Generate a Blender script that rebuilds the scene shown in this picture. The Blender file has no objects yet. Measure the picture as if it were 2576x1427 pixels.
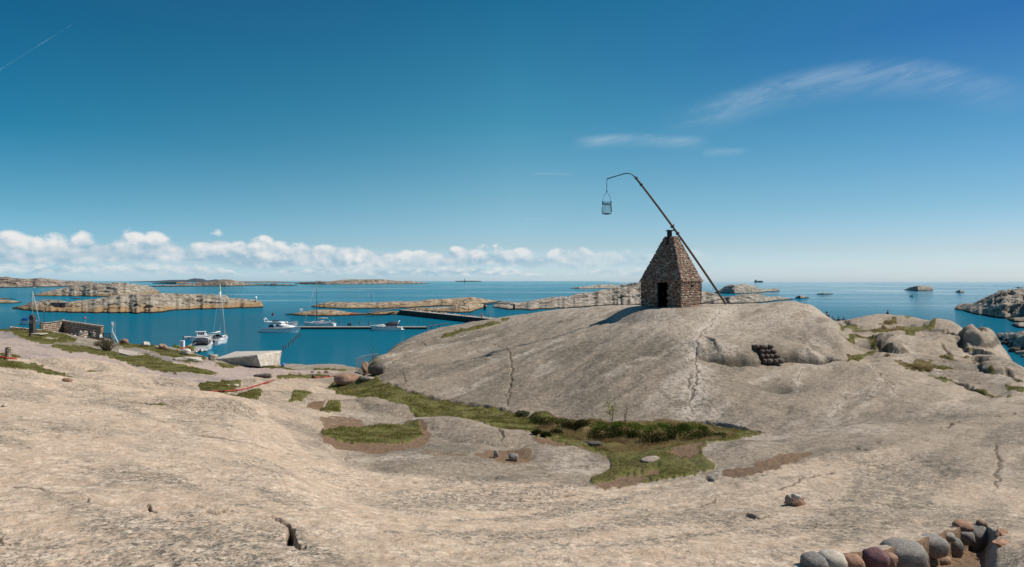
import bpy, math, random
import numpy as np
from mathutils import Vector, Matrix
R = math.radians
S = bpy.context.scene
COL = S.collection
random.seed(11)

# ------------------------------------------------------------------ camera, world, sun, exposure
EYE = 14.0          # metres above the sea
F = 1535.0          # focal length in units of a 2576 wide picture
U0, V0 = 1288.0, 707.0
cam_d = bpy.data.cameras.new('camera')
cam = bpy.data.objects.new('camera', cam_d)
COL.objects.link(cam)
S.camera = cam
cam.location = (0, 0, EYE)
cam.rotation_euler = (R(90), 0, 0)
cam_d.sensor_width = 36
cam_d.lens = 36 * F / 2576
cam_d.shift_y = -(713.5 - V0) / 2576
cam_d.clip_start = 0.1
cam_d.clip_end = 90000

SUN_AZ, SUN_EL = 85, 50
W_ = bpy.data.worlds.new('World')
S.world = W_
W_.use_nodes = True
sun_d = bpy.data.lights.new('sun', 'SUN')
sun_d.energy = 5.0
sun_d.angle = R(0.53)
sun_d.color = (1.0, 0.915, 0.81)
sun = bpy.data.objects.new('sun', sun_d)
COL.objects.link(sun)
sdir = Vector((math.sin(R(SUN_AZ)) * math.cos(R(SUN_EL)), math.cos(R(SUN_AZ)) * math.cos(R(SUN_EL)), math.sin(R(SUN_EL))))
sun.rotation_euler = sdir.to_track_quat('Z', 'Y').to_euler()
sun.location = (40, 20, 60)
S.view_settings.view_transform = 'Standard'
S.view_settings.look = 'None'
S.view_settings.exposure = 0.0
S.view_settings.gamma = 1.0
S.view_settings.use_curve_mapping = False
S.render.engine = 'CYCLES'

# ---- node helper
class NT:
    def __init__(s, tree):
        s.t = tree; s.n = tree.nodes; s.l = tree.links; s.x = 0
    def node(s, typ, **kw):
        n = s.n.new(typ); s.x += 180; n.location = (s.x, 0)
        for k, v in kw.items():
            setattr(n, k, v)
        return n
    def put(s, sock, v):
        if isinstance(v, (int, float)): sock.default_value = v
        elif isinstance(v, (tuple, list)):
            if len(sock.default_value) == 4 and len(v) == 3: v = tuple(v) + (1,)
            sock.default_value = v
        else: s.l.new(v, sock)
    def math(s, op, a, b=None, c=None, clamp=False):
        n = s.node('ShaderNodeMath', operation=op); n.use_clamp = clamp
        s.put(n.inputs[0], a)
        if b is not None: s.put(n.inputs[1], b)
        if c is not None: s.put(n.inputs[2], c)
        return n.outputs[0]
    def vmath(s, op, a, b=None):
        n = s.node('ShaderNodeVectorMath', operation=op)
        s.put(n.inputs[0], a)
        if b is not None: s.put(n.inputs[1], b)
        return n.outputs[0]
    def mix(s, f, a, b, mode='MIX'):
        n = s.node('ShaderNodeMix', data_type='RGBA', blend_type=mode)
        s.put(n.inputs[0], f); s.put(n.inputs[6], a); s.put(n.inputs[7], b)
        return n.outputs[2]
    def noise(s, vec, scale, detail=4, rough=0.55, dist=0.0, out=0):
        n = s.node('ShaderNodeTexNoise')
        if vec is not None: s.put(n.inputs['Vector'], vec)
        s.put(n.inputs['Scale'], scale); s.put(n.inputs['Detail'], detail)
        s.put(n.inputs['Roughness'], rough); s.put(n.inputs['Distortion'], dist)
        return n.outputs[out]
    def vor(s, vec, scale, feature='F1', out=0, rand=1.0):
        n = s.node('ShaderNodeTexVoronoi', feature=feature)
        if vec is not None: s.put(n.inputs['Vector'], vec)
        s.put(n.inputs['Scale'], scale); s.put(n.inputs['Randomness'], rand)
        return n.outputs[out]
    def ss(s, x, lo, hi):       # smoothstep
        n = s.node('ShaderNodeMapRange', interpolation_type='SMOOTHSTEP')
        s.put(n.inputs[0], x); s.put(n.inputs[1], lo); s.put(n.inputs[2], hi)
        return n.outputs[0]
    def ramp(s, x, stops, interp='LINEAR'):
        n = s.node('ShaderNodeValToRGB')
        s.put(n.inputs[0], x)
        cr = n.color_ramp; cr.interpolation = interp
        while len(cr.elements) < len(stops): cr.elements.new(0.5)
        for e, (p, c) in zip(cr.elements, stops):
            e.position = p; e.color = tuple(c) + (1,) if len(c) == 3 else c
        return n.outputs[0]
    def scaled(s, vec, sc, rot=(0, 0, 0), loc=(0, 0, 0)):
        n = s.node('ShaderNodeMapping')
        s.put(n.inputs[0], vec)
        n.inputs['Scale'].default_value = sc; n.inputs['Rotation'].default_value = rot; n.inputs['Location'].default_value = loc
        return n.outputs[0]
    def sep(s, vec):
        n = s.node('ShaderNodeSeparateXYZ'); s.put(n.inputs[0], vec)
        return n.outputs
    def comb(s, x, y, z):
        n = s.node('ShaderNodeCombineXYZ')
        s.put(n.inputs[0], x); s.put(n.inputs[1], y); s.put(n.inputs[2], z)
        return n.outputs[0]

# ---- the sky: Nishita, graded a little, with a bank of cumulus low in the west and thin cirrus
def build_world():
    t = NT(W_.node_tree); W_.node_tree.nodes.clear()
    sky = t.node('ShaderNodeTexSky', sky_type='NISHITA')
    sky.sun_disc = False
    sky.sun_elevation = R(SUN_EL); sky.sun_rotation = R(SUN_AZ)
    sky.air_density = 1.0; sky.dust_density = 0.6; sky.ozone_density = 1.6; sky.altitude = 0
    d = t.node('ShaderNodeTexCoord').outputs['Generated']
    d = t.vmath('NORMALIZE', d)
    X, Y, Z = t.sep(d)
    az = t.math('ARCTAN2', X, Y)            # 0 ahead, + to the right
    el = t.math('ARCSINE', Z)
    # grade by height, for the left, the middle and the right of the view
    e = t.math('DIVIDE', t.math('MAXIMUM', el, 0.0), 0.45)
    gl, gm, gr = [t.ramp(e, [(p, tuple(x / 2.2 for x in c_)) for p, c_ in g]) for g in (GRADE_L, GRADE_M, GRADE_R)]
    aa = t.math('DIVIDE', az, 0.70, None)
    g = t.mix(t.math('MINIMUM', t.math('ABSOLUTE', t.math('MINIMUM', aa, 0.0)), 1.0), gm, gl)
    g = t.mix(t.math('MINIMUM', t.math('MAXIMUM', aa, 0.0), 1.0), g, gr)
    c = t.mix(1.0, sky.outputs[0], g, 'MULTIPLY')
    c = t.vmath('MULTIPLY', c, (2.2, 2.2, 2.2))
    plain = c
    # the bank of cumulus: rows one behind the other, each with a flat base and heaped tops
    fade = t.ramp(t.math('MULTIPLY_ADD', az, 1.0 / 1.6, 0.5), [(0.0, (1, 1, 1)), (0.44, (0.95,) * 3), (0.56, (0.72,) * 3), (0.63, (0.5,) * 3), (0.72, (0,) * 3), (1.0, (0,) * 3)])
    topr = t.ramp(t.math('MULTIPLY_ADD', az, 1.0 / 1.6, 0.5), CLOUD_TOP)
    for base, th, seed, bright, amt, cut in ((0.008, 0.020, 7.0, 0.8, 0.7, 0.30), (0.0215, 0.041, 3.1, 1.0, 0.98, -0.30)):
        k = 15.0 if base > 0.02 else 26.0
        asp = 1.35 if base > 0.02 else 2.2
        p = t.comb(az, t.math('MULTIPLY', el, asp), seed)
        body = t.noise(t.comb(az, t.math('MULTIPLY', el, 0.35), seed + 5.0), 6.5, 2, 0.5)      # where heaps stand along the row
        lump = t.noise(p, k, 5, 0.60)
        lump2 = t.noise(t.comb(t.math('ADD', az, 0.005), t.math('MULTIPLY', t.math('ADD', el, 0.006), asp), seed), k, 3, 0.60)
        cell = t.vor(t.comb(t.math('MULTIPLY_ADD', lump, 0.03, az), t.math('MULTIPLY', t.math('MULTIPLY_ADD', lump, 0.03, el), asp), seed), k * 2.2, 'F1')
        hgt = t.math('MULTIPLY', t.math('MULTIPLY', t.ss(body, cut, cut + (0.26 if cut > 0 else 0.9)), th), t.math('MULTIPLY', topr, 1.5))
        rel = t.math('DIVIDE', t.math('SUBTRACT', el, base), t.math('MAXIMUM', hgt, 0.0005))
        upm = t.math('SUBTRACT', 1.0, rel)
        d1 = t.math('ADD', t.math('MULTIPLY_ADD', upm, 1.0, 0.22), t.math('SUBTRACT', t.math('MULTIPLY', t.math('SUBTRACT', lump, 0.5), 1.2), t.math('MULTIPLY', t.math('SUBTRACT', cell, 0.35), 0.7)))
        baseno = t.math('MULTIPLY', t.math('SUBTRACT', t.noise(t.comb(az, el, seed + 9.0), 12.0, 2, 0.6), 0.5), 0.022)
        d2 = t.math('MULTIPLY', t.math('ADD', t.math('SUBTRACT', el, base), baseno), 190.0)
        m = t.math('MULTIPLY', t.ss(d1, 0.0, 0.28), t.ss(d2, -0.6, 1.2))
        lit = t.math('ADD', t.math('MULTIPLY', t.math('SUBTRACT', lump, lump2), 4.0), t.math('MULTIPLY_ADD', rel, 0.6, 0.28))
        lit = t.math('ADD', lit, t.math('MULTIPLY', t.math('SUBTRACT', 0.35, cell), 0.9))
        lit = t.math('MAXIMUM', t.math('MINIMUM', t.math('MULTIPLY', lit, bright), 1.0), 0.0)
        cc = t.mix(lit, CLOUD_DARK, CLOUD_LIGHT)
        c = t.mix(t.math('MULTIPLY', t.math('MULTIPLY', m, fade), amt), c, cc)
    # a milky veil and thin level streaks in and under the bank
    veil = t.ss(t.noise(t.comb(t.math('MULTIPLY', az, 2.2), t.math('MULTIPLY', el, 34.0), 4.0), 2.2, 4, 0.6), 0.40, 0.62)
    veil = t.math('MULTIPLY', veil, t.math('MULTIPLY', t.ss(el, 0.062, 0.03), fade))
    c = t.mix(t.math('MULTIPLY', veil, 0.42), c, CLOUD_VEIL)
    # cirrus: a long arched streak to the right and a few small wisps
    def streak(a0, a1, pts, wid, amt, seed):
        nonlocal c
        # centre line: elevation as a ramp over azimuth
        x = t.math('DIVIDE', t.math('SUBTRACT', az, a0), a1 - a0)
        line = t.ramp(x, [(q, (h / 0.5,) * 3) for q, h in pts], 'B_SPLINE')
        dd = t.math('SUBTRACT', el, t.math('MULTIPLY', line, 0.5))
        sh = t.math('SUBTRACT', el, t.math('MULTIPLY', az, 0.16))
        fib = t.noise(t.comb(t.math('MULTIPLY', az, 5.0), t.math('MULTIPLY', sh, 22.0), seed), 2.6, 5, 0.66, 0.5)
        prof = t.math('MULTIPLY', t.ss(dd, wid * 0.35, -0.004), t.ss(dd, -wid, 0.0))
        ends = t.math('MULTIPLY', t.ss(x, 0.0, 0.22), t.ss(x, 1.0, 0.75))
        m = t.math('MULTIPLY', prof, ends)
        m = t.math('MULTIPLY', m, t.math('MULTIPLY_ADD', t.ss(fib, 0.3, 0.72), 0.8, 0.2))
        c = t.mix(t.math('MULTIPLY', m, amt), c, CIRRUS)
    bank = c
    c = plain
    for a in CIRRI: streak(*a)
    high = c
    def backg(col):
        bg = t.node('ShaderNodeBackground'); t.l.new(col, bg.inputs[0]); bg.inputs[1].default_value = SKY_STRENGTH; return bg.outputs[0]
    def mixsh(f, a_, b_):
        n = t.node('ShaderNodeMixShader'); t.l.new(f, n.inputs[0]); t.l.new(a_, n.inputs[1]); t.l.new(b_, n.inputs[2]); return n.outputs[0]
    # only the directions that hold cloud pay for it
    inhigh = t.math('MULTIPLY', t.math('GREATER_THAN', az, -0.02), t.math('MULTIPLY', t.math('LESS_THAN', az, 1.0), t.math('LESS_THAN', el, 0.45)))
    inlow = t.math('MULTIPLY', t.math('MULTIPLY', t.math('LESS_THAN', el, 0.09), t.math('GREATER_THAN', el, -0.002)), t.math('LESS_THAN', t.math('ABSOLUTE', t.math('ADD', az, 0.45)), 0.82))
    sh = mixsh(inlow, mixsh(inhigh, backg(plain), backg(high)), backg(bank))
    out = t.node('ShaderNodeOutputWorld'); t.l.new(sh, out.inputs[0])
    W_.cycles.sampling_method = 'MANUAL'; W_.cycles.sample_map_resolution = 512

def uv_dir(u, v):
    a = math.atan2(u - U0, F)
    e = math.atan2(V0 - v, math.hypot(F, u - U0))
    return a, e
SKY_STRENGTH = 0.10
def _g(els, cols): return [(min(1, R(e_) / 0.45), c_) for e_, c_ in zip(els, cols)] + [(1.0, (0.12, 0.5, 0.68))]
GRADE_L = _g((0.3, 2.5, 5.9, 11.5, 19.4), ((.81, 1.29, 1.96), (.54, .89, 1.24), (.33, .74, .91), (.10, .60, .73), (.058, .51, .66)))
GRADE_M = _g((0.4, 3.2, 7.7, 14.9, 24.7), ((1.1, 1.46, 2.12), (.83, 1.04, 1.27), (.63, .99, 1.03), (.28, .88, .91), (.10, .66, .77)))
GRADE_R = _g((0.3, 2.5, 5.9, 11.5, 19.4), ((.94, 1.18, 1.7), (.77, .91, 1.18), (.52, .79, .94), (.29, .67, .83), (.12, .43, .73)))
CLOUD_LIGHT = (8.3, 8.25, 8.2); CLOUD_DARK = (3.3, 5.0, 6.2); CLOUD_VEIL = (5.6, 6.7, 7.3); CIRRUS = (5.2, 6.4, 7.6)
CLOUD_TOP = [(0.0, (0.60,) * 3), (0.08, (0.63,) * 3), (0.27, (0.62,) * 3), (0.36, (0.56,) * 3), (0.5, (0.47,) * 3), (0.62, (0.42,) * 3), (0.76, (0.3,) * 3), (1.0, (0.1,) * 3)]
def cir(pts, wid, amt, seed):
    q = [uv_dir(u, v) for u, v in pts]
    a0, a1 = q[0][0], q[-1][0]
    return (a0, a1, [((a - a0) / (a1 - a0), e) for a, e in q], wid, amt, seed)
CIRRI = [cir([(1640, 305), (1800, 262), (1960, 205), (2120, 178), (2280, 166), (2420, 178), (2660, 250)], 0.05, 0.32, 1.0),
         cir([(1430, 352), (1560, 340), (1660, 345), (1800, 352)], 0.022, 0.42, 5.0),
         cir([(1760, 380), (1820, 374), (1890, 378)], 0.014, 0.32, 8.0),
         cir([(1330, 436), (1380, 433), (1450, 436)], 0.005, 0.45, 2.0),
         cir([(1310, 551), (1345, 549), (1385, 552)], 0.004, 0.4, 3.0),
         cir([(2250, 615), (2420, 595), (2640, 570)], 0.016, 0.35, 6.0)]
build_world()

# ------------------------------------------------------------------ picture <-> place
_HU = [-400, 0, 300, 640, 780, 1080, 1300, 1540, 1800, 1960, 2160, 2350, 3000]
_HV = [714, 714, 713.5, 710.5, 707, 703, 701.5, 701.5, 704, 707, 710.5, 711, 711]
def warp(u, v):      # the panorama's horizon bends by a few pixels; take that bend out
    h = np.interp(u, _HU, _HV)
    t = np.clip((900 - np.asarray(v, float)) / (900 - V0), 0, 1)
    return v - (h - V0) * t
def world(u, v, Y):   # point at depth Y seen at (u, v)
    return Vector(((u - U0) / F * Y, Y, EYE - (warp(u, v) - V0) / F * Y))
def seaY(u, v):       # depth of a sea-level point seen at (u, v)
    return F * EYE / max(0.7, warp(u, v) - V0)
def sea(u, v):
    Y = seaY(u, v); return Vector(((u - U0) / F * Y, Y, 0.0))
K = 0.260417
def r1(x, y): return (x * K, 670.83 + y * K)
def r2(x, y): return (637.3 + x * K, 670.83 + y * K)
def r3(x, y): return (1274.6 + x * K, 670.83 + y * K)
def r4(x, y): return (1905.1 + x * K, 670.83 + y * K)
def r6(x, y): return (x * .34172, 939.15 + y * .34172)
def r7(x, y): return (805 + x * .34172, 939.15 + y * .34172)
def r8(x, y): return (1677.0 + x * .34895, 939.15 + y * .34895)
def q4(x, y): return (2079.6 + x * .19271, 791.6 + y * .19271)      # 3100,1180 crop
def q5(x, y): return (1274.6 + x * .26042, 992.8 + y * .26042)      # 1900,1480 crop
def q7(x, y): return (268.3 + x * .20833, 845.2 + y * .20833)       # 400,1260 crop
def q2(x, y): return (791.6 + x * .13159, 858.7 + y * .13159)       # 1180,1280 crop
def w7(x, y): return (1979 + x * .23177, 1274.6 + y * .23177)       # 2950,1900 crop
def P(f, pts): return [f(*p) for p in pts]

# ------------------------------------------------------------------ value noise in numpy
def _hash(ix, iy, seed):
    h = (ix.astype(np.int64) * 374761393 + iy.astype(np.int64) * 668265263 + seed * 1442695041) & 0xffffffff
    h = ((h ^ (h >> 13)) * 1274126177) & 0xffffffff
    h = h ^ (h >> 16)
    return (h & 0xffffff).astype(np.float32) / 16777215.0
def vnoise(x, y, seed=0):
    x0 = np.floor(x); y0 = np.floor(y)
    fx = (x - x0).astype(np.float32); fy = (y - y0).astype(np.float32)
    fx = fx * fx * fx * (fx * (fx * 6 - 15) + 10); fy = fy * fy * fy * (fy * (fy * 6 - 15) + 10)
    ix = x0.astype(np.int64); iy = y0.astype(np.int64)
    a = _hash(ix, iy, seed); b = _hash(ix + 1, iy, seed); c = _hash(ix, iy + 1, seed); d = _hash(ix + 1, iy + 1, seed)
    return (a + (b - a) * fx) * (1 - fy) + (c + (d - c) * fx) * fy
def fbm(x, y, seed=0, oct=4, gain=0.5):
    s = 0; a = 1; t = 0
    for i in range(oct):
        s = s + a * vnoise(x, y, seed + i * 17); t += a; a *= gain
        x, y = x * 1.94 + y * 0.34 + 3.7, y * 1.94 - x * 0.34 + 1.3
    return s / t
def nss(x, lo, hi):
    t = np.clip((x - lo) / (hi - lo), 0, 1); return t * t * (3 - 2 * t)

# ------------------------------------------------------------------ the land: control points (u, v, depth)
CP = []
def cp(u, *vy):
    for v, Y in vy: CP.append((u, v, Y))
near = [(2650, 2.0), (1950, 3.25)]
for u in (-300, 0, 300, 700, 1100, 1500, 1900, 2300, 2576, 2850):
    cp(u, *near); cp(u, (1427, 6.0 if u < 900 else 6.3))
cp(-300, (1200, 9.6), (1050, 15.5), (980, 22), (925, 34), (880, 50), (848, 66), (832, 80), (845, 96), (862, 110), (900, 125))
cp(0, (1200, 10), (1050, 17), (980, 25), (925, 36), (897, 44), (880, 52), (850, 66), (832, 80), (850, 94), (870, 106), (905, 120))
cp(150, (1200, 10.2), (1050, 18), (980, 27), (948, 36), (915, 45), (890, 54), (868, 64), (850, 74), (840, 84), (868, 96), (900, 110))
cp(300, (1200, 10.5), (1050, 19), (980, 30), (940, 42), (915, 52), (893, 62), (877, 74), (868, 86), (892, 93), (925, 104))
cp(430, (1200, 10.8), (1050, 20), (985, 31), (950, 41), (925, 51), (903, 62), (885, 76), (877, 88), (905, 95), (940, 106))
cp(520, (1200, 11), (1050, 21), (985, 32), (957, 42), (935, 52), (915, 62), (904, 74), (900, 84), (925, 92), (960, 104))
cp(620, (1200, 11.2), (1050, 22.5), (990, 34), (965, 44), (948, 54), (930, 66), (922, 78), (916, 88), (940, 95), (980, 106))
cp(720, (1200, 11.5), (1060, 24), (1005, 35), (978, 44), (953, 56), (935, 66), (926, 74), (919, 82), (945, 88), (990, 100))
cp(850, (1250, 12.5), (1180, 16), (1135, 19.5), (1075, 25), (1022, 34), (990, 43), (967, 52), (947, 62), (932, 72), (919, 82), (945, 88), (990, 100))
cp(905, (1250, 12.7), (1160, 17.5), (1075, 25.5), (1012, 35), (975, 44), (950, 54), (936, 64), (926, 74), (945, 84), (990, 98))
cp(950, (1250, 12.8), (1165, 17.5), (1095, 24), (1030, 33), (985, 39.5), (962, 43.5), (930, 46.5), (897, 51), (912, 58), (950, 70), (990, 84), (1010, 98))
cp(1002, (975, 40.5), (940, 45), (900, 50), (864, 57), (880, 66), (930, 80), (980, 96))
cp(1080, (1250, 13), (1195, 15.8), (1140, 19.5), (1078, 27.5), (1000, 38.5), (955, 43), (900, 49.5), (862, 55), (831, 62), (850, 72), (900, 84), (960, 98))
cp(1158, (815, 64), (835, 76), (880, 88), (940, 100))
cp(1200, (1209, 15.6), (1130, 21.5), (1092, 26), (1055, 31), (1020, 35.8))
cp(1260, (1300, 10.8), (1037, 33.5), (985, 38), (900, 47), (850, 53.5), (812, 59.5), (797, 64), (808, 74), (850, 88), (920, 102))
cp(1400, (1220, 15.8), (1160, 19.5), (1133, 22.2), (1100, 26), (1049, 32), (1000, 36), (900, 44), (830, 51.5), (790, 58), (779, 61), (782, 70), (820, 84), (900, 102))
cp(1520, (1300, 11), (1222, 16.2), (1165, 19.7), (1120, 23.8), (1085, 27.5), (1057, 30.6), (1000, 34), (900, 41), (830, 48), (788, 54), (770, 58), (773, 68), (810, 82), (900, 102))
cp(1700, (1209, 16.6), (1150, 20.5), (1100, 25.3), (1066, 29.4), (1000, 33), (900, 38.5), (830, 44), (790, 48.3), (772, 51.5), (768, 55), (772, 66), (820, 80), (900, 102))
cp(1800, (1195, 16.5), (1140, 20.5), (1095, 25.5), (1073, 28.6), (1000, 32.5), (900, 39), (830, 44.5), (790, 48.8), (768, 53), (766, 57), (775, 68), (850, 84), (920, 102))
cp(1910, (1300, 11), (1175, 16.5), (1120, 21), (1084, 26.5), (1050, 28.8), (1000, 32.2), (915, 39.5), (850, 44.5), (790, 49.5), (766, 54.5), (768, 60), (800, 72), (870, 88))
cp(2022, (1160, 17.8), (1100, 23.5), (1050, 28), (1000, 32), (915, 40.2), (850, 45), (795, 49.5), (765, 54), (768, 57.5), (835, 62), (860, 72), (900, 88))
cp(2090, (1140, 19), (1050, 27.2), (980, 33.5), (915, 40.2), (868, 43.5), (806, 48.5), (815, 52), (832, 58), (826, 66), (812, 74), (840, 84), (900, 98))
cp(2122, (860, 43.6), (885, 42.2), (912, 40))
cp(2150, (1130, 19.5), (1050, 26.5), (980, 33), (915, 39.5), (900, 43.5), (872, 49), (845, 55), (832, 61), (815, 68), (808, 76), (840, 86), (900, 100))
cp(2230, (1120, 19.5), (1050, 26), (970, 33), (925, 38), (905, 42.2), (880, 47), (860, 52), (842, 57), (825, 64), (805, 70), (796, 76), (830, 86), (900, 100))
cp(2310, (1200, 15.5), (1110, 19.8), (1050, 24.8), (985, 31), (940, 37.2), (920, 42), (890, 46), (865, 52), (842, 58), (820, 66), (808, 72), (835, 80), (900, 95))
cp(2400, (1100, 20), (1040, 25), (975, 32.5), (950, 37), (920, 42), (890, 46.5), (855, 53), (835, 60), (814, 67), (850, 73), (920, 86))
cp(2465, (1200, 15.2), (1090, 20.5), (1030, 25.5), (988, 31.5), (955, 36.5), (925, 40.5), (890, 46.5), (845, 54.5), (880, 60), (950, 72))
cp(2515, (1080, 20.8), (1020, 26), (985, 31.5), (945, 37), (910, 43), (866, 50), (905, 55), (980, 66))
cp(2560, (1300, 11.3), (1180, 15.8), (1070, 21.2), (1010, 27), (975, 32), (945, 37), (928, 42), (960, 47), (1040, 58))
cp(2850, (1300, 11), (1150, 16), (1060, 21), (1010, 26), (1000, 31), (1010, 36), (1080, 46), (1150, 56))
CP = [(u, float(warp(u, v)), Y) for u, v, Y in CP]

NU = 1300
UL, UR = -190.0, 2766.0
YN, YF = 2.6, 108.0
_L = math.log
ls = np.concatenate([np.linspace(_L(2.6), _L(5.4), 18, endpoint=False), np.linspace(_L(5.4), _L(22), 225, endpoint=False), np.linspace(_L(22), _L(60), 395, endpoint=False), np.linspace(_L(60), _L(108), 62)])
NR = len(ls)
EYE_F = F
def build_field():
    pts = np.array(CP, float)
    sx, sy = 260.0, 3.2
    a = np.stack([pts[:, 0] / sx, np.log(pts[:, 2]) * sy], 1)
    # value: drop per metre, kept in log so that near points do not overshoot
    val = np.log(pts[:, 1] - V0)
    n = len(a)
    d2 = ((a[:, None] - a[None]) ** 2).sum(-1)
    Km = 0.5 * d2 * np.log(d2 + 1e-9) + np.eye(n) * 0.004
    Pm = np.concatenate([np.ones((n, 1)), a], 1)
    A = np.zeros((n + 3, n + 3)); A[:n, :n] = Km; A[:n, n:] = Pm; A[n:, :n] = Pm.T
    w = np.linalg.solve(A, np.concatenate([val, np.zeros(3)]))
    cu, cr = 297, 200
    gu = np.linspace(UL, UR, cu); gr = np.linspace(math.log(YN), math.log(YF), cr)
    q = np.stack(np.meshgrid(gu / sx, gr * sy, indexing='ij'), -1).reshape(-1, 2)
    out = np.empty(len(q))
    for i in range(0, len(q), 8000):
        b = q[i:i + 8000]
        dd = ((b[:, None] - a[None]) ** 2).sum(-1)
        out[i:i + 8000] = (0.5 * dd * np.log(dd + 1e-9)) @ w[:n] + w[n] + b @ w[n + 1:]
    out = out.reshape(cu, cr)
    def up(arr, x):     # cubic resampling along axis 0 at fractional rows x
        k = arr.shape[0]; i = np.clip(x.astype(int), 0, k - 2); f = (x - i)[:, None]
        p0 = arr[np.maximum(i - 1, 0)]; p1 = arr[i]; p2 = arr[i + 1]; p3 = arr[np.minimum(i + 2, k - 1)]
        return p1 + 0.5 * f * (p2 - p0 + f * (2 * p0 - 5 * p1 + 4 * p2 - p3 + f * (3 * (p1 - p2) + p3 - p0)))
    out = up(out, np.linspace(0, cu - 1, NU)); out = up(out.T, (ls - ls[0]) / (ls[-1] - ls[0]) * (cr - 1)).T
    return np.exp(out)

us = np.linspace(UL, UR, NU)
YY = np.exp(ls)[None, :] * np.ones((NU, 1))
UU = us[:, None] * np.ones((1, NR))
DV = build_field()                      # v - V0 on the grid
XX = (UU - U0) / F * YY
ZZ = EYE - DV / F * YY

# lookup on the grid: first place along column u, between depths y0 and y1, that is seen at v
def ground(u, v, y0=0.0, y1=999.0, raw=False):
    dv = (v if raw else float(warp(u, v))) - V0
    c = (u - UL) / (UR - UL) * (NU - 1); i = int(min(max(c, 0), NU - 2)); f = min(max(c - i, 0), 1)
    col = (1 - f) * DVc[i] + f * DVc[i + 1]
    ok = (YY[0] >= y0) & (YY[0] <= y1)
    idx = np.nonzero((col[:-1] >= dv) & (col[1:] < dv) & ok[:-1])[0]
    if len(idx):
        j = idx[0]; g = (col[j] - dv) / max(1e-9, col[j] - col[j + 1]); l = ls[j] + g * (ls[j + 1] - ls[j])
    else:
        jj = np.nonzero(ok)[0]; j = jj[np.argmin(np.abs(col[jj] - dv))]; l = ls[j]
    Y = math.exp(l)
    return ((u - U0) / F * Y, Y)
def height(x, Y):
    u = U0 + x / Y * F
    c = min(max((u - UL) / (UR - UL) * (NU - 1), 0), NU - 1.001); r = min(float(np.interp(math.log(Y), ls, np.arange(NR))), NR - 1.001)
    i, j = int(c), int(r); f, g = c - i, r - j
    return float((ZZ[i, j] * (1 - f) + ZZ[i + 1, j] * f) * (1 - g) + (ZZ[i, j + 1] * (1 - f) + ZZ[i + 1, j + 1] * f) * g)
def on(u, v, y0=0.0, y1=999.0):
    x, Y = ground(u, v, y0, y1); return Vector((x, Y, height(x, Y)))
DVc = DV.copy()

def poly_mask(poly, y0=0, y1=999, jit=0.0, seed=5, soft=0.0):
    """1 where a land point seen inside the polygon lies between two depths; ragged edge of jit px"""
    pp = [(u, float(warp(u, v)) - V0) for u, v in poly]
    ju = JN[0] * jit; jv = JN[1] * jit * 0.55
    x = UU + ju; y = DVc + jv
    us_ = [p[0] for p in pp]; vs_ = [p[1] for p in pp]
    m = np.zeros(UU.shape, bool)
    box = (x > min(us_)) & (x < max(us_)) & (y > min(vs_)) & (y < max(vs_)) & (YY >= y0) & (YY <= y1)
    bx = x[box]; by = y[box]; ins = np.zeros(len(bx), bool)
    for k in range(len(pp)):
        (x1, y1_), (x2, y2_) = pp[k], pp[k - 1]
        if y1_ == y2_: continue
        c = ((y1_ > by) != (y2_ > by)) & (bx < (x2 - x1) * (by - y1_) / (y2_ - y1_) + x1)
        ins ^= c
    m[box] = ins
    m = m.astype(np.float32)
    for _ in range(int(soft)):
        m[1:-1] = (m[:-2] + 2 * m[1:-1] + m[2:]) / 4; m[:, 1:-1] = (m[:, :-2] + 2 * m[:, 1:-1] + m[:, 2:]) / 4
    return m
JN = [fbm(XX * 1.2, YY * 1.2, 101, 4) * 2 - 1, fbm(XX * 1.2, YY * 1.2, 151, 4) * 2 - 1]
JN = [JN[0] + (fbm(UU / 9, DVc / 5, 41, 3) * 2 - 1), JN[1] + (fbm(UU / 9, DVc / 5, 43, 3) * 2 - 1)]

def line_dist(poly, y0=0, y1=999, pad=1.5, wob=0.0):
    """distance in metres on the ground from a polyline picked in the picture, and position along it"""
    pts = [ground(u, v, y0, y1) for u, v in poly]
    D = np.full(UU.shape, 99.0, np.float32)
    px = np.array([p[0] for p in pts]); py = np.array([p[1] for p in pts])
    box = (XX > px.min() - pad) & (XX < px.max() + pad) & (YY > py.min() - pad) & (YY < py.max() + pad)
    bx = XX[box]; by = YY[box]
    if wob:
        bx = bx + (fbm(XX[box] * 1.7, YY[box] * 1.7, 61, 4) - 0.5) * wob; by = by + (fbm(XX[box] * 1.7, YY[box] * 1.7, 67, 4) - 0.5) * wob
    d = np.full(bx.shape, 99.0); T = np.zeros(bx.shape); N = len(pts) - 1; sg = np.zeros(bx.shape)
    for k in range(N):
        ax, ay = pts[k]; cx, cy = pts[k + 1]
        ex, ey = cx - ax, cy - ay; L2 = ex * ex + ey * ey + 1e-9
        t = np.clip(((bx - ax) * ex + (by - ay) * ey) / L2, 0, 1)
        dd = np.hypot(bx - ax - t * ex, by - ay - t * ey)
        s = dd < d
        d = np.where(s, dd, d); T = np.where(s, (k + t) / N, T); sg = np.where(s, ex * (by - ay) - ey * (bx - ax), sg)
    D[box] = d
    TT = np.zeros(UU.shape); TT[box] = T; SG = np.zeros(UU.shape); SG[box] = np.sign(sg)
    return D, TT, SG

MASK = {k: np.zeros(UU.shape, np.float32) for k in ('grass', 'gravel', 'soil', 'warm', 'pale', 'dark', 'dry', 'crack')}
def paint(name, poly, y0=0, y1=999, jit=6, soft=1, amt=1.0):
    m = poly_mask(poly, y0, y1, jit, soft=soft) * amt
    MASK[name] = np.maximum(MASK[name], m); return m

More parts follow.
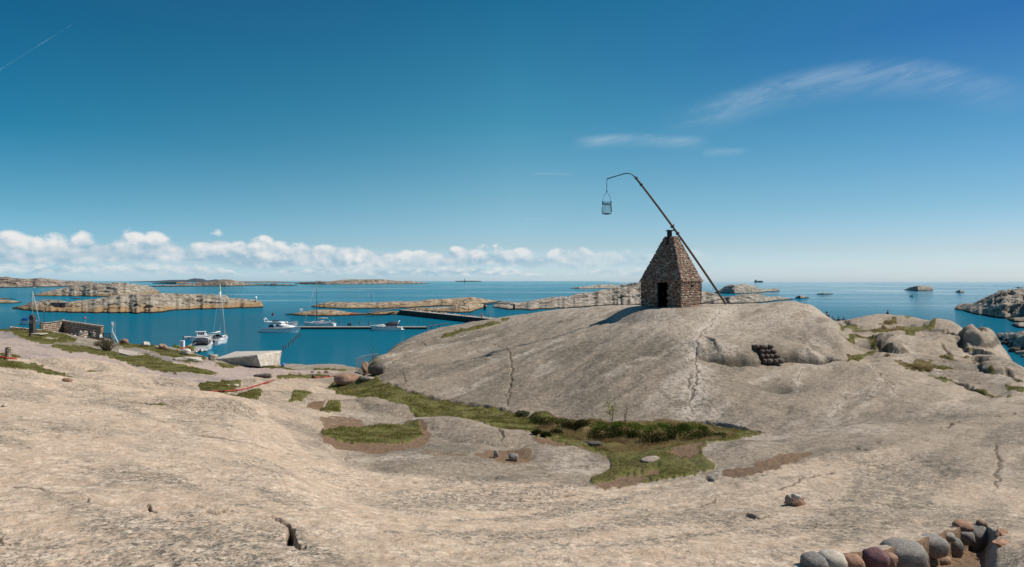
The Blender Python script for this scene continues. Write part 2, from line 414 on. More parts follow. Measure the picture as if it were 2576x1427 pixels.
DZ = np.zeros(UU.shape)
def lobe(u, v, Y, ru, rY, h, ang=0, p=0.6):
    """a rounded slab: raises an ellipse of ground. ru, rY in metres"""
    cx = (u - U0) / F * Y
    c, s = math.cos(R(ang)), math.sin(R(ang))
    dx, dy = XX - cx, YY - Y
    a = (dx * c + dy * s) / ru; b = (-dx * s + dy * c) / rY
    rr = a * a + b * b
    wv = 1 + 0.35 * (JW - 0.5)
    return h * np.clip(1 - rr * wv, 0, 1) ** p
JW = fbm(XX * 0.35, YY * 0.35, 7, 3)

# ---- rounded slabs on the right, whaleback in the hollow, small ribs on the left
for a in [(2150, 822, 64, 2.6, 3.0, 0.7, 20), (2230, 803, 72, 4.6, 4.0, 0.9, 0), (2350, 822, 63, 3.4, 3.2, 0.9, 0), (2395, 826, 61, 2.4, 2.8, 0.8, 0),
          (2180, 852, 53.5, 5.0, 2.3, 0.7, -5), (2280, 872, 49, 4.4, 3.0, 1.2, -10), (2240, 873, 49.5, 4.5, 2.4, 1.0, -12),
          (2360, 862, 51.5, 2.9, 3.6, 0.9, -20), (2420, 862, 50.5, 2.6, 3.4, 1.0, -25), (2480, 868, 48.5, 2.0, 3.4, 1.0, -25),
          (2520, 915, 42.5, 1.6, 3.4, 0.9, -25), (2190, 892, 44.5, 2.6, 1.3, 0.45, -8), (2340, 905, 43.0, 2.6, 1.8, 0.6, -15),
          (2420, 955, 37, 2.2, 1.6, 0.6, -20), (2480, 960, 36, 1.8, 2.0, 0.5, -20), (2500, 930, 40, 2.2, 1.6, 0.5, -20),
          (2400, 905, 43, 2.6, 1.3, 0.4, -15), (2310, 838, 58, 3.0, 1.5, 0.5, 0)]:
    DZ += lobe(*a) * 0.38
# the whaleback between the pond and the grass
for a in [(1000, 1030, 33, 3.3, 1.3, 0.35, -40), (1130, 1085, 27.4, 3.2, 1.5, 0.45, -38), (1300, 1125, 23.6, 3.4, 1.7, 0.42, -25), (1440, 1160, 20.6, 2.2, 1.6, 0.3, -18),
          (1780, 1150, 20.2, 3.2, 2.0, 0.35, 25)]:
    DZ += lobe(*a, p=0.9)
# ribs left of the hollow
for a in [(560, 1030, 24.5, 3.6, 1.5, 0.3, 10), (760, 1000, 36, 3.5, 1.7, 0.4, 20), (690, 985, 40, 3.2, 1.5, 0.45, 25), (800, 985, 41, 3.5, 1.4, 0.4, 30),
          (250, 930, 44.5, 5, 2.4, 0.5, -15), (330, 955, 37, 5.5, 2.0, 0.4, -20), (80, 945, 31, 6, 3, 0.3, -10), (700, 965, 47, 2.8, 1.2, 0.35, 15),
          (690, 926, 64, 3.5, 1.5, 0.4, 0), (450, 1000, 29, 5, 1.6, 0.25, -12), (860, 1010, 34, 2.5, 1.2, 0.3, 10)]:
    DZ += lobe(*a, p=0.85)

# slow swells of the ice-worn granite
far = nss(YY, 6, 30)
DZ += (fbm(XX * 0.16, YY * 0.16, 3, 2) - 0.5) * 0.25 * far
ax, ay = (XX * 0.74 + YY * 0.67), (-XX * 0.67 + YY * 0.74)
DZ += (fbm(ax * 0.16, ay * 0.6, 13, 3) - 0.5) * 0.22 * far
DZ += (fbm(XX * 0.9, YY * 0.9, 23, 3) - 0.5) * 0.13 * nss(YY, 3, 14)
DZ += (fbm(ax * 0.9, ay * 2.2, 24, 4) - 0.5) * 0.12 * nss(YY, 20, 34)
DZ += (fbm(XX * 3.1, YY * 3.1, 29, 4) - 0.5) * 0.06
DZ += (fbm(XX * 9.0, YY * 9.0, 31, 3) - 0.5) * 0.026
# two hollows in the big slab
def dimple(u, v, y0, y1, ru, rY, h, ang=0):
    global DZ
    x, Y = ground(u, v, y0, y1); 
    c, s = math.cos(R(ang)), math.sin(R(ang)); dx, dy = XX - x, YY - Y
    DZ -= h * np.exp(-(((dx * c + dy * s) / ru) ** 2 + ((-dx * s + dy * c) / rY) ** 2))
dimple(1640, 880, 32, 48, 1.9, 1.7, 0.30, 40)
dimple(*r8(800, 110), 25, 40, 1.0, 1.0, 0.38)
dimple(*r8(830, 270), 20, 36, 0.8, 0.7, 0.18)
dimple(*r8(1880, 290), 14, 36, 1.6, 1.4, 0.22)
dimple(930, 1092, 20, 30, 1.9, 1.9, 0.12)

# keep the tower's stand level
_tx, _ty = 13.36, 51.19
ZZ = EYE - DVc / F * YY + DZ
_w = nss(np.hypot(XX - _tx, YY - _ty), 5.5, 2.9)
ZZ = ZZ * (1 - _w) + (11.86 + 0.02 * (XX - _tx) - 0.0 * YY) * _w

# ---- cracks: polylines, half width, depth
def crack(poly, w, dep, y0=0, y1=999, wob=0.5, pale=0.0, taper=True):
    global ZZ
    if y1 == 14: w = w * 0.62
    if y0 >= 18: w, dep, wob = w * 0.42, dep * 0.45, wob * 0.8
    D, T, SG = line_dist(poly, y0, y1, wob=wob)
    tp = np.clip(np.minimum(T, 1 - T) * 6, 0.25, 1) if taper else 1
    ww = w * (0.6 + 0.8 * vnoise(XX * 2.3, YY * 2.3, 77)) * tp
    g = np.clip(1 - D / ww, 0, 1)
    ZZ -= dep * tp * g
    MASK['crack'] = np.maximum(MASK['crack'], nss(g, 0.15, 0.6) * 0.9)
    if pale:
        MASK['pale'] = np.maximum(MASK['pale'], 1.25 * np.exp(-(D / pale / 1.3) ** 2) * nss(fbm(XX * 1.3, YY * 1.3, 91, 4), 0.25, 0.5))
def scarp(poly, h, w, y0=0, y1=999, wob=0.5, side=1, reach=2.5):
    """one side stands proud by h and rounds down sharply to the line"""
    global ZZ
    D, T, SG = line_dist(poly, y0, y1, wob=wob, pad=reach + 1)
    s = (SG == side)
    tp = np.clip(np.minimum(T, 1 - T) * 5, 0, 1)
    ZZ += np.where(s, h * tp * np.clip(D / w, 0, 1) ** 0.5 * nss(reach - D, 0, reach * 0.8), 0)
    MASK['crack'] = np.maximum(MASK['crack'], nss(1 - D / 0.12, 0.0, 0.5) * tp * 0.8)
B = (26, 70)
crack(P(r2, [(2110, 610), (2180, 670), (2215, 725), (2300, 740), (2400, 785), (2470, 840), (2490, 900), (2505, 1000), (2490, 1080), (2470, 1170), (2460, 1280)]), 0.13, 0.16, *B, pale=0.0)
crack(P(r3, [(0, 800), (35, 840), (40, 900), (55, 1010), (30, 1130), (15, 1280)]), 0.16, 0.2, *B)
crack(P(r7, [(1410, 0), (1390, 120), (1385, 260)]), 0.14, 0.16, *B)
crack(P(r3, [(60, 890), (200, 840), (330, 780), (420, 740), (530, 700)]), 0.10, 0.10, *B, pale=0.3)
crack(P(r3, [(2200, 385), (2110, 440), (1960, 560), (1890, 620), (1850, 690), (1835, 780), (1825, 880), (1830, 960), (1820, 1060), (1830, 1130), (1790, 1210), (1775, 1290)]) + P(r8, [(165, 30), (170, 120), (165, 220), (190, 290)]), 0.17, 0.22, *B, pale=0.75)
crack(P(r3, [(1860, 880), (1960, 890), (2060, 912), (2150, 930), (2280, 940), (2420, 955)]), 0.34, 0.42, 17, 70, wob=0.3)
scarp(P(r3, [(1860, 880), (1960, 890), (2060, 912), (2150, 930), (2280, 940), (2420, 955)]) + P(r4, [(60, 930), (200, 915), (330, 915), (480, 925), (600, 932), (700, 915), (860, 908)]), 0.75, 0.9, 17, 48, side=1, wob=0.15, reach=4.5)
crack(P(r4, [(60, 930), (200, 915), (330, 915), (480, 925), (600, 932), (700, 915), (860, 908)]), 0.34, 0.42, 17, 48, wob=0.3)
crack(P(r4, [(265, 660), (330, 690), (400, 710), (450, 745), (520, 785), (580, 830), (660, 890)]), 0.12, 0.14, *B)
crack(P(r4, [(120, 362), (240, 368), (370, 380), (430, 395), (500, 412)]), 0.15, 0.14, 44, 60)
crack(P(r4, [(455, 640), (470, 740)]), 0.06, 0.06, *B)
crack(P(q4, [(530, 630), (600, 690), (660, 765), (715, 805), (770, 855), (840, 905), (890, 945), (870, 1010), (825, 1085)]), 0.11, 0.13, 20, 45, pale=0.12)
crack(P(q4, [(715, 805), (800, 795), (875, 780)]), 0.09, 0.1, 20, 45)
crack(P(q4, [(715, 820), (685, 900), (640, 990), (570, 1080), (470, 1190)]), 0.07, 0.07, 20, 45, pale=0.16)
crack(P(q4, [(280, 1020), (240, 1110), (150, 1190), (90, 1280), (40, 1330)]), 0.07, 0.07, 18, 45, pale=0.2)
crack(P(q4, [(500, 960), (430, 1030), (330, 1110)]), 0.05, 0.04, 18, 45, pale=0.15)
crack(P(r4, [(450, 970), (400, 1060), (370, 1190)]), 0.07, 0.08, 20, 45, pale=0.16)
crack(P(r2, [(1390, 995), (1440, 1050), (1475, 1110), (1455, 1150)]), 0.14, 0.16, 36, 55, wob=0.2)
crack(P(r2, [(1455, 1150), (1390, 1175), (1330, 1165)]), 0.08, 0.08, 36, 55, wob=0.2)
crack(P(r2, [(1540, 730), (1640, 690), (1760, 640)]), 0.14, 0.14, 40, 70)
crack(P(r2, [(1560, 745), (1620, 735), (1660, 755), (1640, 775)]), 0.22, 0.22, 40, 70)
crack(P(r2, [(1190, 890), (1300, 850), (1420, 800), (1540, 745), (1640, 690)]), 0.18, 0.16, 40, 70)
crack(P(r2, [(1290, 960), (1380, 900), (1410, 890), (1500, 850)]), 0.2, 0.2, 38, 66)
crack(P(r3, [(0, 540), (200, 510), (430, 492), (640, 485), (860, 460)]), 0.12, 0.1, 44, 70)
crack(P(r3, [(340, 575), (560, 520), (800, 480)]), 0.16, 0.08, 44, 70)
# the undercut foot of the big slab
crack(P(r7, [(450, 70), (600, 110), (800, 175), (1000, 215), (1390, 275), (1560, 310), (1800, 330), (2150, 375), (2552, 372)]), 0.38, 0.32, 17, 45, wob=0.6)
crack(P(r8, [(180, 325), (330, 350), (480, 375), (600, 405), (690, 408)]), 0.34, 0.42, 17, 34, wob=0.3)
# foreground
crack(P(r6, [(1975, 1045), (2040, 1075), (2100, 1110), (2135, 1140)]), 0.05, 0.09, 0, 14, wob=0.15)
crack(P(r6, [(2120, 1125), (2140, 1160), (2150, 1200), (2165, 1240), (2190, 1285)]), 0.125, 0.3, 0, 14, wob=0.12)
crack(P(r6, [(2165, 1265), (2200, 1290), (2250, 1265)]), 0.06, 0.16, 0, 14, wob=0.1)
crack(P(r6, [(1060, 965), (1090, 1000), (1140, 1030)]), 0.05, 0.08, 0, 14, wob=0.1)
crack(P(r6, [(1380, 970), (1440, 970), (1500, 990)]), 0.04, 0.05, 0, 14, wob=0.1)
crack(P(r6, [(1480, 1010), (1570, 1040), (1640, 1025), (1740, 1020)]), 0.05, 0.06, 0, 14, wob=0.1)
crack(P(r6, [(680, 900), (695, 935)]), 0.04, 0.05, 0, 14)
crack(P(r6, [(75, 1200), (45, 1265)]), 0.03, 0.05, 0, 14)
crack(P(r6, [(980, 220), (1080, 235), (1170, 250), (1240, 258)]), 0.10, 0.12, 10, 45)
scarp(P(r6, [(930, 320), (1080, 345), (1250, 375), (1400, 400), (1560, 430), (1720, 460), (1830, 485), (2000, 505)]), 0.10, 0.25, 8, 40, side=-1, reach=1.6)
crack(P(r6, [(470, 675), (620, 690), (760, 710), (900, 725), (1050, 745), (1300, 748)]), 0.06, 0.035, 5, 17, wob=0.3)
for _pl in (P(r6, [(0, 830), (200, 845), (430, 870), (640, 905)]), P(r6, [(1300, 300), (1600, 370), (1900, 480), (2300, 600), (2552, 640)]), P(r8, [(300, 900), (700, 850), (1100, 740), (1300, 700)]), P(r7, [(1400, 930), (1900, 900), (2552, 850)]), P(r6, [(0, 250), (300, 255), (700, 330), (1000, 330)]), P(r8, [(30, 1000), (250, 960), (400, 900)])):
    crack(_pl, 0.06, 0.03, 5, 17, wob=0.35)
crack(P(r8, [(430, 1055), (500, 1030), (570, 1030), (620, 1050), (680, 1055), (760, 1035)]), 0.075, 0.10, 0, 15, wob=0.12)
crack(P(r8, [(570, 1030), (620, 1050), (680, 1055)]), 0.12, 0.16, 0, 15, wob=0.12)
crack(P(r8, [(1370, 540), (1440, 570)]), 0.07, 0.08, 10, 30)
crack(P(r8, [(1530, 495), (1560, 505)]), 0.07, 0.06, 10, 30)
crack(P(r8, [(285, 725), (335, 785)]), 0.08, 0.12, 10, 30, wob=0.1)
crack(P(r8, [(1940, 385), (2000, 400), (2060, 350), (2110, 320), (2250, 300)]), 0.13, 0.10, 12, 40)
crack(P(r8, [(2030, 350), (2085, 335)]), 0.20, 0.3, 12, 40)
crack(P(r8, [(2300, 290), (2370, 285), (2420, 310), (2576, 270)]), 0.08, 0.06, 12, 40)
crack(P(r8, [(2360, 500), (2385, 600), (2390, 700), (2350, 860)]), 0.05, 0.03, 6, 30, wob=0.3)
crack(P(r8, [(790, 130), (810, 155), (850, 140)]), 0.12, 0.14, 20, 45)
crack(P(r7, [(1150, 465), (1240, 500)]), 0.06, 0.06, 12, 36)
crack(P(r7, [(1290, 470), (1330, 500), (1335, 550)]), 0.08, 0.08, 12, 36)
crack(P(r7, [(1320, 745), (1290, 790)]), 0.06, 0.06, 8, 36)
crack(P(r7, [(110, 605), (200, 625), (300, 655)]), 0.06, 0.07, 8, 36)
crack(P(r7, [(2000, 155), (2060, 162)]), 0.10, 0.12, 26, 45)
crack(P(r6, [(1850, 75), (1900, 60), (1960, 45)]), 0.15, 0.12, 26, 60)
# between the rounded slabs at the right
for pl, w_, d_ in [([(1560, 250), (1650, 310), (1720, 370), (1760, 430), (1800, 490)], .2, .3), ([(1820, 280), (1920, 310), (2000, 370), (2030, 430)], .2, .3),
                   ([(370, 200), (260, 130), (230, 70)], .25, .3), ([(1700, 560), (1850, 620), (2000, 680)], .15, .18), ([(1950, 590), (2030, 640), (2110, 680)], .2, .25),
                   ([(1660, 865), (1760, 900), (1880, 960), (2050, 1020)], .2, .3), ([(420, 290), (520, 280), (700, 290), (850, 270)], .16, .15),
                   ([(1050, 330), (1160, 350), (1300, 390), (1450, 420)], .15, .15), ([(370, 190), (480, 150), (640, 130)], .2, .2), ([(1050, 170), (1150, 190), (1300, 190)], .2, .18),
                   ([(740, 460), (820, 435), (870, 435)], .12, .12), ([(2330, 760), (2450, 830), (2576, 900)], .15, .15), ([(1500, 470), (1600, 540), (1650, 560)], .12, .12),
                   ([(1390, 560), (1500, 640), (1690, 670)], .1, .1), ([(2240, 680), (2330, 740)], .12, .12), ([(1700, 240), (1900, 280), (2150, 330), (2230, 370)], .15, .15)]:
    crack(P(q4, pl), w_ * 1.9, d_ * 1.7, 17, 80, wob=0.5)
for pl, h_, sd_ in (([(1160, 235), (1300, 240), (1500, 255), (1650, 310), (1760, 400), (1790, 470)], .22, 1), ([(560, 400), (700, 480), (800, 540)], .3, 1), ([(1380, 790), (1600, 780), (1850, 760)], .2, 1), ([(150, 200), (370, 208), (620, 212), (1000, 222), (1330, 196)], .3, 1)):
    scarp(P(q4, pl), h_, .5, 17, 80, wob=.4, side=sd_, reach=2.2)
# overhung dark mouths of the two end slabs and of the middle one: scooped out
for pl, h_ in (([(1760, 480), (1860, 512), (1960, 500)], .5), ([(2040, 490), (2160, 497), (2290, 452)], .55), ([(800, 545), (950, 558), (1110, 542)], .6), ([(1950, 700), (2040, 760), (2125, 800)], .4)):
    scarp(P(q4, pl), h_, .35, 17, 80, wob=.2, side=1, reach=3.0)

# ---- what covers the rock
G = paint
VALLEY = P(r7, [(60, 110), (130, 85), (300, 40), (420, 20), (450, 75), (520, 95), (600, 110), (700, 140), (800, 175), (1000, 215), (1200, 250), (1390, 272), (1560, 310), (1800, 330), (2150, 375), (2552, 375)]) + \
    P(r8, [(190, 355), (330, 375), (500, 395), (600, 412), (690, 415), (640, 440), (500, 480), (400, 520), (300, 560), (260, 620), (300, 655), (360, 665), (290, 700), (180, 740), (0, 770)]) + \
    P(r7, [(2300, 820), (2000, 830), (1990, 790), (2060, 750), (2150, 700), (2120, 650), (2000, 635), (1880, 600), (1720, 560), (1600, 545), (1500, 500), (1400, 460), (1200, 428), (1000, 400), (800, 365), (560, 270), (400, 210), (300, 190), (200, 185), (60, 165), (120, 130)])
VAL = G('grass', VALLEY, 15, 50, 5)
G('grass', P(r7, [(0, 430), (100, 400), (250, 392), (500, 390), (640, 395), (720, 405), (760, 435), (740, 480), (660, 510), (520, 525), (380, 525), (240, 515), (120, 490), (30, 460)]), 17, 32, 4)
POND = G('soil', P(r7, [(-20, 440), (100, 395), (300, 385), (640, 388), (760, 405), (815, 450), (805, 500), (720, 550), (560, 580), (400, 582), (230, 570), (100, 540), (20, 490)]), 16, 32, 4, amt=0.85)
G('soil', P(r7, [(2100, 650), (2250, 610), (2400, 640), (2552, 600), (2552, 700), (2300, 740), (2120, 770), (2060, 790), (2000, 830), (2250, 825), (2552, 760)]), 14, 28, 12, soft=4, amt=0.7)
G('soil', P(r8, [(0, 640), (120, 570), (260, 540), (280, 600), (240, 660), (100, 665)]), 14, 28, 12, soft=4, amt=0.8)
G('soil', P(r8, [(400, 690), (560, 650), (700, 610), (850, 580), (1000, 560), (1060, 575), (960, 620), (800, 680), (650, 725), (480, 750), (400, 730)]), 12, 28, 12, soft=3, amt=0.75)
G('soil', P(r7, [(1130, 600), (1290, 570), (1450, 565), (1540, 590), (1570, 630), (1500, 660), (1350, 660), (1200, 625)]), 14, 28, 10, soft=3, amt=0.75)
G('soil', P(r7, [(0, 320), (120, 320), (300, 330), (350, 390), (200, 400), (60, 410), (0, 380)]), 18, 34, 10, soft=3, amt=0.6)
G('soil', P(r7, [(720, 560), (900, 570), (1050, 600), (1150, 620), (1000, 620), (760, 600)]), 14, 28, 10, soft=3, amt=0.5)
# left: turf, path of pink gravel
G('gravel', P(r1, [(-400, 600), (0, 640), (120, 650), (200, 690), (330, 735), (480, 745), (640, 770), (760, 800), (960, 840), (1100, 920), (1260, 950), (1400, 985), (1620, 1010), (1830, 1020), (2050, 1030), (2000, 990), (1900, 975), (1920, 935), (2060, 920), (2070, 940), (2200, 960), (2400, 950), (2576, 960)]) +
  P(r2, [(0, 955), (150, 985), (400, 1000), (600, 1000), (880, 1010), (850, 1025), (640, 1035), (480, 1030), (200, 1035), (60, 1030)]) +
  P(r1, [(2480, 1060), (2300, 1110), (2050, 1130), (1880, 1130), (1700, 1135), (1530, 1110), (1400, 1060), (1260, 1000), (1060, 930), (940, 905), (740, 895), (560, 890), (380, 890), (200, 905), (120, 860), (0, 820), (-400, 800)]), 38, 90, 4, 1)
for pl, amt in [([(-400, 560), (0, 605), (200, 612), (380, 605), (700, 690), (760, 720), (700, 740), (560, 750), (380, 745), (220, 690), (60, 640), (-400, 600)], 1),
           ([(480, 765), (640, 765), (760, 775), (900, 790), (1060, 820), (1200, 870), (1400, 850), (1440, 850), (1480, 880), (1560, 915), (1650, 925), (1700, 960), (1900, 980), (2060, 1015), (2100, 1035), (1850, 1030), (1640, 1020), (1500, 1000), (1300, 960), (1160, 915), (1020, 870), (850, 840), (640, 830), (560, 790)], 1),
           ([(1150, 750), (1300, 745), (1440, 760), (1600, 800), (1750, 830), (1850, 850), (1980, 890), (1960, 915), (1830, 930), (1700, 905), (1600, 860), (1480, 820), (1350, 790), (1180, 775)], 1),
           ([(-400, 870), (0, 905), (120, 930), (300, 950), (430, 980), (560, 1035), (700, 1085), (640, 1090), (480, 1045), (260, 995), (0, 965), (-400, 930)], 1),
           ([(0, 850), (120, 860), (200, 890), (60, 905), (0, 900)], 1),
           ([(1980, 1130), (2150, 1120), (2340, 1130), (2330, 1160), (2280, 1205), (2150, 1210), (2010, 1210), (1900, 1170)], 1),
           ([(2120, 1230), (2300, 1240), (2440, 1215), (2540, 1245), (2470, 1285), (2300, 1280), (2200, 1260)], 1),
           ([(2060, 940), (2300, 950), (2380, 960), (2250, 975), (2150, 970)], 0.9), ([(790, 1030), (880, 1025), (950, 1040), (850, 1050)], .8)]:
    G('grass', P(r1, pl), 20, 96, 7, 2, amt=amt)
for pl in [[(100, 970), (180, 955), (300, 975), (500, 1000), (300, 1005), (170, 995)], [(210, 1050), (320, 1035), (500, 1045), (640, 1035), (760, 1055), (600, 1075), (400, 1085), (250, 1080)],
           [(560, 985), (760, 975), (980, 990), (960, 1008), (760, 1003), (600, 1000)], [(0, 1215), (90, 1235), (30, 1275), (0, 1280)], [(410, 1280), (480, 1268), (570, 1275), (500, 1300), (400, 1300)]]:
    G('grass', P(r2, pl), 28, 90, 6, 2)
G('grass', P(r7, [(0, 268), (60, 245), (150, 240), (150, 285), (60, 300), (0, 290)]), 26, 44, 3, amt=.8)
G('grass', P(q7, [(2190, 810), (2260, 765), (2400, 745), (2500, 750), (2480, 780), (2350, 812)]), 24, 44, 3)
G('soil', P(q7, [(2400, 850), (2500, 825), (2576, 820), (2660, 840), (2600, 880), (2500, 888)]), 24, 44, 3, amt=.9)
G('grass', P(r6, [(1080, 238), (1180, 240), (1240, 255), (1170, 262)]), 10, 45, 3, amt=.7)
# turf strip over the big slab on its far left
G('grass', P(r2, [(1800, 680), (1850, 650), (2000, 600), (2150, 565), (2300, 525), (2480, 490), (2560, 485), (2430, 510), (2300, 560), (2100, 610), (1930, 665), (1830, 695)]), 44, 75, 4, amt=.85)
G('grass', P(r3, [(-60, 490), (40, 485), (60, 495), (0, 512), (-60, 515)]), 44, 75, 3, amt=.85)
G('grass', P(q2, [(300, 850), (360, 820), (440, 860), (700, 820), (900, 740), (1100, 650), (1200, 600), (1300, 560), (1260, 620), (1150, 700), (1100, 780), (1200, 850), (900, 900), (500, 960), (300, 900)]), 34, 60, 4)
# right: turf between the slabs
for pl in [[(150, 190), (260, 195), (380, 205), (600, 215), (800, 210), (1000, 215), (1200, 195), (1330, 190), (1400, 150), (1430, 100), (1500, 100), (1440, 170), (1390, 240), (1250, 235), (1180, 270), (1150, 335), (1080, 310), (1020, 265), (850, 250), (600, 250), (400, 235), (180, 228)],
           [(260, 330), (330, 320), (470, 345), (520, 390), (640, 450), (690, 490), (600, 480), (480, 430), (360, 400), (270, 375)],
           [(262, 520), (350, 545), (450, 555), (580, 540), (730, 545), (560, 580), (420, 605), (265, 620)],
           [(1420, 590), (1530, 570), (1620, 600), (1690, 650), (1640, 668), (1500, 640)],
           [(880, 600), (1000, 630), (1200, 640), (1400, 680), (1560, 710), (1690, 745), (1640, 770), (1480, 770), (1320, 780), (1200, 760), (1020, 715), (940, 650)],
           [(1270, 800), (1380, 820), (1540, 830), (1640, 870), (1700, 895), (1580, 890), (1420, 860)],
           [(1880, 960), (2050, 990), (2200, 1040), (2310, 1055), (2200, 1060), (2060, 1030)], [(2320, 1060), (2430, 1070), (2380, 1080)],
           [(2320, 930), (2420, 925), (2576, 960), (2576, 1010), (2440, 1000), (2340, 970)], [(2120, 730), (2200, 780), (2220, 820), (2170, 850), (2120, 800)],
           [(2310, 760), (2400, 790), (2500, 850), (2576, 880), (2560, 900), (2450, 850)], [(1740, 590), (1860, 575), (1850, 610), (1770, 612)],
           [(1820, 495), (1940, 490), (1940, 515), (1850, 515)], [(640, 130), (760, 95), (900, 85), (945, 105), (850, 130), (700, 135)], [(1010, 65), (1100, 70), (1070, 100), (1030, 95)]]:
    G('grass', P(q4, pl), 28, 84, 5, 2, amt=.75)
for pl in [[(880, 600), (1000, 630), (1200, 640), (1400, 680), (1440, 730), (1380, 780), (1200, 760), (1020, 715), (940, 650)], [(350, 350), (470, 350), (520, 400), (400, 400)],
           [(640, 130), (760, 95), (900, 85), (945, 105), (850, 130), (700, 135)], [(600, 215), (1000, 215), (1000, 250), (700, 240)], [(1420, 590), (1530, 570), (1690, 650), (1500, 640)]]:
    G('dry', P(q4, pl), 28, 84, 5, amt=0.9)
G('dry', P(q5, [(250, 320), (800, 300), (1300, 310), (1900, 330), (2200, 400), (2000, 500), (1700, 560), (1300, 610), (1000, 600), (650, 520), (350, 400)]), 16, 40, 18, 6, amt=0.75)
G('soil', P(r1, [(1700, 925), (1640, 930), (1600, 930)]), 20, 90, 3)
# paved strip on the left lawn and worn patches
G('dark', P(r1, [(1150, 770), (1250, 765), (1420, 820), (1520, 860), (1700, 905), (1900, 925), (1800, 925), (1560, 915), (1480, 880), (1400, 830)]), 50, 96, 1, 1, amt=1.0)
MASK['gravel'] = np.maximum(MASK['gravel'], poly_mask(P(r1, [(1150, 770), (1250, 765), (1420, 820), (1520, 860), (1700, 905), (1900, 925), (1800, 925), (1560, 915), (1480, 880), (1400, 830)]), 50, 96, 1))
G('pale', P(r1, [(395, 690), (480, 685), (580, 700), (560, 712), (430, 705)]), 50, 90, 2)
MASK['grass'] *= 1 - poly_mask(P(r1, [(395, 690), (480, 685), (580, 700), (560, 712), (430, 705)]), 50, 90, 2)
MASK['grass'] *= 1 - poly_mask(P(q4, [(262, 495), (400, 500), (600, 530), (740, 545), (450, 550)]), 38, 60, 1)
# warm, pale, coarse granite of the near slope against the grey-brown granite beyond the hollow
edge_v = np.interp(UU, [-200, 0, 300, 560, 700, 805, 907, 1044, 1181, 1318, 1488, 1677, 1973, 2100, 2250, 2400, 2800], [700, 700, 880, 970, 1060, 1150, 1178, 1195, 1209, 1217, 1223, 1212, 1165, 1140, 1130, 1200, 1260])
wv = DVc + V0 - edge_v + JN[1] * 9
MASK['warm'] = nss(wv, -6, 10) * np.where(YY < 60, 1, 0)
rightfade = nss(UU + JN[0] * 60, 2250, 1650)
MASK['warm'] *= 0.72 + 0.28 * rightfade
MASK['warm'] = np.maximum(MASK['warm'], (0.62 * nss(UU + JN[0] * 25, 960, 800) * (YY > 15) * (YY < 62)))
MASK['warm'] = np.maximum(MASK['warm'], 0.30 * nss(UU, 1900, 2400))
# streaks of lighter and darker lichen, drawn out along the way the ice went
aL, bL = (XX * 0.79 - YY * 0.61), (XX * 0.61 + YY * 0.79)
st_r = fbm(ax * 0.28, ay * 1.5, 203, 5, 0.55); st_l = fbm(aL * 0.35, bL * 1.3, 211, 5, 0.55)
mixlr = nss(UU, 800, 1200)
streak = st_l * (1 - mixlr) + st_r * mixlr
TONE = streak
broad = fbm(XX * 0.22 + 5, YY * 0.22, 221, 3)
MASK['dark'] = np.maximum(MASK['dark'], nss(0.5 * streak + 0.5 * broad, 0.46, 0.64) * 0.8 * (1 - 0.3 * MASK['warm']))
MASK['pale'] = np.maximum(MASK['pale'], nss(0.6 * fbm(ax * 0.2 + 9, ay * 1.0, 231, 5) + 0.4 * fbm(XX * 0.5, YY * 0.5, 233, 4), 0.54, 0.68) * 0.75 * (YY > 12))
# dark lichen field on the right of the foreground
lich = poly_mask(P(r8, [(1230, 820), (1400, 700), (1700, 640), (2000, 600), (2200, 620), (2100, 760), (1950, 950), (1900, 1050), (1600, 1100), (1200, 1260), (1050, 1100)]), 5, 30, 40, soft=12)
MASK['dark'] = np.maximum(MASK['dark'], lich * nss(fbm(ax * 3, ay * 7, 241, 4), 0.32, 0.54) * 1.2)
# form shading and lichen put into colour: crown of the dome lighter, foot darker
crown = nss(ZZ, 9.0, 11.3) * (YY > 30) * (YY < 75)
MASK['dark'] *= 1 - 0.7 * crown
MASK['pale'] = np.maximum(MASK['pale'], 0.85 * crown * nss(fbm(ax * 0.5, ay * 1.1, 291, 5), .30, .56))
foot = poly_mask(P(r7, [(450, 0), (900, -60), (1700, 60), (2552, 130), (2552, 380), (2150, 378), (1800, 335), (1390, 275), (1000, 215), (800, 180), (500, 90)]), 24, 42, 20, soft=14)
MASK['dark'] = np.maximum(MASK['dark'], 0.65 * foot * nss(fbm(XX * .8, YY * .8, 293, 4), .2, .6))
for dd in [(1640, 880, 32, 48, 2.2, 2.0, 40), (*r8(800, 110), 25, 40, 1.7, 1.3, 0), (*r8(1880, 290), 14, 36, 1.8, 1.5, 0)]:
    x, Y = ground(dd[0], dd[1], dd[2], dd[3]); d2_ = ((XX - x) / dd[4]) ** 2 + ((YY - Y) / dd[5]) ** 2
    MASK['dark'] = np.maximum(MASK['dark'], 1.3 * np.exp(-d2_ * .8) * nss(fbm(XX * 1.4, YY * 1.4, 245, 4), 0.05, 0.5))
TURF0 = MASK['grass'].copy()
# worn turf
for _pl, _k in ((P(r7, [(2100, 650), (2250, 610), (2400, 640), (2552, 600), (2552, 700), (2300, 740), (2120, 770), (2060, 790), (2000, 830), (2250, 825), (2400, 790), (2552, 740), (2552, 640), (2400, 600)]), .8), (P(r8, [(0, 640), (120, 570), (260, 540), (280, 600), (240, 660), (100, 665)]), .9), (P(r7, [(1500, 500), (1600, 545), (1880, 600), (2120, 650), (2300, 600), (2000, 560), (1700, 510)]), .45)):
    _m = poly_mask(_pl, 14, 28, 22, soft=7); MASK['grass'] *= 1 - _k * _m * nss(fbm(XX * 1.6, YY * 1.6, 281, 4), .25, .5); MASK['soil'] = np.maximum(MASK['soil'], .9 * _m)
turf = nss(fbm(XX * 0.9, YY * 0.9, 251, 4), 0.64, 0.42) * 0.4 + 0.6
MASK['grass'] = MASK['grass'] * turf
MASK['soil'] = np.maximum(MASK['soil'], TURF0 * 0.75)
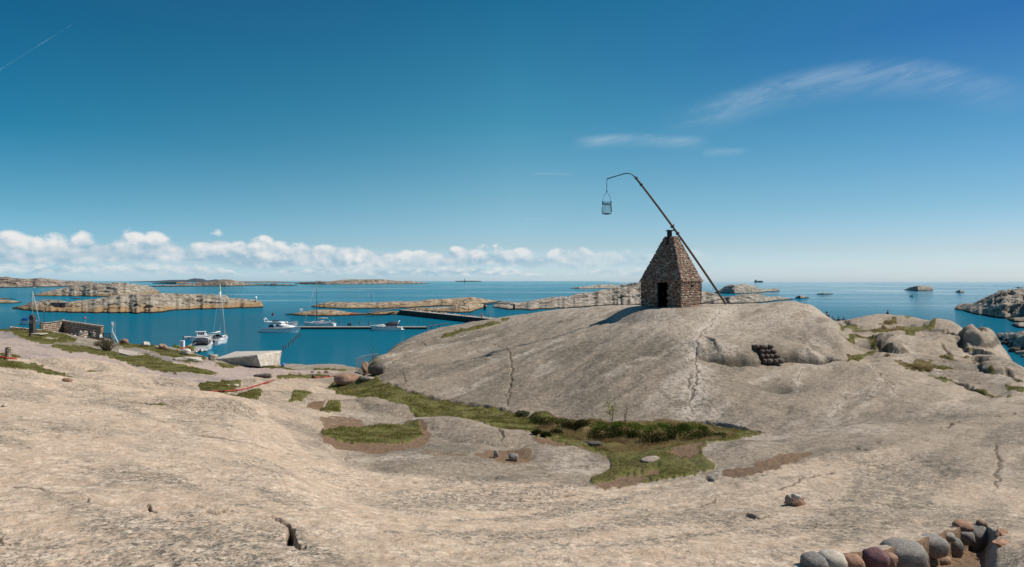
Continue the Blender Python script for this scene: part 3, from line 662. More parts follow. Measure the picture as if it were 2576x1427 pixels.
# ground under turf is raised and soft
ZZ += nss(MASK['grass'], 0.2, 0.8) * (0.03 + 0.10 * fbm(XX * 1.8, YY * 1.8, 261, 4))
# turf banks below the big slab
bank = poly_mask(P(q5, [(200, 210), (500, 250), (900, 290), (1500, 290), (1900, 330), (2000, 400), (1800, 440), (1400, 450), (1000, 440), (700, 400), (400, 330)]), 18, 38, 10, soft=8)
ZZ += bank * (0.18 + 0.5 * (fbm(XX * 0.7, YY * 0.7, 271, 5) - 0.4))
MASK['dry'] = np.clip(MASK['dry'] + bank * nss(fbm(XX * 1.5, YY * 1.5, 273, 4), 0.5, 0.62) * 0.6, 0, 1)

# the retaining row of stones in the near right corner: the ground in front of it lies lower
EDGE_X = [(60, 1400), (120, 720), (260, 610), (430, 520), (640, 500), (860, 480), (1080, 465), (1290, 400), (1430, 370), (1560, 330), (1700, 290), (1830, 245), (1990, 185), (2140, 175), (2400, 330), (2700, 480), (3200, 600)]
_xr = (UU - 1979) / .23177; _yr = (DVc + V0 - 1274.6) / .23177
_d = _yr - np.interp(_xr, [q[0] for q in EDGE_X], [q[1] for q in EDGE_X])
_b = nss(_xr, 2100, 2300)
PIT = (nss(_d, 0, 14) * (1 - _b) + nss(_d, -80, 420) * _b) * (_xr > 60)
ZZ -= 0.42 * PIT
MASK['soil'] = np.maximum(MASK['soil'], nss(_d, -16, -2) * (_xr > 60) * nss(_xr, 2200, 2100))
MASK['warm'] *= 1 - PIT * nss(_xr, 2250, 2100)
DVc = (EYE - ZZ) * F / YY          # from here on things are set down on the finished ground

def grid_mesh(name, X, Y, Z, mat, attrs=None):
    nu, nr = X.shape
    me = bpy.data.meshes.new(name)
    co = np.stack([X, Y, Z], -1).reshape(-1, 3).astype(np.float32)
    i = np.arange(nu - 1)[:, None] * nr + np.arange(nr - 1)[None]
    q = np.stack([i, i + nr, i + nr + 1, i + 1], -1).reshape(-1, 4).astype(np.int32)
    me.vertices.add(len(co)); me.vertices.foreach_set('co', co.ravel())
    me.loops.add(q.size); me.loops.foreach_set('vertex_index', q.ravel())
    me.polygons.add(len(q)); me.polygons.foreach_set('loop_start', np.arange(0, q.size, 4, dtype=np.int32))
    me.polygons.foreach_set('loop_total', np.full(len(q), 4, np.int32))
    me.polygons.foreach_set('use_smooth', np.ones(len(q), bool))
    me.update(calc_edges=True)
    for k, chans in (attrs or {}).items():
        a = me.attributes.new(k, 'FLOAT_COLOR', 'POINT')
        d = np.ones((len(co), 4), np.float32)
        for c, m in enumerate(chans): d[:, c] = m.reshape(-1)
        a.data.foreach_set('color', d.ravel())
    me.materials.append(mat)
    o = bpy.data.objects.new(name, me); COL.objects.link(o)
    return o

# ------------------------------------------------------------------ materials
MATS = {}
def new_mat(name):
    m = bpy.data.materials.new(name); m.use_nodes = True; m.node_tree.nodes.clear()
    t = NT(m.node_tree)
    b = t.node('ShaderNodeBsdfPrincipled'); o = t.node('ShaderNodeOutputMaterial'); t.l.new(b.outputs[0], o.inputs[0])
    MATS[name] = m
    return m, t, b
def bump(t, b, h, dist, strength=1.0):
    n = t.node('ShaderNodeBump'); n.inputs['Strength'].default_value = strength; n.inputs['Distance'].default_value = dist
    t.l.new(h, n.inputs['Height']); t.l.new(n.outputs[0], b.inputs['Normal'])
def simple(name, col, rough=0.6, metal=0.0, var=0.12, scale=6.0, bmp=0.0, spec=0.4):
    m, t, b = new_mat(name)
    p = t.node('ShaderNodeTexCoord').outputs['Object']
    n = t.noise(p, scale, 5, 0.6)
    c = t.mix(t.ss(n, 0.25, 0.75), tuple(x * (1 - var * 1.6) for x in col), tuple(min(1, x * (1 + var)) for x in col))
    t.put(b.inputs['Base Color'], c); t.put(b.inputs['Roughness'], rough); t.put(b.inputs['Metallic'], metal)
    t.put(b.inputs['Specular IOR Level'], spec)
    if bmp: bump(t, b, n, bmp)
    return m

def land_material():
    m, t, b = new_mat('granite_land')
    pos = t.node('ShaderNodeNewGeometry').outputs['Position']
    def attr(n):
        a = t.node('ShaderNodeAttribute'); a.attribute_name = n
        s = t.node('ShaderNodeSeparateColor'); t.l.new(a.outputs['Color'], s.inputs[0]); return s.outputs
    A = attr('cover_a'); Bc = attr('cover_b'); Cc = attr('cover_c')
    grass, gravel, soil = A; warm, pale, dark = Bc; dry, crk, tone = Cc
    f1 = t.noise(pos, 1.1, 6, 0.6); f2 = t.noise(pos, 5.0, 6, 0.62); f3 = t.noise(pos, 21.0, 5, 0.65); f4 = t.noise(pos, 70.0, 3, 0.6)
    rg = t.scaled(pos, (0.5, 1.15, 1), rot=(0, 0, R(-42))); rw = t.scaled(pos, (0.6, 1.1, 1), rot=(0, 0, R(38)))
    fg = t.math('ADD', t.math('MULTIPLY', t.noise(rg, 3.6, 4, 0.75), 0.4), t.math('MULTIPLY', t.noise(pos, 6.5, 4, 0.8), 0.6))      # grain drawn out along the ice's way
    fw = t.math('ADD', t.math('MULTIPLY', t.noise(rw, 3.2, 4, 0.75), 0.5), t.math('MULTIPLY', t.noise(rw, 11.0, 4, 0.75), 0.5))
    # grey-brown granite: fine pale and dark grains
    g = t.mix(t.ss(f3, 0.36, 0.64), GREY_A, GREY_B)
    g = t.mix(t.math('MULTIPLY', t.ss(f2, 0.42, 0.68), 0.55), g, GREY_C)
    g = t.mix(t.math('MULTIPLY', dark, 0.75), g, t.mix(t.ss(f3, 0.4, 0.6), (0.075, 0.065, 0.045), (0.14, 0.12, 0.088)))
    g = t.mix(t.math('MULTIPLY', t.ss(fg, 0.52, 0.60), 0.55), g, (0.46, 0.385, 0.305))
    g = t.mix(t.math('MULTIPLY', t.ss(fg, 0.48, 0.40), 0.6), g, (0.078, 0.06, 0.04))
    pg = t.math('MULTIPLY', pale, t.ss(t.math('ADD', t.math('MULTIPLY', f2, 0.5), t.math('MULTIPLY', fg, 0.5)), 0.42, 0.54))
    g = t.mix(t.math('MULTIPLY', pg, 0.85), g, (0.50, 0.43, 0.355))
    g = t.mix(t.math('MULTIPLY', t.ss(f4, 0.54, 0.62), 0.3), g, (0.36, 0.31, 0.25))
    # pale warm granite, coarse and lichened
    w = t.mix(t.ss(t.math('ADD', t.math('MULTIPLY', f1, 0.5), t.math('MULTIPLY', f2, 0.5)), 0.4, 0.6), WARM_A, WARM_B)
    w = t.mix(t.math('MULTIPLY', t.ss(f3, 0.5, 0.62), 0.55), w, WARM_C)
    w = t.mix(t.math('MULTIPLY', t.ss(tone, 0.42, 0.66), 0.35), w, (0.30, 0.25, 0.19))
    w = t.mix(t.math('MULTIPLY', t.ss(fw, 0.515, 0.60), 0.6), w, (0.78, 0.66, 0.52))
    w = t.mix(t.math('MULTIPLY', t.ss(fw, 0.47, 0.38), 0.6), w, (0.27, 0.20, 0.135))
    w = t.mix(t.math('MULTIPLY', t.ss(dark, 0.45, 1.0), t.math('MULTIPLY', t.ss(fw, 0.56, 0.47), 0.5)), w, (0.27, 0.225, 0.175))
    spots = t.ss(t.noise(t.scaled(pos, (1, 1, 1), loc=(3, 9, 2)), 6.5, 6, 0.75), 0.51, 0.57)
    spots2 = t.ss(t.noise(t.scaled(pos, (1, 1, 1), loc=(7, 1, 5)), 17.0, 4, 0.75), 0.52, 0.58)
    where = t.ss(t.math('ADD', t.math('MULTIPLY', dark, 0.45), t.math('MULTIPLY', f1, 0.75)), 0.28, 0.58)
    w = t.mix(t.math('MULTIPLY', t.math('MULTIPLY', spots, where), 0.8), w, (0.17, 0.152, 0.118))
    w = t.mix(t.math('MULTIPLY', t.math('MULTIPLY', spots2, where), 0.85), w, (0.085, 0.078, 0.065))
    blot = t.ss(t.noise(t.scaled(pos, (0.5, 1, 1), loc=(1, 4, 8)), 3.2, 4, 0.6), 0.66, 0.70)
    w = t.mix(t.math('MULTIPLY', blot, 0.6), w, (0.13, 0.128, 0.118))
    yg = t.math('MULTIPLY', t.ss(t.noise(t.scaled(pos, (1, 1, 1), loc=(11, 2, 6)), 17.0, 5, 0.7), 0.58, 0.66), t.ss(t.noise(pos, 0.55, 3), 0.5, 0.66))
    w = t.mix(t.math('MULTIPLY', yg, 0.7), w, (0.27, 0.29, 0.10))
    org = t.math('MULTIPLY', t.ss(t.noise(t.scaled(pos, (1, 1, 1), loc=(5, 5, 1)), 24.0, 4, 0.7), 0.6, 0.68), t.ss(t.noise(t.scaled(pos, (1, 1, 1), loc=(2, 2, 2)), 0.8, 3), 0.48, 0.62))
    w = t.mix(t.math('MULTIPLY', org, 0.75), w, (0.48, 0.24, 0.10))
    c = t.mix(warm, g, w)
    # covers
    gv = t.mix(t.ss(f2, 0.35, 0.65), (0.33, 0.255, 0.215), (0.45, 0.36, 0.31))
    gv = t.mix(t.math('MULTIPLY', dark, 0.9), gv, (0.20, 0.18, 0.17))
    c = t.mix(t.ss(t.math('ADD', gravel, t.math('MULTIPLY', t.math('SUBTRACT', f2, 0.5), 0.5)), 0.35, 0.6), c, gv)
    so = t.mix(t.ss(f3, 0.35, 0.65), (0.125, 0.074, 0.042), (0.25, 0.165, 0.10))
    c = t.mix(t.ss(t.math('ADD', soil, t.math('MULTIPLY', t.math('SUBTRACT', f2, 0.5), 1.1)), 0.3, 0.62), c, so)
    gr = t.mix(t.ss(f2, 0.35, 0.62), (0.092, 0.092, 0.024), (0.16, 0.145, 0.045))
    gr = t.mix(t.ss(t.math('ADD', t.math('MULTIPLY', dry, 0.5), f1), 0.72, 1.0), gr, (0.21, 0.15, 0.065))
    gr = t.mix(t.math('MULTIPLY', t.ss(f1, 0.50, 0.68), 0.5), gr, (0.14, 0.12, 0.05))
    gm = t.ss(t.math('ADD', grass, t.math('MULTIPLY', t.math('SUBTRACT', f2, 0.5), 0.9)), 0.3, 0.46)
    c = t.mix(gm, c, gr)
    ck = t.math('MULTIPLY', crk, t.math('SUBTRACT', 1.0, gm))
    c = t.mix(t.math('MULTIPLY', ck, 0.8), c, (0.075, 0.058, 0.038))
    # the tide line
    z = t.sep(pos)[2]
    c = t.mix(t.ss(t.math('ADD', z, t.math('MULTIPLY', f1, 0.6)), 1.0, 0.5), c, (0.03, 0.026, 0.018))
    t.put(b.inputs['Base Color'], c); t.put(b.inputs['Roughness'], 0.88); t.put(b.inputs['Specular IOR Level'], 0.25)
    h = t.math('ADD', t.math('MULTIPLY', f2, 0.07), t.math('ADD', t.math('MULTIPLY', f3, 0.022), t.math('MULTIPLY', t.math('MULTIPLY_ADD', warm, -0.01, 0.055), fg)))
    h = t.math('ADD', h, t.math('MULTIPLY', t.math('MULTIPLY', warm, 0.04), fw))
    bump(t, b, h, 1.0, 0.9)
    return m
GREY_A = (0.208, 0.165, 0.120); GREY_B = (0.345, 0.285, 0.218); GREY_C = (0.28, 0.217, 0.152)
WARM_A = (0.475, 0.365, 0.262); WARM_B = (0.63, 0.498, 0.38); WARM_C = (0.60, 0.375, 0.245)

def island_material(name, top_a, top_b, low, tide=1.0, goldz=4.0, sc=1.0):
    m, t, b = new_mat(name)
    pos = t.node('ShaderNodeNewGeometry').outputs['Position']
    z = t.sep(pos)[2]
    s = t.scaled(pos, (0.35, 0.35, 1.0))
    f0 = t.noise(s, 0.12 * sc, 5, 0.6); f1 = t.noise(s, 0.5 * sc, 6, 0.7); f2 = t.noise(s, 2.4 * sc, 5, 0.7)
    c = t.mix(t.ss(f1, 0.42, 0.58), top_a, top_b)
    c = t.mix(t.math('MULTIPLY', t.ss(f2, 0.52, 0.62), 0.5), c, (0.14, 0.115, 0.085))
    jn = t.vor(t.scaled(pos, (0.3, 0.3, 1.1), rot=(R(14), R(9), R(20))), 0.22 * sc, 'DISTANCE_TO_EDGE')
    c = t.mix(t.math('MULTIPLY', t.ss(jn, 0.03, 0.0), 0.5), c, (0.05, 0.04, 0.03))
    gz = t.ss(t.math('ADD', z, t.math('MULTIPLY', t.math('SUBTRACT', f0, 0.5), goldz * 2.2)), goldz, goldz * 0.35)
    c = t.mix(t.math('MULTIPLY', gz, 0.85), c, t.mix(t.ss(f1, 0.35, 0.65), low, tuple(x * 0.62 for x in low)))
    strat = t.noise(t.scaled(pos, (0.03, 0.03, 1.0)), 1.6, 5, 0.6)
    c = t.mix(t.math('MULTIPLY', t.ss(strat, 0.56, 0.66), 0.28), c, (0.13, 0.10, 0.07))
    c = t.mix(t.ss(t.math('ADD', z, t.math('MULTIPLY', t.math('SUBTRACT', f1, 0.5), tide * 0.8)), tide, tide * 0.6), c, (0.022, 0.018, 0.014))
    t.put(b.inputs['Base Color'], c); t.put(b.inputs['Roughness'], 0.9); t.put(b.inputs['Specular IOR Level'], 0.2)
    bump(t, b, t.math('ADD', t.math('MULTIPLY', f1, 1.6), t.math('ADD', t.math('MULTIPLY', f2, 0.5), t.math('MULTIPLY', t.ss(jn, 0.0, 0.08), 0.5))), 1.0, 0.9)
    return m
M_NEAR = island_material('granite_near_islets', (0.25, 0.215, 0.165), (0.46, 0.40, 0.32), (0.42, 0.26, 0.115), 0.75, 3.8)
M_TAN = island_material('granite_tan_skerries', (0.27, 0.20, 0.135), (0.47, 0.37, 0.26), (0.36, 0.24, 0.12), 0.6, 1.6)
M_MID = island_material('granite_middle_skerries', (0.23, 0.195, 0.155), (0.45, 0.40, 0.335), (0.36, 0.27, 0.17), 0.7, 1.2)
M_FAR = island_material('granite_far_islands', (0.12, 0.10, 0.08), (0.33, 0.27, 0.225), (0.34, 0.26, 0.20), 2.2, 3.0, 0.25)
M_HILL = simple('hazy_wooded_hills', (0.06, 0.085, 0.11), 0.95, 0, 0.2, 0.004)  # blue of the distant air put into the hill colour

def water_material():
    m, t, b = new_mat('sea_water')
    pos = t.node('ShaderNodeNewGeometry').outputs['Position']
    X, Y, Z = t.sep(pos)
    dist = t.math('SQRT', t.math('ADD', t.math('MULTIPLY', X, X), t.math('MULTIPLY', Y, Y)))
    ld = t.math('LOGARITHM', t.math('MAXIMUM', dist, 1.0), 10.0)
    # calm lanes drawn across the open sea; still water inside the harbour
    lanes = t.noise(t.scaled(pos, (0.0022, 0.009, 1), rot=(0, 0, R(6))), 1.0, 2, 0.5)
    lanes2 = t.noise(t.scaled(pos, (0.009, 0.032, 1), rot=(0, 0, R(-9))), 1.0, 3, 0.55)
    open_ = t.ss(ld, 2.33, 2.7)
    calm = t.math('MULTIPLY', t.ss(t.math('ADD', t.math('MULTIPLY', lanes, 0.6), t.math('MULTIPLY', lanes2, 0.4)), 0.44, 0.66), open_)
    calm = t.math('MAXIMUM', calm, t.math('MULTIPLY', t.ss(ld, 2.36, 2.2), 0.35))
    f1 = t.noise(t.scaled(pos, (1, 1.6, 1)), 0.9, 4, 0.6); f2 = t.noise(t.scaled(pos, (1, 1.5, 1)), 0.22, 4, 0.6); f3 = t.noise(pos, 4.0, 3, 0.5)
    h = t.math('ADD', t.math('MULTIPLY', f1, 0.5), t.math('ADD', t.math('MULTIPLY', f2, 1.2), t.math('MULTIPLY', f3, 0.08)))
    amp = t.math('MULTIPLY_ADD', calm, -WAVE * 0.93, WAVE)
    n = t.node('ShaderNodeBump'); n.inputs['Strength'].default_value = 1.0
    t.l.new(h, n.inputs['Height']); t.l.new(amp, n.inputs['Distance'])
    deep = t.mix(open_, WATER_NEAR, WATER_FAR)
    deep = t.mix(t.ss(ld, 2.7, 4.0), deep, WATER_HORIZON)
    t.n.remove(b)
    o = [x for x in t.n if x.type == 'OUTPUT_MATERIAL'][0]
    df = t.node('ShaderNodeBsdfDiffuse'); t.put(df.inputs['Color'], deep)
    gl = t.node('ShaderNodeBsdfGlossy'); gl.inputs['Roughness'].default_value = 0.05; gl.inputs['Color'].default_value = (1, 1, 1, 1)
    fr = t.node('ShaderNodeFresnel'); fr.inputs['IOR'].default_value = 1.333
    for x in (gl, fr): t.l.new(n.outputs[0], x.inputs['Normal'])
    # a ruffled sea seen at a low angle shows far less mirror than still water
    k0 = t.math('MULTIPLY_ADD', open_, 0.20, GLOSS_RUF - 0.15)
    k0 = t.math('ADD', k0, t.math('MULTIPLY', t.ss(t.math('ADD', X, t.math('MULTIPLY', Y, -0.15)), 0.0, 260.0), 0.62))      # stronger mirror to the right: sun-side brightness put into the sea
    k = t.math('MAXIMUM', k0, t.math('MULTIPLY', calm, GLOSS_CALM))
    mx = t.node('ShaderNodeMixShader'); t.l.new(t.math('MULTIPLY', fr.outputs[0], k), mx.inputs[0]); t.l.new(df.outputs[0], mx.inputs[1]); t.l.new(gl.outputs[0], mx.inputs[2]); t.l.new(mx.outputs[0], o.inputs[0])
    return m
GLOSS_CALM = 0.72; GLOSS_RUF = 0.42
WAVE = 0.75; WATER_SPEC = 0.22
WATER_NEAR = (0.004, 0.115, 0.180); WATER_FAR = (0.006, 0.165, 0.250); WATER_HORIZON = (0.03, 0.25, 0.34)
M_WATER = water_material()
M_LAND = land_material()

# ------------------------------------------------------------------ sea
def structure(o): o['kind'] = 'structure'; return o
def plane_sea():
    me = bpy.data.meshes.new('sea')
    xs = [-60000, -3000, -300, 300, 3000, 60000]; ys = [-3000, -100, 400, 3000, 60000]
    vs = [(x, y, 0) for y in ys for x in xs]
    n = len(xs); fs = [(j * n + i, j * n + i + 1, (j + 1) * n + i + 1, (j + 1) * n + i) for j in range(len(ys) - 1) for i in range(n - 1)]
    me.from_pydata(vs, [], fs); me.materials.append(M_WATER)
    o = bpy.data.objects.new('sea', me); COL.objects.link(o); return structure(o)
plane_sea()

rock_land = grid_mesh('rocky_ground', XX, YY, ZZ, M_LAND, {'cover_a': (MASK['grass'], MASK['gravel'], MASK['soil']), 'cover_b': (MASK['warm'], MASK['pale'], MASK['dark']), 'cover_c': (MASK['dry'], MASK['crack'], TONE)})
structure(rock_land)
# the same headland goes on behind and beside the camera
def back_land():
    e0 = math.atan2(UR - U0, F); th = np.linspace(e0 + 0.0003, 2 * math.pi - e0 - 0.0003, 110)[:, None]
    rr = np.exp(np.linspace(math.log(1.2), math.log(140), 150))[None]
    x = np.sin(th) * rr; y = np.cos(th) * rr
    z = 11.35 - 0.085 * rr + (fbm(x * 0.2, y * 0.2, 5, 4) - 0.5) * 0.8 * nss(rr, 2, 20) - 0.12
    z = z - nss(rr, 60, 100) * 12
    for col, side in ((NU - 1, 0), (0, 1)):
        Yb = np.clip(rr[0] * math.cos(e0), YN, YF); zb = np.interp(np.log(Yb), ls, ZZ[col])[None]
        d = (th - e0) if side == 0 else (2 * math.pi - e0 - th)
        w = nss(0.75 - d, 0, 0.75); z = z * (1 - w) + zb * w
    x = np.concatenate([x], 0)
    o = grid_mesh('rock_behind', x, y, z, M_LAND, {'cover_a': (z * 0, z * 0, z * 0), 'cover_b': (z * 0 + .8, z * 0, z * 0 + .3), 'cover_c': (z * 0, z * 0, z * 0 + .5)})
    structure(o)
back_land()

# ------------------------------------------------------------------ skerries and islands
SK = []
def on_skerry(k, u, v):
    us_, Yg, Zg = SK[k]; i = int(np.clip(np.searchsorted(us_, u), 0, len(us_) - 1)); vv = float(warp(u, v))
    V = V0 + (EYE - Zg[i]) * F / Yg[i]; ok = np.nonzero((V <= vv) & (Zg[i] > 0.2))[0]
    j = ok[0] if len(ok) else int(np.argmax(Zg[i])); return Vector(((u - U0) / F * Yg[i, j], Yg[i, j], Zg[i, j]))
def skerry(top, water, mat, depth=0.35, seed=1, rough=1.0, n=None, name='skerry', pw=0.7, nr=34, blocks=0.0):
    """top: crest picked in the picture, water: near waterline; built at its true distance with a back side"""
    tu = [p[0] for p in top]; tv = [p[1] for p in top]; wu = [p[0] for p in water]; wvv = [p[1] for p in water]
    u0, u1 = min(tu[0], wu[0]), max(tu[-1], wu[-1])
    n = n or int(max(24, min(300, (u1 - u0) / 1.6)))
    us_ = np.linspace(u0, u1, n)
    yn = np.array([seaY(u, v) for u, v in zip(us_, np.interp(us_, wu, wvv))])
    ym = np.median(yn); W = (u1 - u0) / F * ym
    tt = (us_ - u0) / (u1 - u0)
    lens_ = np.sqrt(np.clip(1 - (2 * tt - 1) ** 2, 0, 1))
    dep = (depth[0] if isinstance(depth, tuple) else W * depth) * (0.25 + 0.75 * lens_)
    vt = np.array([float(warp(u, v)) for u, v in zip(us_, np.interp(us_, tu, tv))])
    kk = max(2, n // 28); ker = np.hanning(2 * kk + 1)[1:-1]; ker /= ker.sum()
    smo = lambda a: np.convolve(np.pad(a, len(ker) // 2, mode='edge'), ker, mode='valid')[:n]
    yn = smo(yn)
    yn = yn + (fbm(us_ * 0.05, us_ * 0 + seed, seed, 3) - .5) * dep * 0.22
    yc = yn + dep * 0.5
    zc = np.maximum(EYE - (vt - V0) / F * yc, 0.15)
    s = np.concatenate([[-0.12, -0.03], np.linspace(0.0, 1.0, nr) ** 1.3, np.linspace(1.1, 2.1, 10)])
    Yg = yn[:, None] + dep[:, None] * 0.5 * s[None]
    Xg = (us_[:, None] - U0) / F * Yg
    prof = np.where(s[None] <= 1, np.clip(s[None], 0, 1) ** pw, np.clip(1 - ((s[None] - 1) / 1.05) ** 2.2, 0, 1) ** 0.7)
    Zg = zc[:, None] * prof
    Zg = np.where(s[None] < 0, -1.2, Zg); Zg = np.where(s[None] > 2.04, -2.0, Zg)
    hh = np.clip(zc, 0.3, 12)[:, None]
    sc = 1 / (0.9 * hh + 0.6)
    base_sc = float(1 / (0.9 * np.median(hh) + 0.6))
    def ridged(k, sd, ex=1.0):
        f = fbm(Xg * base_sc * k, Yg * base_sc * k * ex, sd, 4); return 1 - np.abs(2 * f - 1)
    dis = (ridged(0.55, seed * 7 + 1) - 0.72) * 0.65 + (ridged(1.4, seed * 7 + 3, 1.6) - 0.7) * 0.32 + (fbm(Xg * base_sc * 4, Yg * base_sc * 4, seed * 7 + 5, 3) - 0.5) * 0.18
    env = np.clip(np.minimum(s[None] * 3, 1), 0, 1) * np.where(s[None] > 2.04, 0, 1) * (1 - 0.55 * np.exp(-((s[None] - 1) / 0.25) ** 2))
    Yg = Yg + (fbm(Xg * base_sc * 1.1, Yg * base_sc * 1.1 + Zg * 0.6, seed * 7 + 11, 4) - .5) * dep[:, None] * 0.10 * env
    Xg = (us_[:, None] - U0) / F * Yg
    Zg = Zg + dis * hh * 0.55 * rough * env
    if blocks:   # joints cut the rock into blocks
        jx = np.abs(((Xg * blocks * base_sc + (fbm(Xg * .1, Yg * .1, seed) * 3)) % 1) - 0.5)
        Zg -= np.where(jx < 0.06, 0.35 * hh * env, 0)
    # horizontal ledges
    led = fbm(Xg * base_sc * 0.3, Yg * base_sc * 0.3, seed * 7 + 9, 2) * hh * 0.5
    q = hh * 0.24; zz_ = (Zg + led) / q; fr = zz_ - np.floor(zz_)
    Zl = (np.floor(zz_) + nss(fr, 0.25, 0.95)) * q - led
    Zg = np.where(Zg > 0, Zg * 0.72 + Zl * 0.28, Zg)
    SK.append((us_, Yg.copy(), Zg.copy()))
    return structure(grid_mesh(name, Xg, Yg, Zg, mat))
# wooded and bare far shores
def far_hill(top, dist, mat, seed, name='far_hill'):
    us_ = np.linspace(top[0][0], top[-1][0], 160)
    vt = np.array([float(warp(u, v)) for u, v in zip(us_, np.interp(us_, [p[0] for p in top], [p[1] for p in top]))])
    s = np.linspace(0, 2, 18)[None]
    Y = dist + 500 * s + 0 * us_[:, None]
    X = (us_[:, None] - U0) / F * Y
    zc = np.maximum(EYE - (vt - V0) / F * (dist + 500), 0.5)[:, None]
    Z = zc * np.clip(1 - (s - 1) ** 2, 0, 1) ** 0.6 + (fbm(X * .01, Y * .01, seed, 4) - .5) * zc * 0.25 * (s > 0) - 0.5
    return structure(grid_mesh(name, X, Y, Z, mat))
far_hill(P(r1, [(960, 185), (1150, 180), (1250, 170), (1400, 163), (1530, 158), (1650, 150), (1800, 148), (1880, 133), (1960, 136), (2000, 150), (2080, 141), (2200, 150), (2350, 160), (2576, 165)]), 7000, M_HILL, 3)
far_hill(P(r2, [(-300, 160), (0, 156), (100, 152), (250, 151), (400, 155), (470, 150), (560, 147), (700, 148), (800, 152)]), 5200, M_FAR, 5)
far_hill(P(r2, [(1950, 122), (2020, 119), (2100, 118), (2200, 121)]), 9000, M_HILL, 6)

skerry(P(r1, [(-900, 150), (-400, 130), (0, 130), (70, 124), (130, 140), (260, 145), (400, 140), (500, 148), (620, 163), (760, 165), (860, 170), (960, 182), (1010, 190)]),
       P(r1, [(-900, 245), (-300, 235), (0, 229), (400, 223), (700, 215), (960, 192), (1010, 190)]), M_FAR, 0.5, 2, 1.0, name='far_island')
skerry(P(r1, [(1420, 212), (1520, 200), (1650, 196), (1850, 192), (1900, 172), (1960, 163), (2040, 160), (2080, 158), (2140, 141), (2230, 140), (2300, 158), (2400, 178), (2480, 182), (2576, 183), (2700, 188)]),
       P(r1, [(1420, 213), (1650, 213), (1900, 208), (2200, 206), (2400, 196), (2700, 190)]), M_FAR, 0.25, 3, 1.1, name='far_island')
skerry(P(r1, [(1470, 178), (1600, 172), (1700, 170), (1760, 168), (1860, 176)]), P(r1, [(1470, 184), (1700, 188), (1860, 186)]), M_FAR, 0.2, 4, name='skerry')
skerry(P(r2, [(395, 168), (480, 155), (560, 150), (640, 140), (720, 145), (780, 134), (860, 124), (950, 119), (1100, 117), (1250, 115), (1350, 124), (1420, 129), (1520, 127), (1600, 134), (1660, 138), (1710, 146)]),
       P(r2, [(395, 171), (700, 170), (900, 166), (1200, 160), (1500, 153), (1710, 147)]), M_FAR, 0.2, 5, 1.0, name='far_island')
skerry(P(r2, [(-60, 182), (60, 178), (150, 182), (180, 172), (215, 171), (240, 180), (330, 176), (430, 184)]), P(r2, [(-60, 188), (120, 193), (300, 190), (430, 186)]), M_FAR, 0.2, 6, name='skerry')
skerry(P(r1, [(300, 303), (340, 296), (420, 270), (520, 250), (620, 230), (720, 205), (840, 192), (960, 184), (1100, 180), (1235, 182), (1250, 196), (1300, 192), (1400, 198), (1460, 218), (1520, 243), (1545, 268)]),
       P(r1, [(300, 305), (560, 306), (800, 309), (1100, 311), (1300, 306), (1450, 290), (1545, 272)]), M_NEAR, 0.42, 7, 0.75, name='islet', pw=0.75, nr=40)
skerry(P(r1, [(120, 424), (220, 395), (300, 363), (400, 345), (480, 338), (600, 350), (660, 362), (760, 350), (880, 342), (1000, 322), (1100, 308), (1250, 290), (1400, 284), (1600, 278), (1800, 283), (2000, 287), (2190, 294), (2215, 318), (2320, 318), (2440, 333), (2520, 348), (2542, 378)]),
       P(r1, [(120, 428), (300, 444), (450, 456), (700, 463), (1000, 467), (1300, 467), (1560, 463), (1640, 447), (1700, 434), (2000, 427), (2200, 417), (2542, 406)]), M_NEAR, (62.0,), 8, 0.7, name='islet', pw=0.75, nr=60)
skerry(P(r1, [(-300, 345), (0, 340), (70, 342), (140, 350), (212, 362)]), P(r1, [(-300, 380), (0, 375), (120, 374), (212, 365)]), M_TAN, 0.3, 9)
skerry(P(r1, [(-200, 326), (0, 323), (60, 325), (165, 335)]), P(r1, [(-200, 338), (0, 335), (165, 337)]), M_TAN, 0.2, 10)
skerry(P(r1, [(680, 325), (740, 322), (800, 328)]), P(r1, [(680, 328), (740, 331), (800, 330)]), M_TAN, 0.3, 11)
skerry(P(r2, [(560, 391), (600, 372), (650, 354), (740, 341), (900, 342), (1050, 345), (1200, 341), (1400, 329), (1500, 331), (1600, 324), (1700, 308), (1850, 300), (2000, 290), (2120, 281), (2200, 294), (2300, 310), (2400, 322)]),
       P(r2, [(560, 393), (700, 402), (850, 407), (1100, 405), (1300, 400), (1500, 390), (1700, 375), (1900, 368), (2100, 365), (2400, 326)]), M_TAN, (40.0,), 12, 0.55, pw=0.6, nr=34)
skerry(P(r2, [(1440, 410), (1500, 398), (1600, 390), (1700, 388), (1800, 380), (1900, 378), (1960, 352), (2040, 345), (2130, 345), (2235, 352), (2260, 362)]),
       P(r2, [(1440, 418), (1600, 424), (1900, 436), (2000, 438), (2100, 432), (2200, 395), (2260, 378)]), M_TAN, (26.0,), 13, 0.5, pw=0.6)
skerry(P(r2, [(305, 466), (420, 450), (520, 430), (620, 418), (760, 413), (860, 426), (900, 438), (1000, 448), (1100, 448), (1200, 434), (1300, 428), (1425, 424)]),
       P(r2, [(305, 468), (450, 478), (700, 480), (900, 474), (1000, 472), (1100, 468), (1250, 464), (1425, 460)]), M_TAN, (14.0,), 14, 0.5, pw=0.6, nr=34)
skerry(P(r3, [(-120, 350), (-60, 325), (0, 328), (120, 335), (250, 320), (330, 300), (380, 293), (480, 278), (600, 274), (660, 252), (740, 240), (820, 245), (860, 222), (960, 204), (1060, 190), (1150, 180), (1300, 166), (1500, 175), (1700, 190), (1880, 228), (1960, 233), (2020, 258), (2100, 285), (2150, 300)]),
       P(r3, [(-120, 385), (0, 402), (250, 408), (500, 395), (800, 372), (1000, 362), (1400, 355), (2150, 352)]), M_MID, (90.0,), 15, 0.8, name='headland', pw=0.75, nr=44)
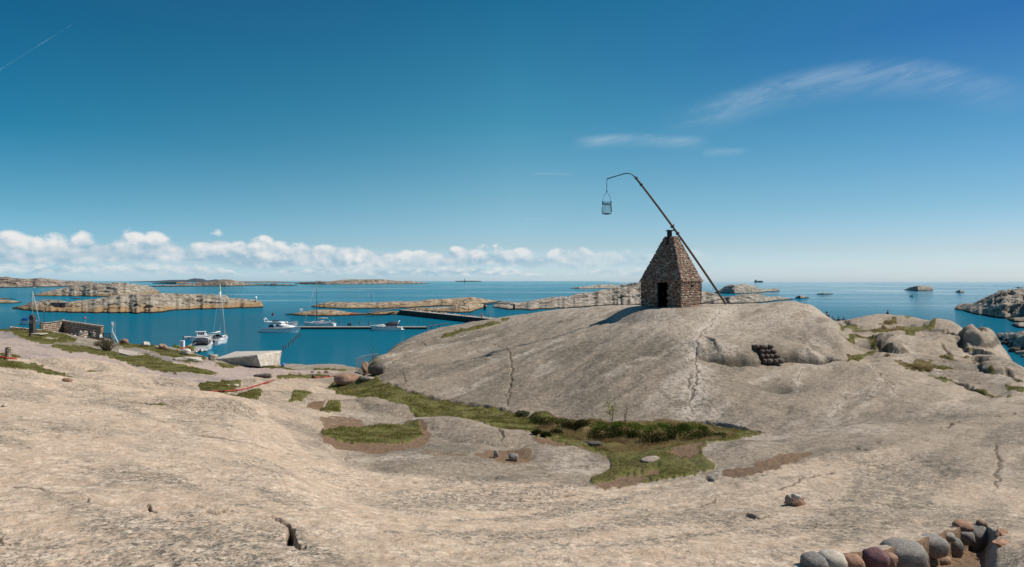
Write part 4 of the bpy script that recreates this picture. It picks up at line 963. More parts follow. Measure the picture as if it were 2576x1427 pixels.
skerry(P(r3, [(600, 190), (650, 184), (750, 170), (900, 155), (1000, 150), (1060, 158), (1100, 172)]), P(r3, [(600, 191), (700, 194), (900, 192), (1100, 188)]), M_MID, 0.25, 16, 0.7)
skerry(P(r3, [(1080, 170), (1110, 152), (1150, 155), (1200, 140), (1260, 134), (1330, 140), (1450, 150)]), P(r3, [(1080, 178), (1250, 182), (1450, 184)]), M_MID, 0.5, 17, 1.0)
skerry(P(r3, [(2000, 244), (2060, 210), (2110, 180), (2160, 165), (2250, 165), (2330, 168), (2400, 188), (2450, 213), (2485, 238)]), P(r3, [(2000, 247), (2200, 256), (2400, 253), (2485, 244)]), M_MID, 0.45, 18, 1.0, pw=0.5)
skerry(P(r4, [(-60, 225), (0, 215), (60, 214), (100, 218), (160, 210), (200, 214), (217, 232)]), P(r4, [(-60, 240), (60, 242), (160, 240), (217, 235)]), M_MID, 0.3, 19, 1.4)
skerry(P(r3, [(2050, 320), (2090, 288), (2200, 280), (2280, 264), (2400, 260), (2470, 268), (2500, 288), (2576, 290)]) + P(r4, [(110, 295), (200, 289), (300, 308), (365, 318)]),
       P(r3, [(2050, 340), (2150, 355), (2400, 352), (2576, 335)]) + P(r4, [(150, 328), (260, 326), (365, 320)]), M_MID, (30.0,), 20, 1.0, pw=0.5)
skerry(P(r4, [(360, 306), (380, 292), (405, 283), (450, 285), (480, 293), (500, 301)]), P(r4, [(360, 308), (420, 314), (500, 303)]), M_MID, 0.5, 21, 0.6, pw=0.4)
skerry(P(r4, [(568, 270), (590, 263), (650, 261), (700, 264), (735, 269)]), P(r4, [(568, 272), (650, 276), (735, 271)]), M_MID, 0.3, 22, 0.5)
skerry(P(r4, [(1415, 236), (1450, 226), (1480, 213), (1560, 199), (1640, 200), (1690, 213), (1702, 238)]), P(r4, [(1415, 239), (1550, 247), (1702, 242)]), M_MID, 0.4, 23, 1.2, pw=0.4)
skerry(P(r4, [(1910, 256), (1940, 243), (1960, 239), (1985, 246), (2002, 257)]), P(r4, [(1910, 258), (1960, 265), (2002, 259)]), M_MID, 0.5, 24, 0.8, pw=0.4)
skerry(P(r4, [(2490, 214), (2530, 210), (2570, 215)]), P(r4, [(2490, 216), (2530, 219), (2570, 217)]), M_MID, 0.4, 25)
skerry(P(r4, [(1905, 410), (1940, 380), (1980, 373), (2080, 370), (2110, 358), (2180, 328), (2250, 298), (2330, 263), (2430, 245), (2540, 234), (2640, 238), (2900, 215), (3100, 230)]),
       P(r4, [(1905, 424), (2000, 442), (2100, 468), (2250, 492), (2400, 508), (2576, 515), (2800, 560), (3100, 600)]), M_MID, (55.0,), 26, 1.15, name='headland', pw=0.6, nr=44, blocks=0.25)
skerry(P(r4, [(2410, 515), (2460, 503), (2576, 500), (2800, 500)]), P(r4, [(2410, 520), (2480, 545), (2600, 555), (2800, 560)]), M_MID, (9.0,), 27, 1.2, pw=0.4)
skerry(P(r4, [(2450, 570), (2500, 548), (2600, 545), (2800, 545)]), P(r4, [(2450, 576), (2520, 598), (2620, 606), (2800, 610)]), M_MID, (9.0,), 28, 1.0, pw=0.4)
skerry(P(r4, [(2310, 665), (2340, 650), (2400, 655), (2470, 650), (2576, 652), (2800, 640)]), P(r4, [(2310, 690), (2400, 745), (2480, 790), (2600, 850), (2800, 900)]), M_MID, (16.0,), 29, 1.3, pw=0.45)

# ------------------------------------------------------------------ builders for things
class MB:
    def __init__(s): s.v = []; s.f = []
    def add(s, vs, fs):
        o = len(s.v); s.v += [tuple(v) for v in vs]; s.f += [tuple(i + o for i in f) for f in fs]; return s
    def box(s, c, d, rz=0.0, top=1.0, taper=None):
        hx, hy, hz = d[0] / 2, d[1] / 2, d[2] / 2
        cs, sn = math.cos(rz), math.sin(rz)
        vs = []
        for z in (-1, 1):
            k = top if z > 0 else 1.0
            for x, y in ((-1, -1), (1, -1), (1, 1), (-1, 1)):
                a, b = x * hx * k, y * hy * k
                vs.append((c[0] + a * cs - b * sn, c[1] + a * sn + b * cs, c[2] + z * hz))
        return s.add(vs, [(3, 2, 1, 0), (4, 5, 6, 7), (0, 1, 5, 4), (1, 2, 6, 5), (2, 3, 7, 6), (3, 0, 4, 7)])
    def tube(s, pts, r, n=8, cap=True):
        pts = [Vector(p) for p in pts]; m = len(pts)
        rr = r if isinstance(r, (list, tuple)) else [r] * m
        o = len(s.v); ref = Vector((0, 0, 1))
        for i, p in enumerate(pts):
            d = (pts[min(i + 1, m - 1)] - pts[max(i - 1, 0)]).normalized()
            if abs(d.dot(ref)) > 0.95: ref = Vector((1, 0, 0))
            a = d.cross(ref).normalized(); b = d.cross(a)
            for k in range(n):
                t = 2 * math.pi * k / n; q = p + (a * math.cos(t) + b * math.sin(t)) * rr[i]; s.v.append(tuple(q))
        for i in range(m - 1):
            for k in range(n):
                s.f.append((o + i * n + k, o + i * n + (k + 1) % n, o + (i + 1) * n + (k + 1) % n, o + (i + 1) * n + k))
        if cap: s.f.append(tuple(o + k for k in range(n))[::-1]); s.f.append(tuple(o + (m - 1) * n + k for k in range(n)))
        return s
    def lathe(s, prof, n=12, c=(0, 0, 0)):
        o = len(s.v)
        for r, z in prof:
            for k in range(n):
                t = 2 * math.pi * k / n; s.v.append((c[0] + r * math.cos(t), c[1] + r * math.sin(t), c[2] + z))
        for i in range(len(prof) - 1):
            for k in range(n):
                s.f.append((o + i * n + k, o + i * n + (k + 1) % n, o + (i + 1) * n + (k + 1) % n, o + (i + 1) * n + k))
        s.f.append(tuple(o + k for k in range(n))[::-1]); s.f.append(tuple(o + (len(prof) - 1) * n + k for k in range(n)))
        return s
    def loft(s, secs, cap=True):      # rings of equal length
        o = len(s.v); n = len(secs[0])
        for q in secs: s.v += [tuple(p) for p in q]
        for i in range(len(secs) - 1):
            for k in range(n):
                s.f.append((o + i * n + k, o + i * n + (k + 1) % n, o + (i + 1) * n + (k + 1) % n, o + (i + 1) * n + k))
        if cap: s.f.append(tuple(o + k for k in range(n))[::-1]); s.f.append(tuple(o + (len(secs) - 1) * n + k for k in range(n)))
        return s
    def mesh(s, name, mat, smooth=False):
        me = bpy.data.meshes.new(name); me.from_pydata(s.v, [], s.f); me.materials.append(mat)
        if smooth: me.polygons.foreach_set('use_smooth', [True] * len(me.polygons))
        me.update(); return me
    def build(s, name, mat, parent=None, smooth=False, bevel=0.0):
        o = bpy.data.objects.new(name, s.mesh(name, mat, smooth)); COL.objects.link(o)
        if parent: o.parent = parent
        if bevel:
            b = o.modifiers.new('bevel', 'BEVEL'); b.width = bevel; b.segments = 2; b.limit_method = 'ANGLE'
        return o
def tag(o, label, cat, group=None, kind=None):
    if label: o['label'] = label
    if cat: o['category'] = cat
    if group: o['group'] = group
    if kind: o['kind'] = kind
    return o
def thing(name, label, cat, loc=(0, 0, 0), rz=0.0, group=None):
    e = bpy.data.objects.new(name, None); COL.objects.link(e); e.location = loc; e.rotation_euler = (0, 0, rz); e.empty_display_size = 0.3
    return tag(e, label, cat, group)
def copy_tree(o, parent=None):
    c = o.copy(); COL.objects.link(c); c.parent = parent
    for ch in list(o.children): copy_tree(ch, c)
    return c
def part(name, me, parent, loc=(0, 0, 0), rot=None, scale=None):
    o = bpy.data.objects.new(name, me); COL.objects.link(o); o.parent = parent; o.location = loc
    if rot is not None: o.rotation_euler = rot
    if scale is not None: o.scale = scale
    return o

def ico(sub=2):
    import bmesh
    bm = bmesh.new(); bmesh.ops.create_icosphere(bm, subdivisions=sub, radius=1.0)
    v = [x.co.copy() for x in bm.verts]; f = [tuple(q.index for q in p.verts) for p in bm.faces]; bm.free(); return v, f
ICO = {k: ico(k) for k in (1, 2, 3, 4)}
from mathutils import noise as mn
def rock_mb(size, seed, sub=3, rough=0.18, flat=0.0, square=0.0, facets=0.0):
    mb = MB(); v, f = ICO[sub]; off = Vector((seed * 7.3, seed * 3.1, seed * 1.7)); out = []
    rnd = random.Random(seed); planes = [(Vector((rnd.uniform(-1, 1), rnd.uniform(-1, 1), rnd.uniform(-.6, 1))).normalized(), rnd.uniform(0.55, 0.85)) for _ in range(int(facets))]
    for p in v:
        q = p.copy()
        if square:
            m = max(abs(q.x), abs(q.y), abs(q.z)); q = q.lerp(q / m, square)
        for n_, d_ in planes:
            k = q.dot(n_)
            if k > d_: q = q - n_ * (k - d_) * 0.9
        d = 1 + rough * (mn.noise(p * 1.3 + off) * 1.3 + mn.noise(p * 3.1 + off) * 0.5 + mn.noise(p * 7.0 + off) * 0.18)
        q = q * d
        if q.z < -flat and flat: q.z = -flat - (abs(q.z) - flat) * 0.25
        out.append((q.x * size[0] / 2, q.y * size[1] / 2, q.z * size[2] / 2))
    return mb.add(out, f)

# ------------------------------------------------------------------ more materials
def stone_mat(name, stops, lichen=None, bmp=0.01, grain=22.0, contrast=0.5, rough=0.85):
    m, t, b = new_mat(name)
    oi = t.node('ShaderNodeObjectInfo').outputs['Random']
    a = t.node('ShaderNodeAttribute'); a.attribute_name = 'rnd'
    r = t.math('FRACT', t.math('ADD', oi, a.outputs['Fac']))
    c = t.ramp(r, stops)
    pos = t.node('ShaderNodeNewGeometry').outputs['Position']
    n = t.noise(pos, grain, 5, 0.65); n2 = t.noise(pos, grain * 0.25, 4, 0.6)
    c = t.mix(contrast, c, t.mix(t.ss(n, 0.3, 0.7), (0.45,) * 3, (1.5,) * 3), 'MULTIPLY')
    c = t.mix(0.5, c, t.mix(t.ss(n2, 0.35, 0.65), (0.7,) * 3, (1.25,) * 3), 'MULTIPLY')
    if lichen:
        c = t.mix(t.math('MULTIPLY', t.ss(t.noise(pos, 1.3, 5, 0.7), lichen[1], lichen[1] + 0.08), 0.85), c, lichen[0])
    t.put(b.inputs['Base Color'], c); t.put(b.inputs['Roughness'], rough); t.put(b.inputs['Specular IOR Level'], 0.3)
    if bmp: bump(t, b, n, bmp)
    return m
M_COBBLE = stone_mat('cobble_stone', [(0.0, (0.18, 0.11, 0.078)), (0.2, (0.27, 0.145, 0.10)), (0.4, (0.21, 0.145, 0.105)), (0.55, (0.31, 0.195, 0.135)), (0.7, (0.27, 0.215, 0.165)), (0.84, (0.36, 0.27, 0.20)), (0.93, (0.47, 0.41, 0.34)), (1.0, (0.20, 0.155, 0.12))], ((0.42, 0.25, 0.045), 0.65), contrast=0.35)
M_STEP = stone_mat('shaded_step_cobble', [(0.0, (0.075, 0.055, 0.045)), (0.3, (0.13, 0.075, 0.058)), (0.6, (0.10, 0.075, 0.062)), (1.0, (0.16, 0.13, 0.105))], None, 0.01, 22.0, 0.4)  # darker cobble: shade of the step fronts put into the colour
M_RUBBLE = stone_mat('pale_rubble', [(0.0, (0.24, 0.18, 0.13)), (0.3, (0.40, 0.31, 0.23)), (0.55, (0.30, 0.235, 0.17)), (0.8, (0.52, 0.43, 0.34)), (1.0, (0.34, 0.27, 0.2))])
M_MORTAR = simple('dark_mortar', (0.055, 0.042, 0.034), 0.95, 0, 0.3, 9, 0.01)
M_BOULD = stone_mat('granite_boulder', [(0.0, (0.30, 0.25, 0.20)), (0.5, (0.40, 0.34, 0.275)), (1.0, (0.34, 0.27, 0.21))], None, 0.02, 9.0)
M_BOULDL = stone_mat('pale_granite_boulder', [(0.0, (0.50, 0.45, 0.38)), (1.0, (0.56, 0.50, 0.43))], None, 0.03, 5.0, 0.4)
M_BOULDR = stone_mat('reddish_boulder', [(0.0, (0.26, 0.16, 0.11)), (1.0, (0.30, 0.19, 0.13))], None, 0.02, 9.0)
M_DARKR = stone_mat('dark_boulder', [(0.0, (0.05, 0.045, 0.04)), (1.0, (0.13, 0.115, 0.1))], None, 0.02, 6.0)
M_GREYC = stone_mat('grey_cobble', [(0.0, (0.205, 0.185, 0.165)), (1.0, (0.25, 0.225, 0.20))], None, 0.006, 60.0, 0.6)
M_CREAM = stone_mat('cream_cobble', [(0.0, (0.44, 0.39, 0.31)), (1.0, (0.47, 0.415, 0.335))], None, 0.003, 50.0, 0.25)
M_BROWNC = stone_mat('brown_cobble', [(0.0, (0.33, 0.19, 0.12)), (1.0, (0.36, 0.21, 0.14))], None, 0.006, 45.0, 0.5)
M_PURPLE = stone_mat('purple_cobble', [(0.0, (0.16, 0.082, 0.088)), (1.0, (0.17, 0.09, 0.092))], None, 0.006, 45.0, 0.5)
M_SLATE = stone_mat('dark_slab', [(0.0, (0.17, 0.155, 0.14)), (1.0, (0.19, 0.175, 0.155))], ((0.25, 0.13, 0.02), 0.64), 0.006, 40.0, 0.6)
M_WOOD = simple('weathered_pole_wood', (0.15, 0.105, 0.08), 0.8, 0, 0.35, 14, 0.01)
M_PLANK = simple('grey_planks', (0.36, 0.31, 0.26), 0.85, 0, 0.25, 5, 0.004)
M_PIER = simple('pier_timber', (0.07, 0.055, 0.045), 0.9, 0, 0.3, 3, 0.01)
M_IRON = simple('black_iron', (0.018, 0.02, 0.024), 0.55, 0.6, 0.2, 20)
M_IRONB = simple('blue_black_wire', (0.02, 0.045, 0.06), 0.5, 0.5, 0.2, 20)
M_WHITE = simple('white_gelcoat', (0.80, 0.79, 0.77), 0.3, 0, 0.04, 2, 0, 0.5)
M_OFFW = simple('offwhite_paint', (0.62, 0.60, 0.56), 0.5, 0, 0.1, 4)
M_DARK = simple('dark_canvas', (0.03, 0.035, 0.045), 0.75, 0, 0.2, 10)
M_GLASS = simple('tinted_glass', (0.015, 0.02, 0.028), 0.08, 0, 0.1, 3, 0, 0.8)
M_ALU = simple('aluminium', (0.45, 0.46, 0.47), 0.35, 0.8, 0.08, 5)
M_MASTD = simple('dark_mast', (0.10, 0.105, 0.11), 0.4, 0.5, 0.1, 5)
M_SAIL = simple('furled_sail_cloth', (0.72, 0.71, 0.68), 0.8, 0, 0.08, 8)
M_RED = simple('red_plastic', (0.45, 0.035, 0.025), 0.45, 0, 0.15, 5)
M_ORANGE = simple('orange_plastic', (0.62, 0.12, 0.03), 0.45, 0, 0.15, 5)
M_BLUE = simple('blue_plastic', (0.03, 0.16, 0.42), 0.45, 0, 0.15, 5)
M_TEAL = simple('pale_blue_panel', (0.12, 0.36, 0.48), 0.5, 0, 0.1, 5)
M_CONC = simple('worn_concrete', (0.46, 0.39, 0.33), 0.92, 0, 0.12, 2.5, 0.003)
M_ASPH = simple('old_asphalt', (0.17, 0.15, 0.14), 0.92, 0, 0.2, 3, 0.003)
M_GREENP = simple('green_net', (0.06, 0.12, 0.04), 0.8, 0, 0.5, 8)
M_SLATED = simple('dark_monolith_slate', (0.07, 0.066, 0.06), 0.7, 0, 0.3, 3, 0.01)
M_BRONZE = simple('bronze', (0.06, 0.045, 0.035), 0.5, 0.5, 0.3, 9)
M_GREYP = simple('grey_painted_boards', (0.13, 0.135, 0.13), 0.85, 0, 0.2, 2)
M_YEL = simple('yellow_paint', (0.55, 0.45, 0.22), 0.6, 0, 0.15, 3)
M_PINK = simple('pink_plastic', (0.75, 0.08, 0.14), 0.5, 0, 0.1, 3)
M_SHIP = simple('far_ship_hull', (0.06, 0.13, 0.16), 0.7, 0, 0.1, .02)

# ------------------------------------------------------------------ the tower
PH = R(42.2); SIDE = 3.66
c_, s_ = math.cos(PH), math.sin(PH)
NEARC = Vector((426 / F * 48.6, 48.6, 0)); TB = 11.86; TE = 14.0; TT_ = 17.72
# local frame: x from the near corner along the door wall (to the left), y along the right wall
def tower():
    ctr = NEARC + Vector((-c_ + s_, s_ + c_, 0)) * SIDE / 2
    root = thing('stone_tower', 'small square beacon tower of rounded cobbles with pyramid roof, on the bare dome', 'tower', (ctr.x, ctr.y, TB))
    ex = Vector((-c_, s_, 0)); ey = Vector((s_, c_, 0)); h = SIDE / 2; H = TE - TB; HT = TT_ - TB
    def L(a, b, z): return ex * a + ey * b + Vector((0, 0, z))       # a, b in -h..h; door wall is b=-h
    th = 0.32
    # core walls: door gap in the b=-h wall between a0..a1
    def wallbox(mb, a0, a1, b0, b1, z0, z1):
        vs = [L(a, b, z) for z in (z0, z1) for a, b in ((a0, b0), (a1, b0), (a1, b1), (a0, b1))]
        mb.add(vs, [(3, 2, 1, 0), (4, 5, 6, 7), (0, 1, 5, 4), (1, 2, 6, 5), (2, 3, 7, 6), (3, 0, 4, 7)])
    i = h - 0.1
    # door in the picture: u 1680..1705 measured on the wall
    def a_of(u):     # position along door wall seen at u
        k = (u - U0) / F; x0 = ctr.x + (ey * -h).x; y0 = ctr.y + (ey * -h).y
        return (k * y0 - x0) / (ex.x - k * ex.y)
    da, db = a_of(1677), a_of(1653)
    dz = 2.02
    mb = MB()
    wallbox(mb, -i, da, -i, -i + th, -0.6, H); wallbox(mb, db, i, -i, -i + th, -0.6, H); wallbox(mb, da, db, -i, -i + th, dz, H)
    wallbox(mb, -i, -i + th, -i + th, i, -0.6, H); wallbox(mb, i - th, i, -i + th, i, -0.6, H); wallbox(mb, -i + th, i - th, i - th, i, -0.6, H)
    mb.build('wall_core', M_MORTAR, root)
    # roof frustum
    rt = 0.40; ho = h + 0.06
    mb = MB()
    lo = [L(a, b, H) for a, b in ((-ho + .08, -ho + .08), (ho - .08, -ho + .08), (ho - .08, ho - .08), (-ho + .08, ho - .08))]
    hi = [L(a * 1.0, b, HT - .05) for a, b in ((-rt + .06, -rt + .06), (rt - .06, -rt + .06), (rt - .06, rt - .06), (-rt + .06, rt - .06))]
    mb.add(lo + hi, [(3, 2, 1, 0), (4, 5, 6, 7), (0, 1, 5, 4), (1, 2, 6, 5), (2, 3, 7, 6), (3, 0, 4, 7)])
    mb.build('roof', M_MORTAR, root)
    # stones
    rnd = random.Random(4)
    def pebble(seed):
        r = random.Random(seed); v = []; f = []; n = 8
        sq = r.uniform(0.1, 0.45); w = [r.uniform(0.9, 1.08) for _ in range(n)]
        rings = [(1.0, -0.5), (0.97, 0.12), (0.66, 0.72)]
        for rr_, z in rings:
            for k in range(n):
                t = 2 * math.pi * (k + 0.5 * (z > .5)) / n; cx, sy = math.cos(t), math.sin(t); m = max(abs(cx), abs(sy))
                g = rr_ * w[k] * ((1 - sq) + sq / m); v.append((cx * g, sy * g, z + r.uniform(-.05, .05)))
        v.append((0, 0, 0.97))
        for a in range(2):
            for k in range(n): f.append((a * n + k, a * n + (k + 1) % n, (a + 1) * n + (k + 1) % n, (a + 1) * n + k))
        for k in range(n): f.append((2 * n + k, 2 * n + (k + 1) % n, 3 * n))
        return v, f
    PEB = [pebble(k) for k in range(9)]
    PM = []
    for v, f in PEB:
        me = bpy.data.meshes.new('stone'); me.from_pydata(v, [], f); me.materials.append(M_COBBLE); me.polygons.foreach_set('use_smooth', [True] * len(f)); PM.append(me)
    placed = []   # (priority, matrix, variant)
    def face(O, A, B, N, wfun, Hf, rowh, pri, skip=None, tilt=0.0, lift=0.0):
        z = 0.0; row = 0
        while z < Hf - 0.03:
            rh = rowh * rnd.uniform(0.85, 1.2)
            if z + rh > Hf: rh = max(0.1, Hf - z)
            a0, a1 = wfun(z + rh / 2); x = a0 - 0.03
            while x < a1 - 0.04:
                w = rh * rnd.choice([rnd.uniform(0.8, 1.15), rnd.uniform(1.0, 1.7)])
                if x + w > a1: w = max(0.09, a1 - x + 0.03)
                cx, cz = x + w / 2, z + rh / 2 + rnd.uniform(-.05, .05)
                if not (skip and skip(cx, w, cz, rh)):
                    p = O + A * cx + B * cz + N * (lift + rnd.uniform(-.015, .02))
                    an = rnd.uniform(-.6, .6); A2 = A * math.cos(an) + B * math.sin(an); B2 = B * math.cos(an) - A * math.sin(an)
                    n2 = (N + A * rnd.uniform(-.12, .12) + B * rnd.uniform(-.12, .12) + B * tilt).normalized()
                    M = Matrix.Identity(4)
                    q_ = rnd.uniform(.85, 1.22); sw, sh, sd = w * 0.55 * q_, rh * 0.57 / q_ * rnd.uniform(.95, 1.15), min(w, rh) * rnd.uniform(0.36, 0.5)
                    for r_ in range(3):
                        M[r_][0] = A2[r_] * sw; M[r_][1] = B2[r_] * sh; M[r_][2] = n2[r_] * sd; M[r_][3] = p[r_]
                    placed.append((pri * w * rh * rnd.uniform(.9, 1.1), M, rnd.randrange(len(PM))))
                x += w
            z += rh; row += 1
    up = Vector((0, 0, 1))
    def skipdoor(cx, w, cz, rh): return (cx + w * .3 > da and cx - w * .3 < db) and cz < dz + 0.02
    hb = h - 0.05
    face(L(0, -hb, 0), ex, up, -ey, lambda z: (-h, h), H, 0.165, 3.0, skipdoor)
    face(L(-hb, 0, 0), ey, up, -ex, lambda z: (-h, h), H, 0.165, 2.6)
    face(L(0, hb, 0), ex, up, ey, lambda z: (-h, h), H, 0.24, 0.01)
    face(L(hb, 0, 0), ey, up, ex, lambda z: (-h, h), H, 0.24, 0.01)
    RH = HT - H; sl = math.hypot(RH, ho - rt)
    for (A, N0, pri, rh) in ((ex, -ey, 3.0, 0.165), (ey, -ex, 2.6, 0.165), (ex, ey, 0.01, 0.24), (ey, ex, 0.01, 0.24)):
        Bv = (up * RH - N0 * (ho - rt)).normalized(); Nn = (N0 * RH + up * (ho - rt)).normalized()
        skip = None
        if A is ex and N0.dot(-ey) > 0.9: skip = lambda cx, w, cz, rh_: abs(cx - 0.02) < 0.16 and cz > sl - 0.72
        face(N0 * ho + up * H, A, Bv, Nn, lambda z: (-(ho + (rt - ho) * z / sl), ho + (rt - ho) * z / sl), sl, rh, pri, skip, tilt=-0.25, lift=-0.03)
    # eave course of longer stones
    for (A, N0, pri) in ((ex, -ey, 3.0), (ey, -ex, 2.6), (ex, ey, .01), (ey, ex, .01)):
        face(N0 * (h + 0.05) + up * (H - 0.06), A, up, N0, lambda z: (-h - .08, h + .08), 0.13, 0.13, pri, lift=0.02)
    placed.sort(key=lambda q: -q[0])
    for _, M, k in placed[:300]:
        o = bpy.data.objects.new('stone', PM[k]); COL.objects.link(o); o.parent = root; o.matrix_basis = M
    rest = placed[300:]
    vs = []; fs = []; rn = []
    for _, M, k in rest:
        v, f = PEB[k]; o = len(vs); vs += [tuple(M @ Vector(p)) for p in v]; fs += [tuple(i + o for i in q) for q in f]; rn += [rnd.random()] * len(v)
    me = bpy.data.meshes.new('stones'); me.from_pydata(vs, [], fs); me.materials.append(M_COBBLE); me.polygons.foreach_set('use_smooth', [True] * len(fs))
    a = me.attributes.new('rnd', 'FLOAT', 'POINT'); a.data.foreach_set('value', rn)
    o = bpy.data.objects.new('stones', me); COL.objects.link(o); o.parent = root; o['kind'] = 'stuff'
    # steel door jamb, lintel, standing door leaf folded inwards
    mb = MB(); wallbox(mb, db - .05, db, -h - .03, -h + .3, 0, dz); mb.build('door_jamb', M_MASTD, root)
    mb = MB(); wallbox(mb, da, db, -h - .02, -h + .3, dz, dz + .08); mb.build('lintel', M_MORTAR, root)
    mb = MB(); wallbox(mb, db - .10, db - .055, -h + .05, -h + .95, 0.02, dz - .03); dr = mb.build('door', M_IRON, root); mb = MB(); wallbox(mb, db - .16, db - .10, -h + .78, -h + .86, .95, 1.1); mb.build('handle', M_ALU, dr)
    mb = MB(); wallbox(mb, -i + th, i - th, -i + th, i - th, -.05, 0.03); mb.build('floor', M_MORTAR, root)
    # little vent hole in the right wall
    mb = MB(); v0 = L(-h - .06, -0.1, H - .42); mb.box(v0, (0.1, 0.28, 0.2), PH); mb.build('vent', M_DARK, root)
    # rod lying out from the foot of the right wall
    mb = MB(); mb.tube([L(-h - .1, h - .5, 0.25), L(-h - 1.6, h + .2, 0.62), L(-h - 2.3, h + .6, 0.85)], 0.03, 6); mb.build('stay_rod', M_WOOD, root)
    # black fork that carries the pivot
    for b in (-0.16, 0.16):
        mb = MB(); q = []
        for a2, z2 in ((-.12, HT - .85), (.12, HT - .85), (.12, HT + .44), (.07, HT + .55), (-.07, HT + .55), (-.12, HT + .44)): q.append((a2, z2))
        f1 = [L(a2 + 0.05, -rt + .02 + b + .12, z2) for a2, z2 in q]; f2 = [L(a2 + 0.05, -rt + .12 + b + .12, z2) for a2, z2 in q]
        mb.loft([f1, f2]); mb.build('fork_plate', M_IRON, root)
    mb = MB(); mb.tube([L(-.3, -.1, HT + .50), L(.42, -.1, HT + .50)], 0.05, 8); mb.build('pivot_pin', M_IRON, root)
    return root, ctr
TOWER, TCTR = tower()

def pole():
    pb = world(1825.6, 763, 53.2); pp = Vector((0, 0, 0)) + world(1697.5, 574, 51.0); pt = world(1597, 439.2, 49.6)
    base = Vector(pb)
    root = thing('tilting_pole', 'long weathered wooden lever pole leaning over the tower top, foot on the bare rock', 'pole', base)
    def at(t):     # quadratic through the three points
        tm = 0.565
        a = (pt - base - (pp - base) / tm) / (1 - tm); b = (pp - base) / tm - a * tm
        return b * t + a * t * t
    pts = [at(t) for t in np.linspace(0, 1, 14)]
    MB().tube(pts, list(np.linspace(0.105, 0.085, 14)), 10).build('pole_shaft', M_WOOD, root, True)
    for t in (0.09, 0.93, 0.985):
        d = (at(min(1, t + .01)) - at(t - .01)).normalized(); MB().tube([at(t) - d * .06, at(t) + d * .06], 0.125, 10).build('iron_band', M_IRON, root)
    d = (at(.58) - at(.54)).normalized()
    for t in (0.535, 0.59): MB().tube([at(t) - d * .04, at(t) + d * .04], 0.16, 8).build('pivot_clamp', M_IRON, root)
    side = d.cross(Vector((0, 1, 0))).normalized()
    MB().tube([at(.595) - side * .25, at(.595) + side * .22], 0.025, 6).build('clamp_bolt', M_IRON, root)
    # bolted iron rod that curves over the top
    k = [world(1612, 461, 49.5), world(1601, 446, 49.5), world(1594.5, 438, 49.45), world(1588, 433, 49.4), world(1580, 431, 49.3), world(1570, 432, 49.2), world(1548, 438.5, 49.0), world(1527.2, 444.6, 48.8)]
    MB().tube([p - base for p in k], [0.05, 0.05, 0.048, 0.045, 0.045, 0.043, 0.04, 0.04], 8).build('bent_rod', M_IRONB, root, True)
    # chain
    c0 = world(1526.8, 445.5, 48.8) - base; c1 = world(1526.3, 477, 48.8) - base
    mb = MB(); n = 22
    for i in range(n):
        p = c0.lerp(c1, (i + .5) / n); r = 0.034
        ring = [p + (Vector((math.cos(t) * r * .6, 0, math.sin(t) * r)) if i % 2 else Vector((0, math.cos(t) * r * .6, math.sin(t) * r))) for t in np.linspace(0, 2 * math.pi, 9)]
        mb.tube(ring, 0.011, 4, False)
    mb.build('chain', M_IRONB, root)
    return root
pole()
def fire_basket():
    hook = world(1526.3, 477, 48.8); top = world(1526.5, 503, 48.8); bot = world(1526.5, 533.5, 48.8)
    H = top.z - bot.z
    root = thing('fire_basket', 'open iron fire basket hanging on a chain from the bent rod high above the dome', 'basket', bot)
    prof = [(0.27, 0.0), (0.36, 0.05), (0.40, 0.18), (0.405, 0.35), (0.385, 0.55), (0.35, 0.74), (0.325, 0.88), (0.345, 1.0), (0.35, 1.06)]
    for k in range(26):
        t = 2 * math.pi * k / 26
        MB().tube([(r * math.cos(t), r * math.sin(t), z * H) for r, z in prof], 0.0085, 5).build('bar', M_IRONB, root)
    for z, r in ((0.86, 0.335), (0.80, 0.35), (0.02, 0.31), (0.0, 0.2)):
        MB().tube([(r * math.cos(t), r * math.sin(t), z * H) for t in np.linspace(0, 2 * math.pi, 25)], 0.018, 6, False).build('hoop', M_IRONB, root)
    MB().lathe([(0.30, 0.0), (0.31, 0.03), (0.29, 0.05)], 18).build('bottom_plate', M_IRON, root)
    hz = hook.z - bot.z
    for s in (-1, 1):
        MB().tube([(0, 0, hz), (s * .19, 0, hz - .30), (s * .31, 0, hz - .62), (s * .33, 0, H * .98), (s * .34, 0, H * .86)], 0.015, 6).build('handle', M_IRONB, root)
        MB().box((s * .345, 0, H * .96), (0.05, 0.08, 0.22)).build('lug', M_IRON, root)
    MB().tube([(0.045 * math.cos(t), 0, hz + .02 + 0.045 * math.sin(t)) for t in np.linspace(0, 2 * math.pi, 12)], 0.013, 5, False).build('ring', M_IRONB, root)
fire_basket()

